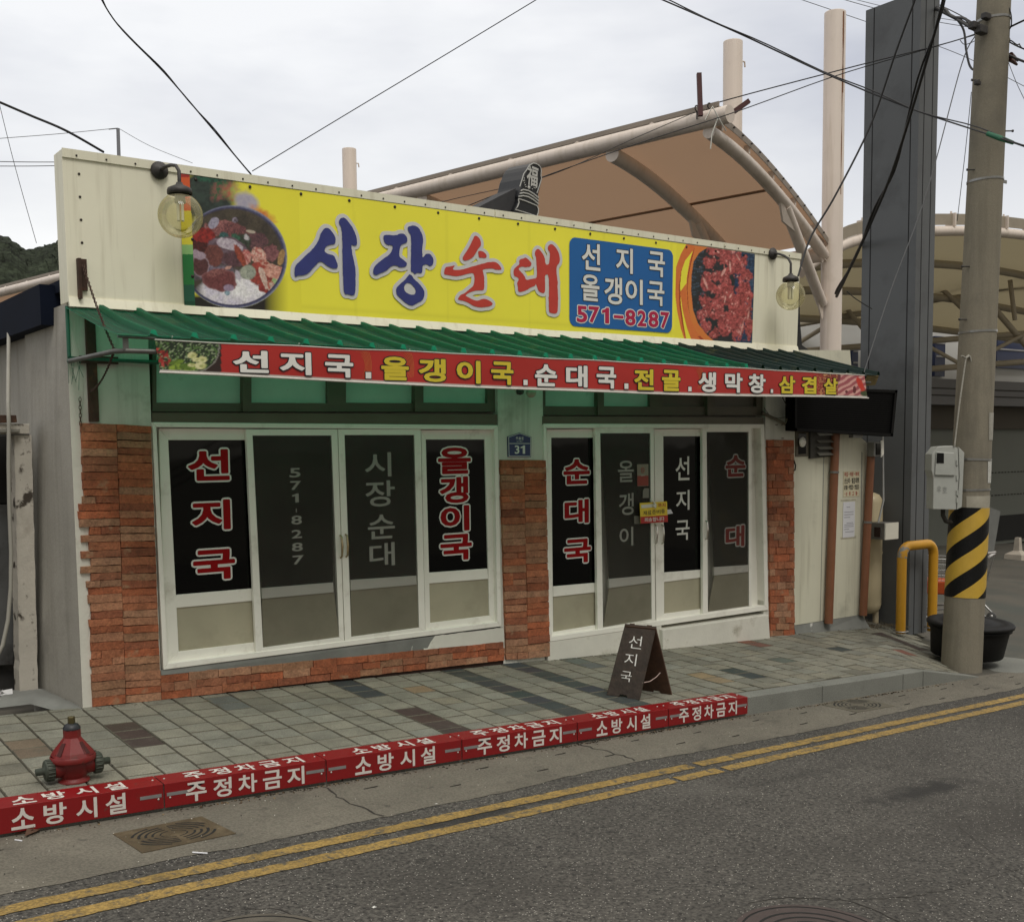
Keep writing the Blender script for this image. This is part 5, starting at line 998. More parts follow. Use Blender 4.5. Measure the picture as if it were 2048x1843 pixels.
m.build('black_lettering', mat('ink_black', (.02, .02, .02), .6), pl_); m2.build('white_lettering', m_wl, pl_); m3.build('red_lettering', mat('ink_red', (.4, .05, .035), .6), pl_)
m = MB(); m.hexa([HP(.04, .74, hy-.002), HP(.6, .76, hy-.002), HP(.6, .76, hy-.001), HP(.04, .74, hy-.001), HP(.04, .9, hy-.002), HP(.6, .93, hy-.002), HP(.6, .93, hy-.001), HP(.04, .9, hy-.001)])
m.tube([HP(.5, .8, hy-.012), HP(.48, 1.0, hy-.02), HP(.38, 1.14, hy-.005), HP(.42, 1.2, hy)], [.012, .009, .007, .004], 8); m.tube([HP(.44, .85, hy-.012), HP(.52, .72, hy-.02)], [.01, .006], 6); m.build('tape_knot', mat('white_tape', (.66, .64, .56), .6), t)
m = MB(); m.prism([HP(1.0, .37, hy+.004), HP(1.22, .39, hy+.004), HP(1.14, .6, hy+.004), HP(1.0, .6, hy+.004)], (0, .001, 0)); tag(m.build('paper_slip', mat('white_paper', (.66, .67, .70), .7)), 'torn white paper slip sticking out behind the yellow and red notice', 'paper')
gy = YFd-.0015
def sheet(pts, y, th, name, mm, par=None): m = MB(); m.prism([tuple([onY(HN[0]+a/HN[2], HN[1]+b/HN[2], y)[0], y, onY(HN[0]+a/HN[2], HN[1]+b/HN[2], y)[2]]) for a, b in pts], (0, th, 0)); return m.build(name, mm, par)
P = onY(1285, 970, gy); t = thing('no_smoking_sticker', 'faded no smoking sticker with a red lower half on the right doors', 'sticker', (P[0], gy, P[2]))
sheet([(133, 655), (337, 650), (335, 250), (130, 256)], gy, .0008, 'sticker', mat('sticker_faded', (.22, .2, .15), .6, .1, 20), t)
sheet([(135, 648), (334, 643), (333, 462), (134, 468)], gy-.0009, .0005, 'red_half', mat('sticker_red', (.26, .04, .025), .6, .15, 20), t)
m = MB(); c_ = onY(HN[0]+232/HN[2], HN[1]+362/HN[2], gy-.001); R_ = .019; m.tube([(c_[0]+R_*math.cos(a), gy-.002, c_[2]+R_*1.35*math.sin(a)) for a in np.linspace(0, 2*math.pi, 24)], .0022, 5, cap=False); m.tube([(c_[0]-R_*.7, gy-.002, c_[2]+R_), (c_[0]+R_*.7, gy-.002, c_[2]-R_)], .002, 5); m.build('ring', mat('ink_red', (.4, .05, .035), .6), t)
m = MB()
for i, ch in enumerate('금연구역'): fit(m, ch, (c_[0]-.022+i*.011, c_[2]-.058, c_[0]-.013+i*.011, c_[2]-.046), lambda u, v, h: (u, gy-h, v), .01, 0, .0014)
m.build('lettering', m_gl, t)
for pts, lb in (([(232, 870), (345, 868), (343, 690), (262, 690), (235, 740)], 'small grey notched paper stuck below the no smoking sticker'), ([(80, 1340), (180, 1340), (180, 1195), (75, 1195)], 'small grey blank card left of the yellow notice')):
    tag(sheet(pts, gy, .0008, 'paper_card', mat('grey_card', (.2, .19, .16), .7, .1)), lb, 'paper card')
# lamp half hidden behind the menu banner, wires and hooks on the right wall piece
P = onY(1050, 775, -.1); t = thing('small_wall_lamp', 'small globe lamp on the centre pillar half hidden by the menu banner', 'wall lamp', (P[0], 0, P[2])); m = MB(); m.lathe(onY(1040, 783, -.12), [(0, -.03), (.03, -.02), (.036, 0), (.03, .025), (0, .03)], 16); m.tube([onY(1040, 775, -.12), onY(1046, 768, 0)], .012, 8); m.build('socket', m_dkm, t)
m = MB(); c_ = onY(1062, 785, -.14); m.lathe(c_, [(.045*math.cos(a), .045*math.sin(a)) for a in np.linspace(-math.pi/2, math.pi/2, 12)], 20); m.build('globe', mat('milk_globe', (.4, .36, .27), .25), t)
m = MB(); m.tube([onY(1565, 795, -.2), onY(1577, 818, -.1), onY(1590, 832, -.2)], .006, 6); tag(m.build('black_cable', m_dark), 'short black cable hanging down to the left end of the LED board', 'cable')
m = MB(); m.tube([onY(1528, 815, -.01), onY(1540, 832, -.02), onY(1556, 836, -.03), onY(1589, 832, -.1)], .003, 6); tag(m.build('thin_cable', m_dark), 'thin cable sagging across the white wall above the right brick pillar', 'cable')
for k, (a_, b_) in enumerate(((1550, 849), (1562, 849), (1550, 876), (1562, 876))):
    pass
m = MB()
for a_, b_ in ((1551, 849), (1563, 849), (1563, 876)): P = onY(a_, b_, 0); m.tube([P, P+[0, -.03, 0]], .004, 6)
build_each(m, 'wall_bolt', m_rust, bld)
m = MB(); m.tube([onY(1585, 912, -.005), onY(1591, 930, -.02), onY(1590, 940, -.02), onY(1586, 941, -.02)], .008, 8); tag(m.build('black_hook', m_dark), 'bent black pipe hook on the edge of the right brick pillar', 'hook')
# ================================================================ ON THE PAVEMENT
# A-frame board
def aframe():
    b0, b1 = onG(1213, 1389), onG(1278.5, 1399); c0, c1 = onG(1286, 1379), onG(1345, 1388.5)
    t0_, t1_ = atD(1250, 1246.5, 9.06), atD(1312.5, 1252.5, 8.95)
    t = thing('a_frame_board', 'dark wooden folding pavement board with white handwritten menu letters', 'sidewalk sign', (b0+c1)/2*[1, 1, 1])
    m_wd = mat('dark_stained_wood', (.040, .028, .020), .7, .3, 5, .5, 30, fine=.25, fs=26, dirt=((.08, .05, .03), 9, .6, .75)); m_in = mat('inner_plywood', (.055, .026, .013), .75, .3, 5, .4, 30, fine=.2, fs=30)
    n = np.cross(b1-b0, t0_-b0); n /= np.linalg.norm(n); n = n if n[0] < 0 else -n     # faces left
    def PP(u, v, h=0): return (b0*(1-u)+b1*u)*(1-v)+(t0_*(1-u)+t1_*u)*v+n*h
    pts = [PP(0, 0), PP(.36, .0), PP(.40, .035), PP(.60, .035), PP(.64, 0), PP(1, 0), PP(1, 1), PP(0, 1)]
    m = MB(); m.prism([p-n*.016 for p in pts], n*.016); fb = bevel(m.build('front_board', m_wd, t), .002, 1)
    n2 = np.cross(c1-c0, t0_-c0); n2 /= np.linalg.norm(n2); n2 = n2 if n2[0] > 0 else -n2
    def PQ(u, v): return (c0*(1-u)+c1*u)*(1-v)+(t0_*(1-u)+t1_*u)*v
    pts = [PQ(0, 0), PQ(.36, 0), PQ(.4, .035), PQ(.6, .035), PQ(.64, 0), PQ(1, 0), PQ(1, .985), PQ(0, .985)]; m = MB(); m.prism([p-n2*.016 for p in pts], n2*.016); bevel(m.build('rear_board', m_in, t), .002, 1)
    mw = MB(); N_ = n; A_ = PP(0, 0)
    eu = (b1-b0)/np.linalg.norm(b1-b0); ev = np.cross(eu, N_); ev = ev if ev[2] > 0 else -ev
    def uv(x, y): P = onP(x, y, A_, N_); return np.dot(P-A_, eu), np.dot(P-A_, ev)
    def box_(b): ym = (b[1]+b[3])/2; xm = (b[0]+b[2])/2; return (uv(b[0], ym)[0], uv(xm, b[3])[1], uv(b[2], ym)[0], uv(xm, b[1])[1])
    for ch, bb in (('선', (722, 1458, 795, 1530)), ('지', (698, 1557, 765, 1624)), ('국', (676, 1657, 737, 1714))):
        fit(mw, ch, box_(zz(*G7, bb)), lambda u, v, h: A_+eu*u+ev*v+N_*h, -.006, 0, .0015)
    mw.build('lettering', m_wl, fb)
    m = MB(); a_ = PP(.97, .23, .0); b_ = PQ(.8, .33); m.tube([a_, (a_*.6+b_*.4)-[0, 0, .025], (a_*.25+b_*.75)-[0, 0, .02], b_], .0035, 6); m.build('string', mat('pink_string', (.5, .38, .34), .8), t)
    m = MB(); m.tube([PP(.15, 1.0, -.008), PP(.3, 1.0, -.008)], .008, 8); m.tube([PP(.7, 1.0, -.008), PP(.85, 1.0, -.008)], .008, 8); build_each(m, 'hinge', m_rust, t)
aframe()
# fire hydrant
def hydrant():
    g = onG(150, 1562); X0, Y0 = g[0], g[1]+.02; Z0 = gw(X0, Y0)
    t = thing('fire_hydrant', 'short red ground hydrant with grey side caps behind the red kerb', 'fire hydrant', (X0, Y0, Z0))
    mr_ = mat('hydrant_red', (.15, .007, .006), .5, .2, 9, .15, 50, dirt=[((.07, .02, .012), 13, .56, .72), ((.32, .28, .2), 22, .76, .8)]); mc = mat('hydrant_cap', (.055, .065, .05), .55, .2, 20, .1, metal=.4)
    m = MB(); m.lathe((X0, Y0, Z0), [(.085, 0), (.085, .012), (.068, .02), (.068, .03), (.074, .035), (.076, .115), (.07, .125)], 28)
    for s_ in (-1, 1): m.lathe((X0+s_*.05, Y0, Z0+.082), [(.052, 0), (.05, .055), (.045, .06)], 20, axis=(s_, 0, 0))
    m.build('body', mr_, t)
    m = MB(); m.lathe((X0, Y0, Z0), [(.06, .118), (.119, .118), (.122, .125), (.122, .146), (.117, .153)], 32)
    m.lathe((X0, Y0, Z0), [(.118, .152), (.108, .172), (.052, .243), (.047, .25), (.047, .292), (.044, .297), (0, .298)], 8, smooth=False, sq=.5)
    m.build('bonnet', mr_, t)
    m = MB()
    for k in range(8):
        if k % 2: continue
        a = math.pi/4*(k+.5)+.13; c_, s_ = math.cos(a), math.sin(a); tx = np.array([-s_, c_, 0]); o_ = np.array([X0, Y0, Z0])
        p = [o_+np.array([c_*.109, s_*.109, .168])+tx*e for e in (-.02, .02)]+[o_+np.array([c_*.064, s_*.064, .228])+tx*e for e in (.011, -.011)]
        m.prism(p, np.array([-c_*.02, -s_*.02, 0.0])); 
    build_each(m, 'recess', mat('hydrant_recess', (.05, .006, .005), .8), t)
    m = MB(); m.lathe((X0, Y0, Z0), [(.0475, .296), (.047, .305), (.036, .322), (.022, .328), (0, .328)], 24); m.build('collar', mat('hydrant_black', (.012, .014, .018), .5), t)
    m = MB(); m.lathe((X0, Y0, Z0), [(.021, .326), (.021, .362), (.017, .366), (0, .366)], 5, smooth=False); m.build('operating_nut', mat('old_brass', (.09, .075, .03), .55, .3, 30, metal=.6), t)
    for s_ in (-1, 1):
        m = MB(); o_ = (X0+s_*.105, Y0, Z0+.082); m.lathe(o_, [(.05, 0), (.058, .004), (.058, .045), (.05, .05), (.021, .052), (.02, .095), (0, .096)], 24, axis=(s_, 0, 0))
        for k in range(18):
            a = k/18*2*math.pi; c_ = np.array([X0+s_*.11, Y0+.058*math.cos(a), Z0+.082+.058*math.sin(a)]); m.tube([c_, c_+[s_*.036, 0, 0]], .0045, 5)
        m.build('side_cap', mc, t)
hydrant()
# red kerb covers
m_cov = mat('cover_red', (.205, .003, .005), .42, .10, 2.5, .05, 12, dirt=[((.10, .008, .008), 3, .55, .80), ((.09, .045, .035), 9, .66, .76), ((.42, .3, .27), 28, .77, .8)]); m_refl = mat('reflective_strip', (.24, .24, .24), .4, .1, 9, metal=.3)
CJ = [-3.1, -2.11, -1.13, -.13, .876, 1.879, 2.88, 3.79, 4.69]
WA = [('소', (60, 765, 200, 885)), ('방', (250, 725, 385, 860)), ('시', (438, 690, 562, 820)), ('설', (610, 668, 732, 800))]
WB = [('주', (1070, 590, 1190, 715)), ('정', (1228, 562, 1335, 690)), ('차', (1372, 540, 1482, 655)), ('금', (1515, 528, 1625, 642)), ('지', (1655, 495, 1755, 608))]
YC = -1.928
def cover(i):
    x0, x1 = CJ[i]+.003, CJ[i+1]-.003; isA = i % 2 == 0
    lab = ['', '', 'kerb cover with the large 소방시설 lettering beside the hydrant, first from the left', 'kerb cover lettered 주정차금지 just right of the hydrant', 'kerb cover lettered 소방시설 below the left pair of doors', 'kerb cover lettered 주정차금지 in front of the dark paving stripe', 'kerb cover lettered 소방시설 left of the wooden pavement board', 'last kerb cover lettered 주정차금지 before the bare granite'][i]
    t = thing('kerb_cover', 'red '+lab, 'kerb cover', ((x0+x1)/2, YC, gw(x0, YC)-.14), 'red lettered covers over the kerb')
    zt = lambda x: gw(x, -1.9)+.010; H = .138; m = MB(); th = .004
    P0 = [(YC, -H), (YC, 0), (-1.755, .006), (-1.755, .001), (YC+th, -.005), (YC+th, -H)]
    a = [(x0, y, zt(x0)+z) for y, z in P0]; b = [(x1, y, zt(x1)+z) for y, z in P0]; n = 6
    m.add(a+b, [tuple(range(n)), tuple(range(2*n-1, n-1, -1))]+[(k, n+k, n+(k+1) % n, (k+1) % n) for k in range(n)]); o = bevel(m.build('cover_shell', m_cov, t), .003)
    src = WA if isA else WB; ref = CJ[2] if isA else CJ[3]; sc_ = (x1-x0)/1.0
    m = MB()
    for ch, bb in src:
        q_ = pxbox(zz(0, 1350, 2.889, bb), YC); u0, u1 = q_[0]-ref, q_[2]-ref; X0, X1 = x0+u0*sc_, x0+u1*sc_; xm = (X0+X1)/2; zc = zt(xm)
        fit(m, ch, (X0, -.126, X1, -.015), lambda u, v, h: (u, YC-h, zt(u)+v), .022, 0, .0015)
        fit(m, ch, (X0+.02, .016, X1+.02, .016+.122), lambda u, v, h: (u, YC+v, zt(u)+.006*(v/.17)+.0016+h), .022, 0, 0)
    m.build('lettering', mat('cover_letter', (.60, .57, .53), .5, .06, 20), o)
    m = MB()
    for xa in (x0+.012, x1-.132):
        m.hexa([(xa, YC-.0015, zt(xa)-.072), (xa+.12, YC-.0015, zt(xa+.12)-.072), (xa+.12, YC-.0003, zt(xa+.12)-.072), (xa, YC-.0003, zt(xa)-.072), (xa, YC-.0015, zt(xa)-.053), (xa+.12, YC-.0015, zt(xa+.12)-.053), (xa+.12, YC-.0003, zt(xa+.12)-.053), (xa, YC-.0003, zt(xa)-.053)])
    build_each(m, 'reflector', m_refl, o)
    m = MB()
    for xa in (x0+.03, x1-.03): m.lathe((xa, YC, zt(xa)-.082), [(0, 0), (.006, 0), (.005, .003), (0, .004)], 8, axis=(0, -1, 0)); m.lathe((xa, YC+.09, zt(xa)+.004), [(.006, 0), (.005, .003), (0, .004)], 8)
    build_each(m, 'screw', mat('cover_screw', (.5, .48, .44), .5), o)
for i in range(2, 8): cover(i)
# gratings and manholes
m_iron = mat('drain_iron', (.07, .05, .024), .8, .25, 9, .3, 60, dirt=((.12, .09, .05), 6, .5, .7)); m_slot = mat('slot_black', (.008, .008, .007), .9)
def drain(quad, lab, m_=m_iron):
    P = [onG(*p, 0, -.2235) for p in quad]; t = thing('drain_cover', lab, 'drain cover', np.mean(P, axis=0), 'square drain covers in the gutter'); m = MB(); up = np.array([0, 0, .006])
    m.prism([p-up*.6 for p in P], up); m.build('plate', m_, t)
    F = lambda u, v: (P[0]*(1-u)+P[1]*u)*(1-v)+(P[3]*(1-u)+P[2]*u)*v+np.array([0, 0, .0034]); m = MB()
    for r_, w_ in ((.14, .016), (.22, .024), (.29, .028), (.36, .032), (.43, .03)):
        for k in range(4):
            a0 = k*math.pi/2+.12+(.25 if r_ > .4 else 0); a1 = (k+1)*math.pi/2-.12-(.25 if r_ > .4 else 0); A = np.linspace(a0, a1, 10)
            vs = [F(.5+(r_-w_/2)*math.cos(a), .5+(r_-w_/2)*math.sin(a)) for a in A]+[F(.5+(r_+w_/2)*math.cos(a), .5+(r_+w_/2)*math.sin(a)) for a in A]; m.add(vs, [(i, i+1, 11+i, 10+i) for i in range(9)])
    m.build('slot', m_slot, t)
drain([(225, 1667), (403, 1632), (472, 1666), (284, 1705)], 'square iron drain cover with curved slots in the gutter below the hydrant kerb')
drain([(1638, 1408), (1716, 1394), (1790, 1411), (1714, 1424)], 'square iron drain cover in the gutter near the end of the granite kerb', mat('drain_iron_dusty', (.10, .09, .065), .85, .2, 9, .3))
def manhole(topc, Rm, lab, m_):
    a = onG(*topc, 0, -.23); d = np.array([a[0]-C0[0], a[1]-C0[1]]); d /= np.hypot(*d); c = np.array([a[0]-d[0]*Rm, a[1]-d[1]*Rm]); t = thing('manhole_cover', lab, 'manhole cover', (c[0], c[1], gr(*c)), 'round manhole covers in the road')
    m = MB(); k = 40; 
    def disc(r0, r1, z, mb): mb.add([(c[0]+r*math.cos(a), c[1]+r*math.sin(a), gr(c[0]+r*math.cos(a), 0)+z) for r in (r0, r1) for a in np.linspace(0, 2*math.pi, k+1)], [(i, k+1+i, k+2+i, i+1) for i in range(k)])
    disc(0.001, Rm*.9, .005, m); disc(Rm*.93, Rm, .006, m); m.build('lid', m_, t); m = MB(); disc(Rm*.9, Rm*.93, .0045, m)
    for r_ in (.25, .4, .55, .7): disc(Rm*r_, Rm*(r_+.04), .0062, m)
    m.build('groove', m_slot, t)
manhole((1632, 1813), .34, 'round iron manhole cover cut by the bottom edge towards the right', mat('manhole_iron', (.05, .036, .032), .75, .2, 12, .2)); manhole((512, 1829), .34, 'round iron manhole cover barely showing at the bottom left of centre', mat('manhole_iron_dusty', (.085, .075, .058), .8, .2, 12, .2))
# ================================================================ UTILITY POLE
PB = onG(1921, 1332, .04, -.12); PY_ = PB[1]
m_conc = mat('pole_concrete', (.20, .18, .135), .9, .1, 1.2, .3, 40, streak=(12, .48, .68, (.11, .1, .075)), fine=.1, fs=80, dirt=[((.13, .12, .095), 1.5, .5, .75), ((.3, .28, .23), 11, .7, .8)])
def polep(xpx, ypx): return onY(xpx, ypx, PY_)
pt_b = polep(1921.5, 1345); pt_t = polep(1988, 0); pt_b[2] -= .15
ax = (pt_t-pt_b)/np.linalg.norm(pt_t-pt_b); HT = np.linalg.norm(pt_t-pt_b)
db, dt_ = px(pt_b)[2], px(pt_t)[2]; RB, RT = 78/2235*db/2, 64/2235*dt_/2
def pax(ypx): # axis point & radius at photo height
    t = (onY(1921.5+(1345-ypx)*.0494, ypx, PY_)-pt_b)@ax; return pt_b+ax*t, RB+(RT-RB)*t/HT
up = thing('utility_pole', 'tall concrete utility pole with black and yellow striped wrap at the kerb end', 'utility pole', pt_b)
m = MB(); top = pt_b+ax*(HT*1.9); m.tube([pt_b, pt_b+ax*HT, top], [RB, RT, RT-(RB-RT)*.9], 40); m.build('shaft', m_conc, up)
# striped wrap with stripes as modelled bands
def wrap():
    a, ra = pax(1192); b, rb = pax(1014); n = 48; rows = 60; L_ = np.linalg.norm(b-a)
    e1 = np.array([AR[0], AR[1], 0]); e1 -= ax*(e1@ax); e1 /= np.linalg.norm(e1); e2 = np.cross(ax, e1)
    my, mk = MB(), MB()
    for j in range(rows):
        for i in range(n):
            t0, t1 = j/rows, (j+1)/rows
            def P(t, s, off=.004):
                r = ra+(rb-ra)*t+off; ang = s/n*2*math.pi; return a+(b-a)*t+(e1*math.cos(ang)+e2*math.sin(ang))*r
            # helix stripe split exactly on the quad using a sheared grid
            k = (math.floor(j*.1+0)) % 2
            sh = lambda s: (s/n)*2*math.pi*ra*.75/L_
            T0, T1 = t0+sh(i), t1+sh(i); T0b, T1b = t0+sh(i+1), t1+sh(i+1)
            for w_ in (-3, -2, -1, 0, 1):
                q = [(T0+w_, i), (T0b+w_, i+1), (T1b+w_, i+1), (T1+w_, i)]
                if max(v[0] for v in q) <= 0 or min(v[0] for v in q) >= 1: continue
                q = [(cl(v[0], 0, 1), v[1]) for v in q]; (mk if ((w_*rows+j)//12) % 2 else my).add([P(*v) for v in q], [(0, 1, 2, 3)], None, True)
    f = my.build('striped_wrap', mat('wrap_yellow', (.52, .33, .035), .5, .08, 6, .5, 150), up); mk.build('black_stripe', mat('wrap_black', (.005, .005, .005), .5, .1, 6, .5, 150, spec=.2), f)
wrap()
m_galv = mat('galvanised_strap', (.28, .28, .27), .35, .1, 30, metal=.8)
def strap(ypx, tilt=0, w_=.022, name='strap'):
    c, r = pax(ypx); m = MB(); u = np.array([AR[0], AR[1], 0]); v = np.array([AF[0], AF[1], 0]); n = 32
    pts = [c+(u*math.cos(a)+v*math.sin(a))*(r+.003)+np.array([0, 0, tilt*math.cos(a)]) for a in np.linspace(0, 2*math.pi, n+1)]
    vs = [p-[0, 0, w_/2] for p in pts]+[p+[0, 0, w_/2] for p in pts]; m.add(vs, [(i, i+1, n+2+i, n+1+i) for i in range(n)]); o = m.build(name, m_galv, up); s_ = o.modifiers.new('t', 'SOLIDIFY'); s_.thickness = .003; s_.offset = 1; return o
for y_, tl in ((362, .01), (664, .006), (918, -.008), (978, .002), (42, .01)): strap(y_, tl)
c, r = pax(362); m = MB(); e_ = c+np.array([AR[0], AR[1], 0])*r; m.box(e_+[0, -.01, -.02], e_+[.075, .0, .012]); m.build('strap_tail', m_galv, up)
m = MB()
for y_, sgn in ((165, -1), (343, -1), (535, -1), (267, 1), (640, -1)):
    c, r = pax(y_); u = np.array([AR[0], AR[1], 0])*sgn; m.tube([c+u*(r*.85)-np.array([AF[0], AF[1], 0])*r*.5, c+u*(r+.05)-np.array([AF[0], AF[1], 0])*r*.5], .007, 6); q = c+u*(r+.05)-np.array([AF[0], AF[1], 0])*r*.5; m.tube([q-u*.008, q+u*.006], .013, 8)
build_each(m, 'step_bolt', m_dkm, up)
def polesheet(x0, y0, x1, y1, name, mm, off=.004, depth=.0):
    m = MB(); n = 6; vs = []
    for yy in (y1, y0):
        c, r = pax(yy); q0 = px(c)
        for i in range(n+1):
            X_ = x0+(x1-x0)*i/n; s_ = cl((X_-q0[0])/(r/q0[2]*FP), -.98, .98); a = math.asin(s_); vs.append(c+np.array([AR[0], AR[1], 0])*math.sin(a)*(r+off)-np.array([AF[0], AF[1], 0])/math.hypot(AF[0], AF[1])*math.cos(a)*(r+off))
    m.add(vs, [(i, i+1, n+2+i, n+1+i) for i in range(n)], None, True); return m.build(name, mm, up)
polesheet(1962, 922, 1975, 965, 'number_sticker', mat('white_sticker', (.5, .5, .46), .6, .25, 60, dirt=((.06, .06, .06), 60, .56, .62)))
polesheet(1964, 826, 1979, 880, 'paper_remnant', mat('paper_remnant', (.30, .29, .25), .8, .2, 20)); polesheet(1920, 990, 1974, 1016, 'paint_patch', mat('paint_patch', (.33, .31, .25), .85, .15, 9))
# things strapped near the top
m = MB()
for xx, yy, rr_ in ((1948, 52, .035), (1962, 60, .04), (1972, 33, .03), (1955, 166, .022)):
    P = atD(xx, yy, px(pax(yy)[0])[2]-.16); m.box(P-[rr_*1.6, rr_, rr_], P+[rr_*1.6, rr_, rr_])
build_each(m, 'clamp', m_dkm, up, .01)
m = MB()
for xx, yy in ((2021, 110), (2019, 118)): P = atD(xx, yy, px(pax(yy)[0])[2]); m.tube([P, P+[.06, 0, -.01], P+[.14, 0, -.03]], [.03, .022, .012], 8)
build_each(m, 'insulator', mat('brown_insulator', (.06, .02, .015), .4), up)
# meter box on the pole
def meterbox():
    c, r = pax(955); D_ = px(c)[2]-.26; Q = lambda x, y, d=0: atD(x, y, D_+d); rt = np.array([AR[0], AR[1], 0]); rt /= np.linalg.norm(rt); fw = np.array([AF[0], AF[1], 0]); fw /= np.linalg.norm(fw)
    t = thing('meter_box', 'grey electric meter box with a small window strapped to the striped pole', 'meter box', Q(1890, 1018))
    def poly(pts, d0, d1, name, mm, bv=.006): m = MB(); m.prism([Q(x, y, d0) for x, y in pts], fw*(d1-d0)); o = m.build(name, mm, t); return bevel(o, bv) if bv else o
    mg = mat('grey_abs_box', (.33, .34, .31), .55, .1, 4, .05, 30, dirt=[((.2, .2, .17), 4, .58, .8), ((.12, .1, .07), 14, .7, .78)])
    poly([(1866, 1018), (1912, 1019), (1918, 955), (1916, 897), (1905, 891), (1876, 893), (1864, 908), (1863, 940), (1867, 955)], 0, .19, 'door_shell', mg)
    poly([(1913, 1019), (1924, 1014), (1929, 905), (1917, 893), (1919, 955)], .02, .21, 'side_shell', mg)
    poly([(1870, 950), (1910, 951), (1909, 905), (1873, 903)], -.02, 0, 'upper_cover', mg, .008); poly([(1873, 926), (1888, 926), (1888, 906), (1874, 905)], -.0235, -.0205, 'window', m_glass, .001)
    m = MB()
    for y_ in (925, 955, 985, 1000): m.tube([Q(1914, y_-5, -.005), Q(1914, y_+5, -.005)], .01, 8)
    build_each(m, 'hinge', mg, t); m = MB(); P = Q(1874, 1003, -.003)
    for ch, bb in (('우', (1874, 972, 1882, 986)), ('호', (1885, 972, 1894, 986))):
        a, b = Q(bb[0], bb[3], -.001), Q(bb[2], bb[1], -.001); v, f = glyph(ch, .01); lo, hi = v.min(0), v.max(0); vv = (v-lo)/(hi-lo); m.add([a+rt*((b-a)@rt)*p[0]+np.array([0, 0, (b-a)[2]])*p[1] for p in vv], f)
    m.build('embossed_lettering', mat('embossed', (.25, .26, .24), .6), t)
    m = MB(); P = Q(1886, 1018, .08); m.tube([P, P+[0, 0, -.06], P+rt*.03+[0, 0, -.12], P+rt*.12+fw*.1+[0, 0, -.14]], .022, 10); m.build('cable_gland', m_dark, t)
meterbox()
m = MB(); c, r = pax(718); P = atD(1932, 716, px(c)[2]-.15); Q_ = atD(1909, 892, px(c)[2]-.2); m.tube([P, P*.5+Q_*.5+[-.01, 0, 0], Q_], .009, 6); m.tube([P, P+[.05, 0, .03], P+[.10, 0, -.03], P+[.12, 0, -.14]], [.012, .014, .011, .008], 6); m.tube([P, P+[.04, -.02, .02], P+[.07, -.03, -.1]], .009, 6); m.tube([P, P+[-.08, 0, .02]], .009, 6)
tag(m.build('rope', mat('grey_rope', (.3, .29, .25), .9, .2, 60, .5, 200)), 'knotted grey rope hanging down the utility pole to the meter box', 'rope')
# black tubs
m_tub = mat('black_rubber_tub', (.006, .006, .006), .6, .25, 6, .15, 40, spec=.2, dirt=((.025, .025, .022), 8, .62, .8))
def big_tub():
    P = atD(1933, 1308, 11.95); axv = np.array([AR[0]*.10, AR[1]*.10, 1.0]); axv /= np.linalg.norm(axv)
    t = thing('rubber_tub', 'wide low black rubber tub with a lid standing behind the utility pole', 'tub', P); H = .33
    m = MB(); m.lathe(P, [(0, 0), (.355, 0), (.365, .01), (.405, H)], 48, axis=axv); m.lathe(P, [(.40, H-.05), (.42, H-.045), (.42, H-.02), (.40, H-.012)], 48, axis=axv); m.build('tub_body', m_tub, t)
    m = MB(); m.lathe(P, [(.40, H-.012), (.44, H-.008), (.445, H+.015), (.43, H+.028), (.36, H+.034), (.345, H+.024), (.25, H+.028), (.23, H+.045), (.1, H+.05), (0, H+.052)], 48, axis=axv); m.build('lid', m_tub, t)
big_tub()
m = MB(); c_ = (9.02, -1.62); m.add([(c_[0]+r*math.cos(a), c_[1]+r*math.sin(a), gl(*c_)+z) for r, z in ((.001, .014), (.44, .012), (.45, .0)) for a in np.linspace(0, 2*math.pi, 33)], [(k*33+i, (k+1)*33+i, (k+1)*33+i+1, k*33+i+1) for k in range(2) for i in range(32)]); tag(m.build('stone_disc', m_kerb), 'flat grey disc on the ground under the right black tub', 'disc')
# yellow bollard hoop
def hoop():
    a = onG(1801, 1262); yb = a[1]; xl = a[0]; xr = onY(1866, 1150, yb)[0]; z0 = a[2]-.02; zt_ = onY(1801, 1093, yb)[2]-.0; R_ = .055; rc = .13
    t = thing('hoop_bollard', 'yellow steel hoop bollard with chipped left corner in front of the grey pillar', 'bollard', ((xl+xr)/2, yb, z0))
    pts = [(xl, yb, z0), (xl+.0, yb, zt_-rc)]+[(xl+rc-rc*math.cos(k*math.pi/10), yb, zt_-rc+rc*math.sin(k*math.pi/10)) for k in range(1, 6)]+[(xr-rc+rc*math.sin(k*math.pi/10), yb, zt_-rc+rc*math.cos(k*math.pi/10)) for k in range(0, 6)]+[(xr, yb, z0-.04)]
    m = MB(); m.tube(pts, R_, 20); m.build('pipe', mat('bollard_yellow', (.50, .25, .012), .42, .08, 5, .05, dirt=[((.2, .16, .07), 4.5, .7, .8)]), t)
    m = MB(); m.tube([p for p in pts[1:5]], R_+.0015, 20, cap=False); m.build('chipped_paint', mat('bare_primer', (.2, .21, .2), .6, .2, 9, dirt=((.50, .25, .012), 9, .50, .54)), t)
    m = MB(); m.lathe((xl, yb, z0+.02), [(.09, 0), (.09, .008), (.06, .01)], 20); m.lathe((xr, yb, z0-.0), [(.09, 0), (.09, .008), (.06, .01)], 20); build_each(m, 'base_plate', m_galv, t)
hoop()
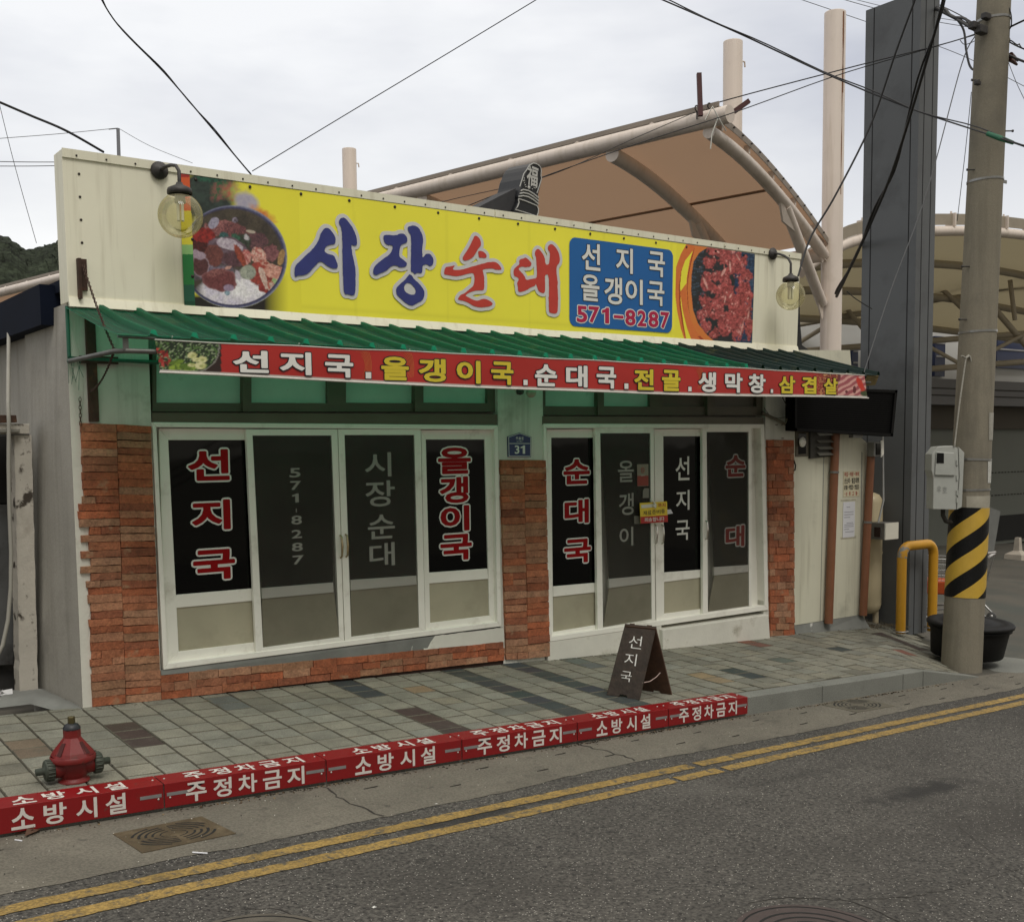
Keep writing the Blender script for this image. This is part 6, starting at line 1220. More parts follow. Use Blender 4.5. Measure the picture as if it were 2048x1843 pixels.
# ================================================================ GREY METAL PILLAR
m_gp = mat('grey_cladding', (.10, .107, .112), .5, streak=(9, .52, .7, (.16, .165, .165)), var=.06, vs=.7) if False else mat('grey_cladding', (.10, .107, .112), .5, .06, .7, .03, 10, dirt=((.05, .052, .054), 1.1, .5, .75)); m_gp2 = mat('cladding_joint', (.006, .006, .007), .8)
def pillar():
    c = onG(1817, 1253); XP, YP = c[0], c[1]; r_ = onY(1849, 1250, YP); wdt = 9.79-XP; yb2 = YP+.74; z0, z1 = c[2]-.1, 6.9
    t = thing('clad_pillar', 'tall dark grey metal clad pillar rising behind the yellow hoop bollard', 'pillar', (XP, YP, z0)); m = MB(); m.box((XP, YP, z0), (XP+wdt, yb2, z1)); m.build('cladding', m_gp, t)
    m = MB(); g = .012
    for f in (.08, .84): y_ = YP+(yb2-YP)*(1-f) if f > .5 else yb2-.74*f; 
    for f in (.16, .86): y_ = yb2-(yb2-YP)*f; m.box((XP-.002, y_-g/2, z0), (XP-.0005, y_+g/2, z1))
    for f in (.28, .72): x_ = XP+wdt*f; m.box((x_-g/2, YP-.002, z0), (x_+g/2, YP-.0005, z1))
    build_each(m, 'joint_line', m_gp2, t)
pillar()
# ================================================================ MARKET CANOPY
m_mast = mat('cream_painted_steel', (.66, .58, .51), .45, .05, 1.2, .03, 20, streak=(10, .5, .7, (.42, .35, .26)), dirt=[((.42, .36, .28), 1.6, .58, .85)])
m_rst = mat('rust_streak', (.2, .09, .045), .8, .3, 6)
CB = np.array([11.931, 3.079, 0]); AP = atD(1425, 228, 13.7); vdir = np.array([math.cos(math.radians(100)), math.sin(math.radians(100)), 0.0])
FT = atD(1652, 480, 17.0)
def solve_on(P, xt):
    lo, hi = -5, 60
    for _ in range(60):
        mid = (lo+hi)/2
        if px(P+vdir*mid)[0] > xt: lo = mid
        else: hi = mid
    return (lo+hi)/2
base_c = atD(1664, 800, 17.0); base_c[2] = 0
def mast(L_, xpx, ytop, wpx, lab, hook=True, rust=False):
    P = base_c+vdir*L_; D_ = px(P)[2]; P = atD(xpx, 560, D_); r_ = wpx/2/FP*D_; zt_ = onP(xpx, ytop, P, (AF[0], AF[1], 0))[2]; z0 = gl(P[0], P[1])-.05
    t = thing('canopy_mast', lab, 'mast', (P[0], P[1], z0), 'cream steel masts of the market canopy'); m = MB(); m.lathe((P[0], P[1], z0), [(r_, 0), (r_, zt_-z0), (r_*.98, zt_-z0+.01), (0, zt_-z0+.012)], 36); m.build('shaft', m_mast, t)
    if rust:
        m = MB(); n = 40
        for s_, z_a, z_b in ((.52, 0.02, 2.7), (.60, 0.02, 1.2)):
            a = -math.pi/2+math.asin(s_); u = np.array([AR[0], AR[1], 0]); f = np.array([AF[0], AF[1], 0]); zz_ = np.linspace(z_a, z_b, n)
            wds = [.012+.006*math.sin(z*7)+.004*rng.random() for z in zz_]; vs = []
            for z, wd in zip(zz_, wds):
                for sg_ in (-1, 1): aa = math.asin(s_)+sg_*wd/r_*.5; vs.append(np.array([P[0], P[1], zt_-z])+u*math.sin(aa)*(r_+.002)-f/np.hypot(f[0], f[1])*math.cos(aa)*(r_+.002))
            m.add(vs, [(2*i, 2*i+1, 2*i+3, 2*i+2) for i in range(n-1)])
        m.build('rust_streak', m_rst, t)
    if hook: m = MB(); q = np.array([P[0], P[1], zt_-.3])+np.array([AR[0], AR[1], 0])*r_; m.tube([q-[.02, 0, 0], q+[.05, 0, 0], q+[.06, 0, -.08]], .015, 6); m.build('hook', m_mast, t)
    return P, D_, r_
M1 = mast(0, 1663, 27, 41.5, 'nearest and tallest cream mast with a long rust streak, right of the canopy', rust=True, hook=False)
L2 = solve_on(base_c+[0, 0, 4], 1463); L3 = solve_on(base_c+[0, 0, 4], 704)
mast(L2, 1463, 85, 38, 'middle cream mast rising behind the canopy peak'); mast(L3, 704, 299, 28, 'farthest cream mast showing above the yellow sign on the left')
cano = thing('market_canopy', 'large cream membrane canopy on steel tubes rising behind the restaurant', 'canopy', (AP[0], AP[1], 0))
prof_px = [(1425, 238), (1467, 268), (1519, 318), (1573, 380), (1618, 438), (1655, 492)]
# gable curve in the plane through the peak and the front mast
gd = FT-AP; gn = np.cross(gd, (0, 0, 1)); gn /= np.linalg.norm(gn)
GC = [onP(x, y, AP, gn) for x, y in prof_px]
def smooth_curve(P, n):
    P = [np.array(p) for p in P]; s_ = np.concatenate([[0], np.cumsum([np.linalg.norm(b-a) for a, b in zip(P[:-1], P[1:])])]); t = np.linspace(0, s_[-1], n); A = np.array(P); C = np.stack([np.interp(t, s_, A[:, k]) for k in range(3)], -1)
    for _ in range(3): C[1:-1] = (C[:-2]+2*C[1:-1]+C[2:])/4
    return [c for c in C]
GC = smooth_curve(GC, 16); LEN = 34.0
def membrane_mat():
    m = mat('tan_membrane', (.40, .28, .195), .8, .05, .3, .03, 5, trans=((.40, .26, .17), .42)); return m
m_mem = membrane_mat()
m = MB(); rows = 35; nc = len(GC)
vs = [g+vdir*(LEN*j/(rows-1))+np.array([0, 0, .06-.05*abs(math.sin(j/(rows-1)*LEN/4.9*math.pi))]) for j in range(rows) for g in GC]
m.add(vs, [(j*nc+i, j*nc+i+1, (j+1)*nc+i+1, (j+1)*nc+i) for j in range(rows-1) for i in range(nc-1)], None, True); m.build('membrane', m_mem, cano)
rt_ = 35/2/FP*13.7
m = MB(); m.tube([AP-vdir*.25-np.array([0, 0, .05]), AP+vdir*LEN-np.array([0, 0, .05])], rt_, 24); m.build('ridge_tube', m_mast, cano)
# edge plate above the ridge tube with brackets
m = MB(); e0 = AP-vdir*.1+np.array([0, 0, rt_*.55]); e1 = AP+vdir*LEN+np.array([0, 0, rt_*.55]); sd_ = np.cross(vdir, (0, 0, 1)); sd_ = -sd_ if sd_[0] > 0 else sd_
m.hexa([e0+sd_*.02, e1+sd_*.02, e1-sd_*.16, e0-sd_*.16, e0+sd_*.02+[0, 0, .012], e1+sd_*.02+[0, 0, .012], e1-sd_*.16+[0, 0, .03], e0-sd_*.16+[0, 0, .03]])
m.hexa([e0+sd_*.02-[0, 0, .0], e1+sd_*.02, e1+sd_*.0, e0+sd_*.0, e0+sd_*.02+[0, 0, .07], e1+sd_*.02+[0, 0, .07], e1+[0, 0, .07], e0+[0, 0, .07]]); m.build('edge_plate', mat('edge_plate', (.26, .22, .18), .6, .1, 2), cano)
m = MB(); k = .9
while k < LEN: q = AP+vdir*k+np.array([0, 0, rt_*.5]); m.prism([q+vdir*-.05+sd_*.03, q+vdir*.05+sd_*.03, q+vdir*.0+sd_*.03+[0, 0, rt_*.2]], -sd_*.1); k += 1.25
build_each(m, 'bracket', m_mast, cano)
def rafter(L_, name, r_=.085, strut=True, edge=False):
    o = vdir*L_; dn = np.array([0, 0, -.14]); m = MB(); m.tube([g+o+dn for g in GC], r_, 16); f = m.build(name, m_mast, cano)
    if strut:
        a = np.array(GC[9])+o+dn*1.3; b = FT+o+np.array([0, 0, -.95]); m = MB(); m.tube([a, a*.75+b*.25, b], [r_*.95, r_*.95, r_*.95], 16); m.build('strut', m_mast, f)
        m = MB(); g0 = np.array(GC[8])+o; m.prism([g0+dn*1.2, a+[0, 0, -.05], a+(b-a)*.16+[.05, 0, -.12], a+(b-a)*.05+[-.12, 0, -.15]], gn*.03)
        for z_ in (FT[2]-.1, FT[2]-.95): q = FT+o; q = np.array([q[0], q[1], z_]); m.prism([q+[-.22, -.03, .16], q+[.0, 0, .16], q+[.0, 0, -.2], q+[-.03, -.0, -.24]], gn*.02)
        m.build('gusset_plate', m_mast, f)
rafter(0.05, 'gable_rafter'); LR = solve_on(AP, 1224)
for k in (LR, LR*3.4, LR*5.8, LR*8.2): rafter(k, 'rafter', .1, strut=True)
# gable edge strip with bolts
m = MB(); dn = np.array([0, 0, .03]); vs = [g-vdir*.02+np.array([0, 0, .02]) for g in GC]+[g-vdir*.02+np.array([.0, 0, .11]) for g in GC]; n = len(GC)
m.add(vs, [(i, i+1, n+i+1, n+i) for i in range(n-1)]); o = m.build('gable_plate', mat('edge_plate', (.26, .22, .18), .6, .1, 2), cano); o.modifiers.new('t', 'SOLIDIFY').thickness = .01
m = MB()
for i in range(1, n-1): m.tube([GC[i]-vdir*.03+np.array([0, 0, .065]), GC[i]-vdir*.05+np.array([0, 0, .065])], .014, 6)
build_each(m, 'bolt', m_screw, cano)
m = MB()
for i in range(1, n-1, 3): q = GC[i]+np.array([0, 0, -.05]); m.prism([q, q+(GC[i+1]-GC[i])*.12, q+(GC[i+1]-GC[i])*.1+[0, 0, .13], q+[0, 0, .13]], vdir*.08)
build_each(m, 'rib_plate', m_mast, cano)
# purlin seam line and lower eave beam
m = MB(); e = np.array(GC[-1]); m.tube([e+[0, 0, -.12], e+vdir*LEN+[0, 0, -.12]], .11, 14); m.build('eave_tube', m_mast, cano)
m = MB()
for gi in (8,): q = np.array(GC[gi])+[0, 0, -.05]; m.tube([q, q+vdir*LEN], .02, 6)
m.build('seam_rod', mat('seam_brown', (.2, .12, .07), .8), cano)
m = MB(); P0 = AP+[0, 0, rt_+.05]; A1 = atD(1401, 232, 13.6); A2 = atD(1398, 147, 13.6); B1 = atD(1452, 235, 13.8); B2 = atD(1498, 202, 13.8)
for a, b in ((A1, A2), (B1, B2)):
    d = (b-a)/np.linalg.norm(b-a); s1_ = np.cross(d, (AF[0], AF[1], 0)); s1_ /= np.linalg.norm(s1_); s2_ = np.cross(d, s1_); w_ = .028; m.hexa([a-s1_*w_-s2_*w_, a+s1_*w_-s2_*w_, a+s1_*w_+s2_*w_, a-s1_*w_+s2_*w_, b-s1_*w_-s2_*w_, b+s1_*w_-s2_*w_, b+s1_*w_+s2_*w_, b-s1_*w_+s2_*w_])
build_each(m, 'steel_stub', mat('red_oxide', (.06, .012, .012), .6, .2, 6), cano)
m = MB()
for x_, y_ in ((1394, 217), (1419, 212), (1450, 224)):
    P = atD(x_, y_, 13.7); m.tube([P+[.035*math.cos(a), 0, .035*math.sin(a)] for a in np.linspace(0, 2*math.pi, 12)], .008, 5, cap=False); m.tube([P-[0, 0, .035], P-[0, 0, .13]], .01, 5)
build_each(m, 'eye_bolt', m_dkm, cano)
m = MB(); P = [atD(x_, y_, 13.45) for x_, y_ in ((1410, 240), (1425, 213), (1436, 235), (1424, 268), (1421, 298))]; m.tube(P, .008, 5); m.tube([atD(1425, 213, 13.45), atD(1440, 240, 13.4), atD(1452, 262, 13.5)], .007, 5); tag(m.build('rag_string', mat('white_string', (.55, .55, .5), .8)), 'frayed white string dangling from the canopy peak', 'string')
# ================================================================ BLACK ROOF SIGN
def roofsign():
    YS = .62; O = (1000, 300, 12.13); Pz = lambda x, y, d=0: onY(O[0]+x/O[2], O[1]+y/O[2], YS)+np.array([0, d, 0])
    t = thing('rooftop_sign', 'black carved tombstone shaped sign with a 福 mark above the yellow banner', 'rooftop sign', Pz(600, 1700)); mk = mat('black_stone', (.010, .011, .013), .45, .15, 6, .1, 30); ms_ = mat('carved_silver', (.42, .42, .40), .6, .1, 30)
    sil = [(330, 1700), (350, 1450), (430, 1290), (455, 1180), (440, 1130), (520, 880), (560, 700), (610, 590), (650, 490), (700, 400), (790, 315), (900, 320), (985, 400), (1010, 520), (1000, 640), (1025, 700), (990, 850), (930, 1080), (942, 1170), (930, 1330), (938, 1430), (900, 1640), (880, 1760)]
    m = MB(); m.prism([Pz(*p) for p in sil], (-.03, .34, .02)); bevel(m.build('slab', mk, t), .006)
    m = MB(); m.prism([Pz(x, y, .05) for x, y in ((-1000, 1760), (-700, 1500), (-330, 1300), (20, 1120), (260, 1000), (460, 900), (420, 1760))], (-.02, .25, .0)); m.build('base_block', mat('dark_fabric', (.03, .03, .033), .8, .2, 8), t)
    m = MB(); f = lambda x, y: Pz(x, y, -.004)
    def line(pts, w_=.005): m.tube([f(*p) for p in pts], w_, 6)
    line([(475, 890), (530, 720), (570, 580), (640, 490), (680, 420), (720, 370), (800, 325), (880, 340), (950, 390), (985, 440), (995, 520), (985, 620), (1000, 690), (980, 780), (890, 1050)])
    for k, dy in enumerate((0, 75, 150)): line([(495-k*25, 995+dy*.9), (560, 965+dy), (680, 990+dy), (800, 1060+dy), (930, 1165+dy)], .007)
    line([(440, 1185), (600, 1235), (890, 1355), (925, 1430), (920, 1530), (885, 1610)], .006); line([(440, 1185), (455, 1280), (420, 1380), (360, 1445), (600, 1520), (880, 1610)], .006)
    for x, y, a in ((580, 690, 1.5), (560, 750, 1.2), (585, 800, .9), (605, 850, .7), (625, 895, .5), (590, 745, 1.9), (780, 950, -.3), (820, 920, -.6), (850, 930, -.2), (860, 870, -.9), (890, 880, -.4), (900, 820, -1.1)):
        c = f(x, y); m.lathe(c-[.009*math.cos(a), 0, .009*math.sin(a)], [(0, 0), (.0045, .006), (.005, .011), (0, .02)], 6, axis=(math.cos(a), 0, math.sin(a)))
    m.lathe(f(695, 910), [(0, 0), (.018, 0), (.016, .004), (0, .005)], 8, axis=(0, -1, 0)); m.build('carving', ms_, t)
    m = MB(); v, fc = glyph('福', .02); lo, hi = v.min(0), v.max(0); q = (v-lo)/(hi-lo); A_, B_ = f(640, 860), f(925, 400); W_ = (B_-A_)[0]; H_ = (B_-A_)[2]
    m.add([A_+np.array([W_*(a*.92+.22*(b-.5)*.6+.02), -.002, H_*(b-.12*(a-.5))]) for a, b in q], fc); m.build('character', ms_, t)
roofsign()
# ================================================================ LEFT NEIGHBOUR: OLD GATE
def gate():
    YG = .62; O = (0, 800, 2.8); Pz = lambda x, y, Y=YG: onY(O[0]+x/O[2], O[1]+y/O[2], Y); m_old = mat('peeling_white_wood', (.46, .43, .37), .85, .12, 4, .4, 30, dirt=[((.045, .035, .025), 6, .56, .62), ((.2, .17, .13), 1.8, .52, .7)])
    t = thing('old_gate', 'old gate with a peeling white post and lintel left of the grey side wall', 'gate', Pz(150, 1650))
    def quad(pts, Y0, Y1, name, mm, bv=.004): m = MB(); q = [Pz(x, y, Y0) for x, y in pts]; m.hexa([(p[0], Y0, p[2]) for p in q]+[(p[0], Y1, p[2]) for p in q]); o = m.build(name, mm, t); return bevel(o, bv)
    pts = []; m = MB(); n = 30
    L_ = [np.array((80, 195))*(1-k/n)+np.array((112, 1660))*k/n for k in range(n+1)]; R_ = [np.array((176, 195))*(1-k/n)+np.array((215, 1650))*k/n for k in range(n+1)]
    poly = [Pz(p[0]+rng.normal(0, 1.8), p[1]) for p in L_]+[Pz(p[0]+rng.normal(0, 1.2), p[1]) for p in R_[::-1]]; m.prism(poly, (0, .16, 0)); m.build('post', m_old, t)
    quad([(-400, 190), (166, 188), (166, 133), (-400, 133)], YG-.02, YG+.2, 'lintel', m_old); quad([(-400, 186), (112, 180), (112, 160), (-400, 158)], YG-.06, YG-.02, 'rail', mat('grey_wood', (.2, .19, .16), .8, .2, 6, .3))
    m = MB(); q = [Pz(-500, 1700, 1.0), Pz(230, 1640, 1.0), Pz(200, 190, 1.0), Pz(-500, 190, 1.0)]; m.hexa([(p[0], 1.0, p[2]) for p in q]+[(p[0], 1.05, p[2]) for p in q]); m.box((-3.6, 1.0, -.2), (q[0][0]+.02, 1.05, q[3][2])); m.build('backing_board', mat('dark_board', (.03, .029, .027), .9, .3, 3, dirt=((.09, .085, .075), 2, .55, .7)), t)
    quad([(-300, 1500), (78, 1480), (70, 585), (-300, 585)], .93, .99, 'grey_panel', mat('grey_gate_panel', (.085, .087, .085), .8, .25, 1.5, dirt=((.02, .018, .015), 2.5, .5, .7))); quad([(-300, 575), (62, 578), (60, 200), (-300, 200)], .95, .99, 'dark_opening', m_slot)
    quad([(-60, 128), (96, 124), (92, 84), (-60, 82)], .58, .70, 'meter_bracket', m_rust)
    m = MB(); m.tube([onX(18, 620, -.03)]+[Pz(x, y, .5) for x, y in ((45, 20), (50, 120))]+[Pz(x, y, .5) for x, y in ((48, 350), (52, 600), (62, 850), (60, 1050), (45, 1230), (15, 1370), (-40, 1480))], .014, 10)
    tag(m.build('hose', mat('grey_hose', (.3, .29, .25), .6, .1)), 'pale grey hose drooping down in front of the old gate', 'hose')
    # mound of cement on the ground and a scrap of white plastic
    m = MB(); g = [onG(x, y) for x, y in ((-60, 1418), (60, 1405), (120, 1421), (168, 1418), (160, 1408), (92, 1373), (60, 1372), (-60, 1392))]; c = np.mean(g, axis=0)+[0, 0, .05]; g = [p+[rng.normal(0, .01), rng.normal(0, .01), -.01] for p in g]
    inn = [p*.5+c*.5+[0, 0, .018*rng.random()] for p in g]; k = len(g); m.add(g+inn+[c], [(i, (i+1) % k, k+(i+1) % k, k+i) for i in range(k)]+[(k+i, k+(i+1) % k, 2*k) for i in range(k)], None, True); m.build('cement_mound', m_cem, None, 'structure')
    m = MB(); P = onG(10, 1395)+np.array([0, 0, .03]); pts = [P+rng.normal(0, .035, 3)*[1.6, 1, .7] for _ in range(16)]
    for i in range(12): a, b, c_ = rng.choice(16, 3, False); m.prism([pts[a], pts[b], pts[c_]], (.001, .001, .001))
    tag(m.build('plastic_scrap', mat('white_plastic', (.6, .6, .6), .5)), 'crumpled white plastic scrap at the foot of the old gate', 'litter')
    # ground in front of the gate
gate()
# distant slim pole behind the sign
P0 = atD(236, 420, 60); P1 = atD(236, 257, 60); t = thing('distant_pole', 'thin distant utility pole standing above the left part of the sign', 'utility pole', (P0[0], P0[1], -1)); m = MB(); m.tube([(P0[0], P0[1], -1), (P1[0], P1[1], P1[2])], [.16, .09], 10); m.build('shaft', mat('far_pole', (.2, .21, .23), .8, .05), t)
m = MB(); m.tube([P1-AR*.5+[0, 0, -.05], P1-AR*.1, P1], [.02, .03, .03], 6); m.build('arm', m_dkm, t)
# ================================================================ SECOND CANOPY AND MARKET HALL (right background)
YA = 4.0
def canopy2():
    ax_ = [(1600, 545), (1632, 515), (1678, 487), (1760, 467), (1850, 462), (1950, 461), (2048, 469), (2150, 488), (2300, 535), (2420, 600)]
    A = smooth_curve([onY(x, y, YA) for x, y in ax_], 36); t = thing('barrel_canopy', 'second cream barrel canopy on tube trusses in the right background', 'canopy', (A[18][0], YA, -.9)); dpt = px(A[18])[2]; rt2 = 9/FP*dpt
    m = MB(); m.tube(A, rt2, 16); m.build('front_arch', m_mast, t)
    m = MB(); n = len(A); vs = []; rows = 10
    zr = onY(1965, 660, 8.2)[2]; zc_ = A[20][2]
    for j in range(rows):
        u = j/(rows-1)
        for a in A: vs.append(np.array([a[0]+u*.6, YA+(8.2-YA)*u, (a[2]+.05)*(1-u**1.3)+(zr+(a[2]-zc_)*.25)*u**1.3]))
    m.add(vs, [(j*n+i, j*n+i+1, (j+1)*n+i+1, (j+1)*n+i) for j in range(rows-1) for i in range(n-1)], None, True); m.build('membrane', mat('olive_membrane', (.42, .36, .24), .8, .05, .3, trans=((.28, .24, .15), .4)), t)
    m = MB(); vs = [a+np.array([0, -.05, rt2*1.1]) for a in A]+[a+np.array([0, -.05, rt2*1.1+.2]) for a in A]; m.add(vs, [(i, i+1, n+i+1, n+i) for i in range(n-1)]); o = m.build('edge_plate', mat('edge_plate2', (.3, .26, .2), .6), t); o.modifiers.new('t', 'SOLIDIFY').thickness = .02
    m = MB()
    for i in range(0, n, 2): m.tube([A[i]+[0, 0, rt2*1.1+.2], A[i]+[0, 0, rt2*1.1+.25]], .02, 5); m.box(A[i]+[-.02, -.1, rt2*.8], A[i]+[.02, .1, rt2+.22])
    m.build('stud', m_mast, t)
    m_tr = mat('shaded_truss_cream', (.30, .26, .19), .6, .08, 2)  # cream steel darkened, shade under the membrane put into its colour
    for k, u in enumerate((.33, .66, .98)): m = MB(); m.tube([np.array([a[0]+u*.6, YA+(8.2-YA)*u, a[2]*(1-u**1.3)+(zr+(a[2]-zc_)*.25)*u**1.3-.12]) for a in A], rt2*.9, 12); m.build('inner_arch', m_tr, t)
    cam_d = 25.0; segs = []
    for a, b, w_ in (((1560, 655), (2160, 548), 12), ((1600, 702), (2200, 655), 12), ((1600, 757), (2200, 712), 12), ((1870, 517), (1940, 560), 12), ((1940, 560), (2060, 700), 12), ((1863, 696), (1925, 730), 8), ((1988, 700), (2050, 668), 8), ((1560, 560), (1900, 500), 10), ((2020, 560), (2030, 640), 9), ((1680, 600), (1760, 700), 9), ((1590, 690), (1720, 610), 9), ((1780, 480), (1960, 650), 10), ((2048, 520), (2160, 470), 9), ((1640, 540), (1740, 505), 9)):
        m = MB(); m.tube([atD(*a, cam_d), atD(*b, cam_d+(b[0]-a[0])*.002)], w_/2/FP*cam_d, 12); m.build('truss_tube', m_tr, t)
    m = MB()
    for x_ in (1760, 2430): P = onY(x_, 600, YA+.5); m.tube([(P[0], P[1], -1.5), P], .2, 14)
    build_each(m, 'column', m_mast, t)
canopy2()
def hall():
    H0 = onG(1965, 1088, .03, -.17); YH = min(H0[1], 12.5); YH = H0[1]
    t = thing('market_hall', 'grey market hall with blue windows and brown band beyond the second canopy', 'building', (H0[0], YH, H0[2]))
    def band(y0, y1, d, name, mm, x0=1560, x1=2500): 
        a, b = onY(x0, y1, YH), onY(x1, y1, YH); za = onY(1960, y1, YH)[2]; zb = onY(1960, y0, YH)[2]; m = MB(); m.box((a[0], YH-d, za), (b[0], YH+3-d, zb)); return m.build(name, mm, t)
    m_hw = mat('hall_wall', (.13, .14, .12), .7, .1, .4, .05, 8, dirt=((.13, .135, .12), .5, .5, .8)); 
    band(857, 1092, 0, 'wall', m_hw); band(812, 857.5, .12, 'brown_band', mat('hall_brown', (.06, .05, .036), .8, .1, .5)); band(764, 812.5, .5, 'fascia', mat('hall_fascia', (.13, .13, .135), .6, .08, .5)); band(600, 764.5, -.3, 'upper_wall', mat('hall_upper', (.52, .52, .5), .8, .05, .5))
    mn = mat('hall_blue', (.012, .022, .07), .4, .2, 1)
    for x0, x1, y0, y1 in ((1700, 1712, 690, 760), (1866, 1886, 672, 752), (1990, 2090, 660, 735), (2120, 2200, 655, 730)):
        a, b = onY(x0, y1, YH+.25), onY(x1, y1, YH+.25); m = MB(); m.box((a[0], YH+.2, a[2]), (b[0], YH+.29, onY(x0, y0, YH+.25)[2])); w_ = m.build('window', mn, t); m = MB()
        for k in range(3): z_ = a[2]+(onY(x0, y0, YH+.25)[2]-a[2])*(k+.5)/3; m.box((a[0]+.03, YH+.18, z_-.02), (b[0]-.03, YH+.199, z_+.02))
        m.build('bar', mat('hall_bar', (.3, .3, .3), .5), w_)
    m = MB(); a = onY(1985, 1082, YH-.02); b = onY(2200, 1060, YH-.02); m.box((a[0], YH-.03, a[2]), (b[0], YH-.001, onY(1985, 1032, YH)[2])); m.build('dark_opening', m_slot, t)
    m = MB()
    for y_ in (782, 795): z_ = onY(1960, y_, YH)[2]; m.box((onY(1560, y_, YH)[0], YH-.515, z_-.012), (onY(2500, y_, YH)[0], YH-.501, z_+.012))
    for y_ in (946, 992):
        z_ = onY(1960, y_, YH)[2]
        for k in range(60): x_ = onY(1850, y_, YH)[0]+k*.16; m.box((x_, YH-.012, z_-.014), (x_+.05+.05*rng.random(), YH-.001, z_+.014))
    m.build('seam', m_dark, t)
    m = MB(); q = [onY(x, y, YH-1.2) for x, y in ((1972, 1100), (1992, 1040), (1999, 1024), (1980, 1016))]; q = [onY(x, y, YH-1.5) for x, y in ((1966, 1110), (1987, 1108), (2001, 1022), (1975, 1012))]; m.prism(q, (0, .05, 0)); tag(m.build('leaning_board', mat('grey_panel_board', (.17, .175, .165), .6)), 'grey board leaning upright in the yard behind the striped pole', 'board')
    m = MB(); P = onG(2035, 1118, .03, -.17); m.lathe(P, [(.3, 0), (.28, .12), (.1, .2), (.07, .5), (0, .5)], 4, smooth=False, sq=.5); tag(m.build('sign_base', mat('pale_block', (.4, .36, .3), .8)), 'pale concrete block at the right edge of the yard', 'block')
hall()
# shopping cart
def cart():
    a, b = onG(1858, 1236, .03, -.17), onG(1977, 1249, .03, -.17); mid = (a+b)/2; z0 = mid[2]; L_ = np.linalg.norm((b-a)[:2]); e = (b-a); e[2] = 0; e /= np.linalg.norm(e); s_ = np.array([-e[1], e[0], 0])
    t = thing('shopping_cart', 'orange and wire shopping cart parked behind the hoop bollard and the pole', 'shopping cart', (mid[0], mid[1], z0)); Q = lambda u, v, h: mid+e*u+s_*v+np.array([0, 0, h])-[0, 0, 0]
    mc_ = mat('cart_chrome', (.35, .35, .34), .35, .1, metal=.8); mo = mat('cart_orange', (.42, .07, .015), .45, .1, 9); mr_ = mat('cart_rubber', (.06, .06, .058), .6); hl = L_/2
    m = MB()
    for v in (-.24, .24): m.tube([Q(-hl-.05, v, .16), Q(hl*.2, v*1.0, .22), Q(hl*.75, v*1.05, .22), Q(hl, v*1.05, .12)], .012, 8); m.tube([Q(hl*.6, v, .22), Q(hl*.85, v, .60), Q(hl*1.05, v, .92)], .012, 8)
    m.tube([Q(-hl-.05, -.24, .16), Q(-hl-.05, .24, .16)], .012, 8); m.build('chassis', mc_, t)
    m = MB(); bz0, bz1 = .42, .86
    C0_ = [(-hl-.12, -.2), (hl*.75, -.25), (hl*.75, .25), (-hl-.12, .2)]
    for h in np.linspace(0, 1, 7): 
        p = [Q(x*(.9+.1*h), y*(.85+.15*h), bz0+(bz1-bz0)*h) for x, y in C0_]; m.tube(p+[p[0]], .004 if 0 < h < 1 else .007, 5)
    for i in range(4):
        (xa, ya), (xb, yb) = C0_[i], C0_[(i+1) % 4]; n = 16 if i % 2 == 0 else 9
        for k in range(n): x, y = xa+(xb-xa)*k/n, ya+(yb-ya)*k/n; m.tube([Q(x*.9, y*.85, bz0), Q(x, y, bz1)], .003, 4, cap=False)
    m.build('wire_basket', mc_, t)
    m = MB(); m.hexa([Q(-hl-.13, -.21, .38), Q(-hl+.25, -.22, .38), Q(-hl+.25, .22, .38), Q(-hl-.13, .21, .38), Q(-hl-.13, -.21, .56), Q(-hl+.25, -.22, .56), Q(-hl+.25, .22, .56), Q(-hl-.13, .21, .56)]); bevel(m.build('orange_panel', mo, t), .02)
    m = MB(); m.hexa([Q(-hl-.14, -.2, .80), Q(-hl-.1, -.2, .80), Q(-hl-.1, .2, .80), Q(-hl-.14, .2, .80), Q(-hl-.14, -.2, .93), Q(-hl-.1, -.2, .93), Q(-hl-.1, .2, .93), Q(-hl-.14, .2, .93)]); m.build('rear_flap', mo, t)
    m = MB(); m.tube([Q(hl*.5, -.2, .93), Q(hl*1.1, -.22, .97), Q(hl*1.25, -.2, .98)], .014, 8); m.tube([Q(hl*1.05, -.26, .92), Q(hl*1.05, .26, .92)], .016, 10); m.build('handle', mat('cart_grip', (.5, .48, .46), .4), t)
    for u, v in ((-hl, -.22), (-hl, .22), (hl, -.25), (hl, .25)):
        m = MB(); m.lathe(Q(u, v-.014, .062)+0, [(0, 0), (.056, 0), (.062, .006), (.062, .022), (.056, .028), (0, .028)], 20, axis=s_); w_ = m.build('wheel', mr_, t); m = MB(); m.tube([Q(u, v, .13), Q(u+.01, v+.02, .062)], .012, 6); m.lathe(Q(u, v-.017, .062), [(0, 0), (.025, 0), (.025, .034), (0, .034)], 12, axis=s_); m.build('hub', mc_, w_)
cart()
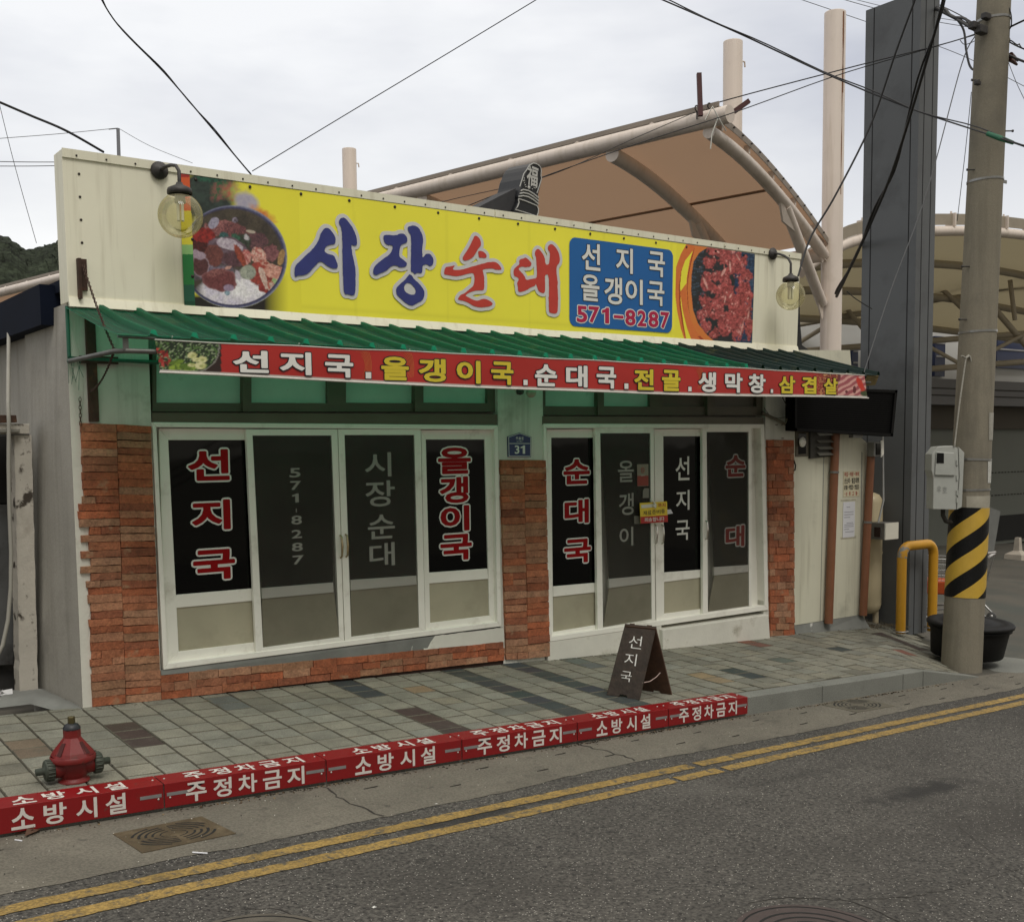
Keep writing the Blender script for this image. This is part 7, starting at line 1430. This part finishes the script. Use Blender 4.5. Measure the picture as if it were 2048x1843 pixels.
# ================================================================ OVERHEAD CABLES
m_cab = mat('black_cable', (.010, .010, .011), .6, .1); m_cab2 = mat('grey_cable', (.05, .052, .055), .6, .1)
S_ = 1.01286
def cable(pts, w, lab, mm=None, extra=(), cat='cable', tw=0):
    """pts: (x,y,depth) in the enlarged photo's pixels; w thickness in photo px"""
    P = [atD(x*S_, y*S_, d) for x, y, d in pts]; R_ = [w/2/FP*d for _, _, d in pts]
    n = 30      # runs that leave the picture carry on to the next support
    k = np.linspace(0, len(P)-1, n); A = np.array(P)
    # Catmull-Rom
    out = []; rr_ = []
    for u in k:
        i = min(int(u), len(P)-2); f = u-i; p0 = A[max(i-1, 0)]; p1 = A[i]; p2 = A[i+1]; p3 = A[min(i+2, len(P)-1)]
        out.append(.5*((2*p1)+(-p0+p2)*f+(2*p0-5*p1+4*p2-p3)*f*f+(-p0+3*p1-3*p2+p3)*f**3)); rr_.append(R_[i]*(1-f)+R_[i+1]*f)
    inside = lambda q: 0 < q[0]*S_ < 2048 and 0 < q[1]*S_ < 1843
    if not inside(pts[0]): d = out[0]-out[1]; out.insert(0, out[0]+d/np.linalg.norm(d)*14); rr_.insert(0, rr_[0])
    if not inside(pts[-1]): d = out[-1]-out[-2]; out.append(out[-1]+d/np.linalg.norm(d)*14); rr_.append(rr_[-1])
    m = MB(); m.tube(out, rr_, 7)
    if tw: m.tube([o+np.array([0, 0, tw*(.6+.4*math.sin(i*.9))*np.mean(rr_)*2.2])+AR*tw*np.mean(rr_)*math.sin(i*.6)*1.2 for i, o in enumerate(out)], [q*.8 for q in rr_], 7)
    for q in extra: m.lathe(atD(q[0]*S_, q[1]*S_, q[2]), [(0, -.015), (.02, -.01), (.02, .01), (0, .015)], 8)
    o = m.build('overhead_cable', mm or m_cab); tag(o, lab, cat, 'overhead cables'); return o
cable([(190, -20, 7), (235, 52, 7.3), (330, 150, 8), (420, 255, 8.9), (496, 345, 9.6)], 3.0, 'pair of thick black cables slanting from top left to the sign top', tw=.9)
cable([(1085, -16, 9), (880, 108, 9.2), (690, 222, 9.5), (498, 338, 9.7)], 1.9, 'single thin cable rising from the sign top to the top centre of the sky')
cable([(-12, 197, 7), (60, 228, 7.4), (130, 258, 8), (204, 300, 8.6)], 5.0, 'thick black cable entering at the left edge behind the sign corner')
cable([(-5, 190, 20), (30, 330, 24), (72, 480, 28)], 1.2, 'very thin wire dropping down at the left edge towards the hill', m_cab2)
cable([(-8, 274, 52), (120, 264, 56), (232, 253, 60)], 1.2, 'faint wire running left from the distant thin pole', m_cab2)
cable([(235, 254, 60), (300, 290, 70), (380, 322, 80)], 1.0, 'faint wire running down right from the distant thin pole', m_cab2)
cable([(-8, 319, 30), (60, 320, 30), (124, 320, 30)], 1.6, 'upper of two level wires left of the sign', m_cab2); cable([(-8, 328, 30), (60, 328, 30), (124, 327, 30)], 1.6, 'lower of two level wires left of the sign', m_cab2)
cable([(1290, -8, 15), (1450, 62, 14), (1640, 150, 13), (1800, 215, 12), (1960, 268, 10.6), (2060, 302, 9.8)], 3.2, 'long black cable crossing in front of both masts to the green sleeve', tw=1.6)
t = [atD(x*S_, y*S_, d) for x, y, d in ((1950, 264, 10.62), (1975, 273, 10.5), (2000, 282, 10.35))]; m = MB(); m.tube(t, [.022, .026, .018], 10); tag(m.build('cable_sleeve', mat('green_sleeve', (.004, .11, .05), .5)), 'bright green plastic sleeve on the cable in front of the pole', 'cable sleeve')
cable([(1770, -12, 14), (1840, 14, 13), (1890, 38, 12), (1932, 64, 11.4)], 7.0, 'thick cable bundle coming down from the top to the pole clamp', tw=.9)
cable([(1800, -16, 14.2), (1880, 22, 12.5), (1920, 44, 11.5)], 2.0, 'thin wire just above the thick bundle at the pole clamp')
cable([(1888, 36, 12), (1903, 60, 11.9), (1908, 100, 11.8), (1915, 130, 11.7), (1925, 138, 11.6), (1936, 124, 11.5)], 4.5, 'thick drooping cable loop hanging left of the pole top')
cable([(1930, 66, 11.4), (1860, 88, 12), (1700, 128, 13), (1500, 180, 14.2), (1405, 206, 14.6)], 2.4, 'upper wire from the pole to the canopy peak')
cable([(1930, 68, 11.4), (1820, 100, 12.3), (1650, 150, 13), (1450, 222, 13), (1240, 290, 13), (1000, 376, 13), (820, 450, 13)], 2.0, 'lower wire passing the canopy peak down towards the black roof sign')
cable([(1404, 208, 14), (1260, 270, 13.4), (1080, 348, 13), (900, 392, 13), (760, 425, 13)], 1.5, 'thin wire along the underside of the canopy ridge tube')
cable([(1812, -14, 9), (1770, 100, 9.2), (1720, 245, 9.4), (1650, 385, 9.4), (1600, 470, 9.4), (1576, 545, 9.3)], 4.0, 'black cable curving down to the right end of the sign')
cable([(1866, -14, 9.5), (1830, 120, 10), (1765, 330, 11.4), (1722, 435, 12.5), (1690, 505, 14.0), (1652, 585, 16.75)], 6.0, 'heaviest black cable sweeping down across the grey pillar', tw=1.2)
cable([(1925, 72, 11.5), (1898, 130, 11.2), (1830, 380, 10.4), (1760, 570, 9.8), (1706, 735, 9.2)], 2.2, 'straight thin wire running from the pole to the awning corner', m_cab2)
cable([(1918, 182, 11.8), (1906, 300, 13), (1890, 436, 16)], 1.4, 'faint dashed cord hanging left of the utility pole', m_cab2)
cable([(1560, -8, 40), (1760, 60, 38), (1900, 110, 36), (2060, 190, 34)], 1.3, 'thin grey wire far behind the masts and pillar', m_cab2); cable([(1640, -8, 40), (1780, 30, 38), (1920, 55, 36)], 1.3, 'thin grey wire near the top right behind the grey pillar', m_cab2)
cable([(1660, -8, 40), (1800, 26, 38), (1920, 46, 36)], 1.1, 'second faint wire beside the top right grey one', m_cab2)
cable([(1990, 56, 11.3), (2006, 48, 11), (2040, 32, 10.6)], 4.0, 'short thick cable leaving the pole top towards the right edge')
cable([(1988, 80, 11.3), (2010, 92, 11), (2050, 108, 10.6)], 3.0, 'cable from the upper insulator out of the right edge', tw=1.8); cable([(1990, 108, 11.3), (2012, 118, 11), (2050, 132, 10.6)], 5.0, 'thicker cable from the brown insulator out of the right edge')
cable([(1975, -10, 11.1), (1994, 20, 11.1), (1997, 50, 11.1), (1988, 64, 11.2)], 2.6, 'small cable loop over the right shoulder of the pole')
cable([(1990, 120, 20), (2010, 170, 20), (2040, 230, 20)], 1.3, 'faint wire sloping down right of the pole', m_cab2); cable([(1896, 80, 11.6), (1907, 88, 11.5), (1935, 76, 11.3)], 1.6, 'fine tie wire looping beside the pole clamp')
cable([(1705, 690, 15.5), (1600, 700, 15), (1560, 715, 14.5)], 2.0, 'thin wire sagging behind the awning corner'); cable([(1672, 575, 13), (1690, 590, 13), (1722, 610, 13)], 2.0, 'short wire between the mast and the grey pillar')
# black flashing at the right end of the sign
m = MB(); q = [onY(x, y, .08) for x, y in ((1588, 640), (1600, 640), (1604, 690), (1650, 722), (1600, 712), (1588, 700))]; m.prism(q, (0, .05, 0)); m.prism([onY(x, y, .06) for x, y in ((1594, 560), (1599, 560), (1600, 650), (1592, 650))], (0, .05, 0)); m.build('end_flashing', mat('black_flashing', (.012, .012, .014), .6, .2, 9), sg)
# ================================================================ LITTER, LEAVES AND WEEDS
def scrap(x, y, s, col, lab, cat='litter', c=-.225, ss=0):
    P = onG(x, y, ss, c); m = MB()
    for k in range(6): a = [P+np.array([rng.normal(0, s), rng.normal(0, s*.6), abs(rng.normal(0, s*.4))]) for _ in range(3)]; m.prism(a, (.0008, .0008, .001))
    o = m.build(cat.replace(' ', '_'), mat('scrap_'+cat+lab[:6].replace(' ', '_'), col, .8)); tag(o, lab, cat)
scrap(1838, 1360, .024, (.7, .7, .66), 'white crumpled tissue against the granite kerb near its right end', 'tissue')
scrap(1776, 1373, .03, (.2, .11, .04), 'brown dry leaves gathered at the foot of the granite kerb', 'dry leaves'); scrap(1800, 1368, .03, (.08, .03, .02), 'dark dead leaves beside the white tissue', 'dead leaves')
scrap(60, 1668, .04, (.09, .045, .025), 'brown leaf clump under the left end of the red kerb', 'leaf clump'); scrap(1045, 1494, .018, (.5, .45, .42), 'pale paper crumb under the middle of the red kerb', 'paper crumb'); scrap(1110, 1473, .035, (.07, .04, .025), 'dry weeds at a joint of the red kerb covers', 'dry weeds')
scrap(980, 1508, .03, (.09, .05, .03), 'dark leaf litter under the fourth red kerb cover', 'leaf litter')
scrap(748, 1814, .008, (.7, .7, .66), 'white torn chip lying on the road at lower left centre', 'paper chip', -.228); scrap(873, 1607, .005, (.65, .65, .6), 'tiny white chip beside the yellow lines', 'paper bit', -.228)
for (xa, ya, xb, yb, lb) in ((385, 1705, 415, 1707, 'white cigarette end lying between the left drain cover and the yellow line'), (30, 1680, 44, 1682, 'cigarette end at the far left foot of the kerb')):
    a, b = onG(xa, ya, 0, -.225), onG(xb, yb, 0, -.225); m = MB(); m.tube([a+[0, 0, .004], b+[0, 0, .004]], .004, 6); tag(m.build('cigarette_end', mat('white_paper', (.66, .67, .70), .7)), lb, 'cigarette end')
m = MB()
for k in range(900):
    u = rng.random(); P = onG(1660+u*150, 1254-u*3+rng.normal(0, 3), .04, 0); P = P+np.array([rng.normal(0, .05), rng.normal(0, .04), 0]); h = .015+.04*rng.random(); d = rng.normal(0, .03, 2); w_ = .004
    m.add([P-[w_, 0, 0], P+[w_, 0, 0], P+[d[0], d[1], h*.5]], [(0, 1, 2)])
o = m.build('dry_weeds', mat('dry_weed', (.075, .055, .028), .9, .4, 30)); o['kind'] = 'stuff'

# road cracks, kerb-foot debris, grit
m = MB()
def crack(pts, w_=.004, z=.0025):
    P = [np.array([*rdp(*p)]) for p in pts]; Q = []
    for a, b in zip(P[:-1], P[1:]):
        n_ = max(2, int(np.linalg.norm(b-a)/.04))
        for i in range(n_): Q.append(a+(b-a)*i/n_+rng.normal(0, .008, 2))
    Q.append(P[-1]); L_ = []
    for q in Q: wd = w_*(.3+rng.random()); L_ += [(q[0]-wd, q[1]-wd*.5, gr(q[0], 0)+z), (q[0]+wd, q[1]+wd*.5, gr(q[0], 0)+z)]
    m.add(L_, [(2*i, 2*i+1, 2*i+3, 2*i+2) for i in range(len(Q)-1)])
crack([(1480, 1843), (1500, 1805), (1580, 1793), (1700, 1800), (1760, 1825), (1800, 1843)]); crack([(1700, 1800), (1850, 1790), (1960, 1760), (2060, 1730)], .003); crack([(380, 1843), (440, 1822), (540, 1815), (600, 1830)], .003); crack([(1000, 1545), (1080, 1560), (1180, 1552)], .003); crack([(1900, 1640), (1980, 1700), (2060, 1780)], .0025)
m.build('road_crack', m_dark, None, 'structure')
m = MB()
for k in range(1500):
    x = -1.3+9.2*rng.random(); dense = .5+.5*math.sin(x*2.3)+.3*math.sin(x*7.1)
    if rng.random() > dense*.8+.15: continue
    y = -1.935-abs(rng.normal(0, .022)); z = gr(x, 0)+.009; s_ = .004+.009*rng.random(); a = rng.random()*3.14
    d = np.array([math.cos(a)*s_, math.sin(a)*s_, .0]); e = np.array([-math.sin(a)*s_*.5, math.cos(a)*s_*.5, .002+.004*rng.random()]); c = np.array([x, y, z])
    col = [(.05, .032, .018), (.10, .06, .03), (.03, .022, .014), (.15, .11, .06)][k % 4]; m.add([c-d, c+e, c+d, c-e], [(0, 1, 2, 3)], col)
o = m.build('kerb_debris', mat('debris', (1, 1, 1), .95, .2, 30, attr=True)); o['kind'] = 'stuff'
m = MB()
for k in range(1600):
    x = -1.5+11*rng.random(); y = -1.95-rng.random()**1.3*4.2; z = gr(x, 0)+(.009 if y > -2.55+.034*x else .003); s_ = .0018+.0032*rng.random()**2
    col = [(.4, .38, .32), (.2, .18, .15), (.03, .028, .024), (.5, .48, .42)][int(rng.random()*4)]; m.add([(x-s_, y, z), (x, y-s_, z), (x+s_, y, z), (x, y+s_, z), (x, y, z+s_)], [(0, 1, 4), (1, 2, 4), (2, 3, 4), (3, 0, 4)], col)
o = m.build('road_grit', mat('grit', (1, 1, 1), .95, .2, 30, attr=True)); o['kind'] = 'stuff'
m = MB()
for k in range(900):   # moss and leaf crumbs in the paving joints and at the wall foot
    u = rng.random(); x = -1.2+9.4*rng.random(); y = (-.045-abs(rng.normal(0, .02))) if u < .5 else -1.7*rng.random()
    if u >= .5: x = -.05+PX*round((x+.05)/PX)+rng.normal(0, .004)
    if x > 7.5 and y > -.3: continue
    s_ = .003+.005*rng.random(); z = paveh(x, y)+.0015; m.add([(x-s_, y, z), (x, y-s_, z), (x+s_, y, z), (x, y+s_, z)], [(0, 1, 2, 3)], [(.045, .045, .022), (.06, .045, .025), (.03, .028, .02)][k % 3])
o = m.build('joint_moss', mat('moss', (1, 1, 1), .95, .2, 30, attr=True)); o['kind'] = 'stuff'
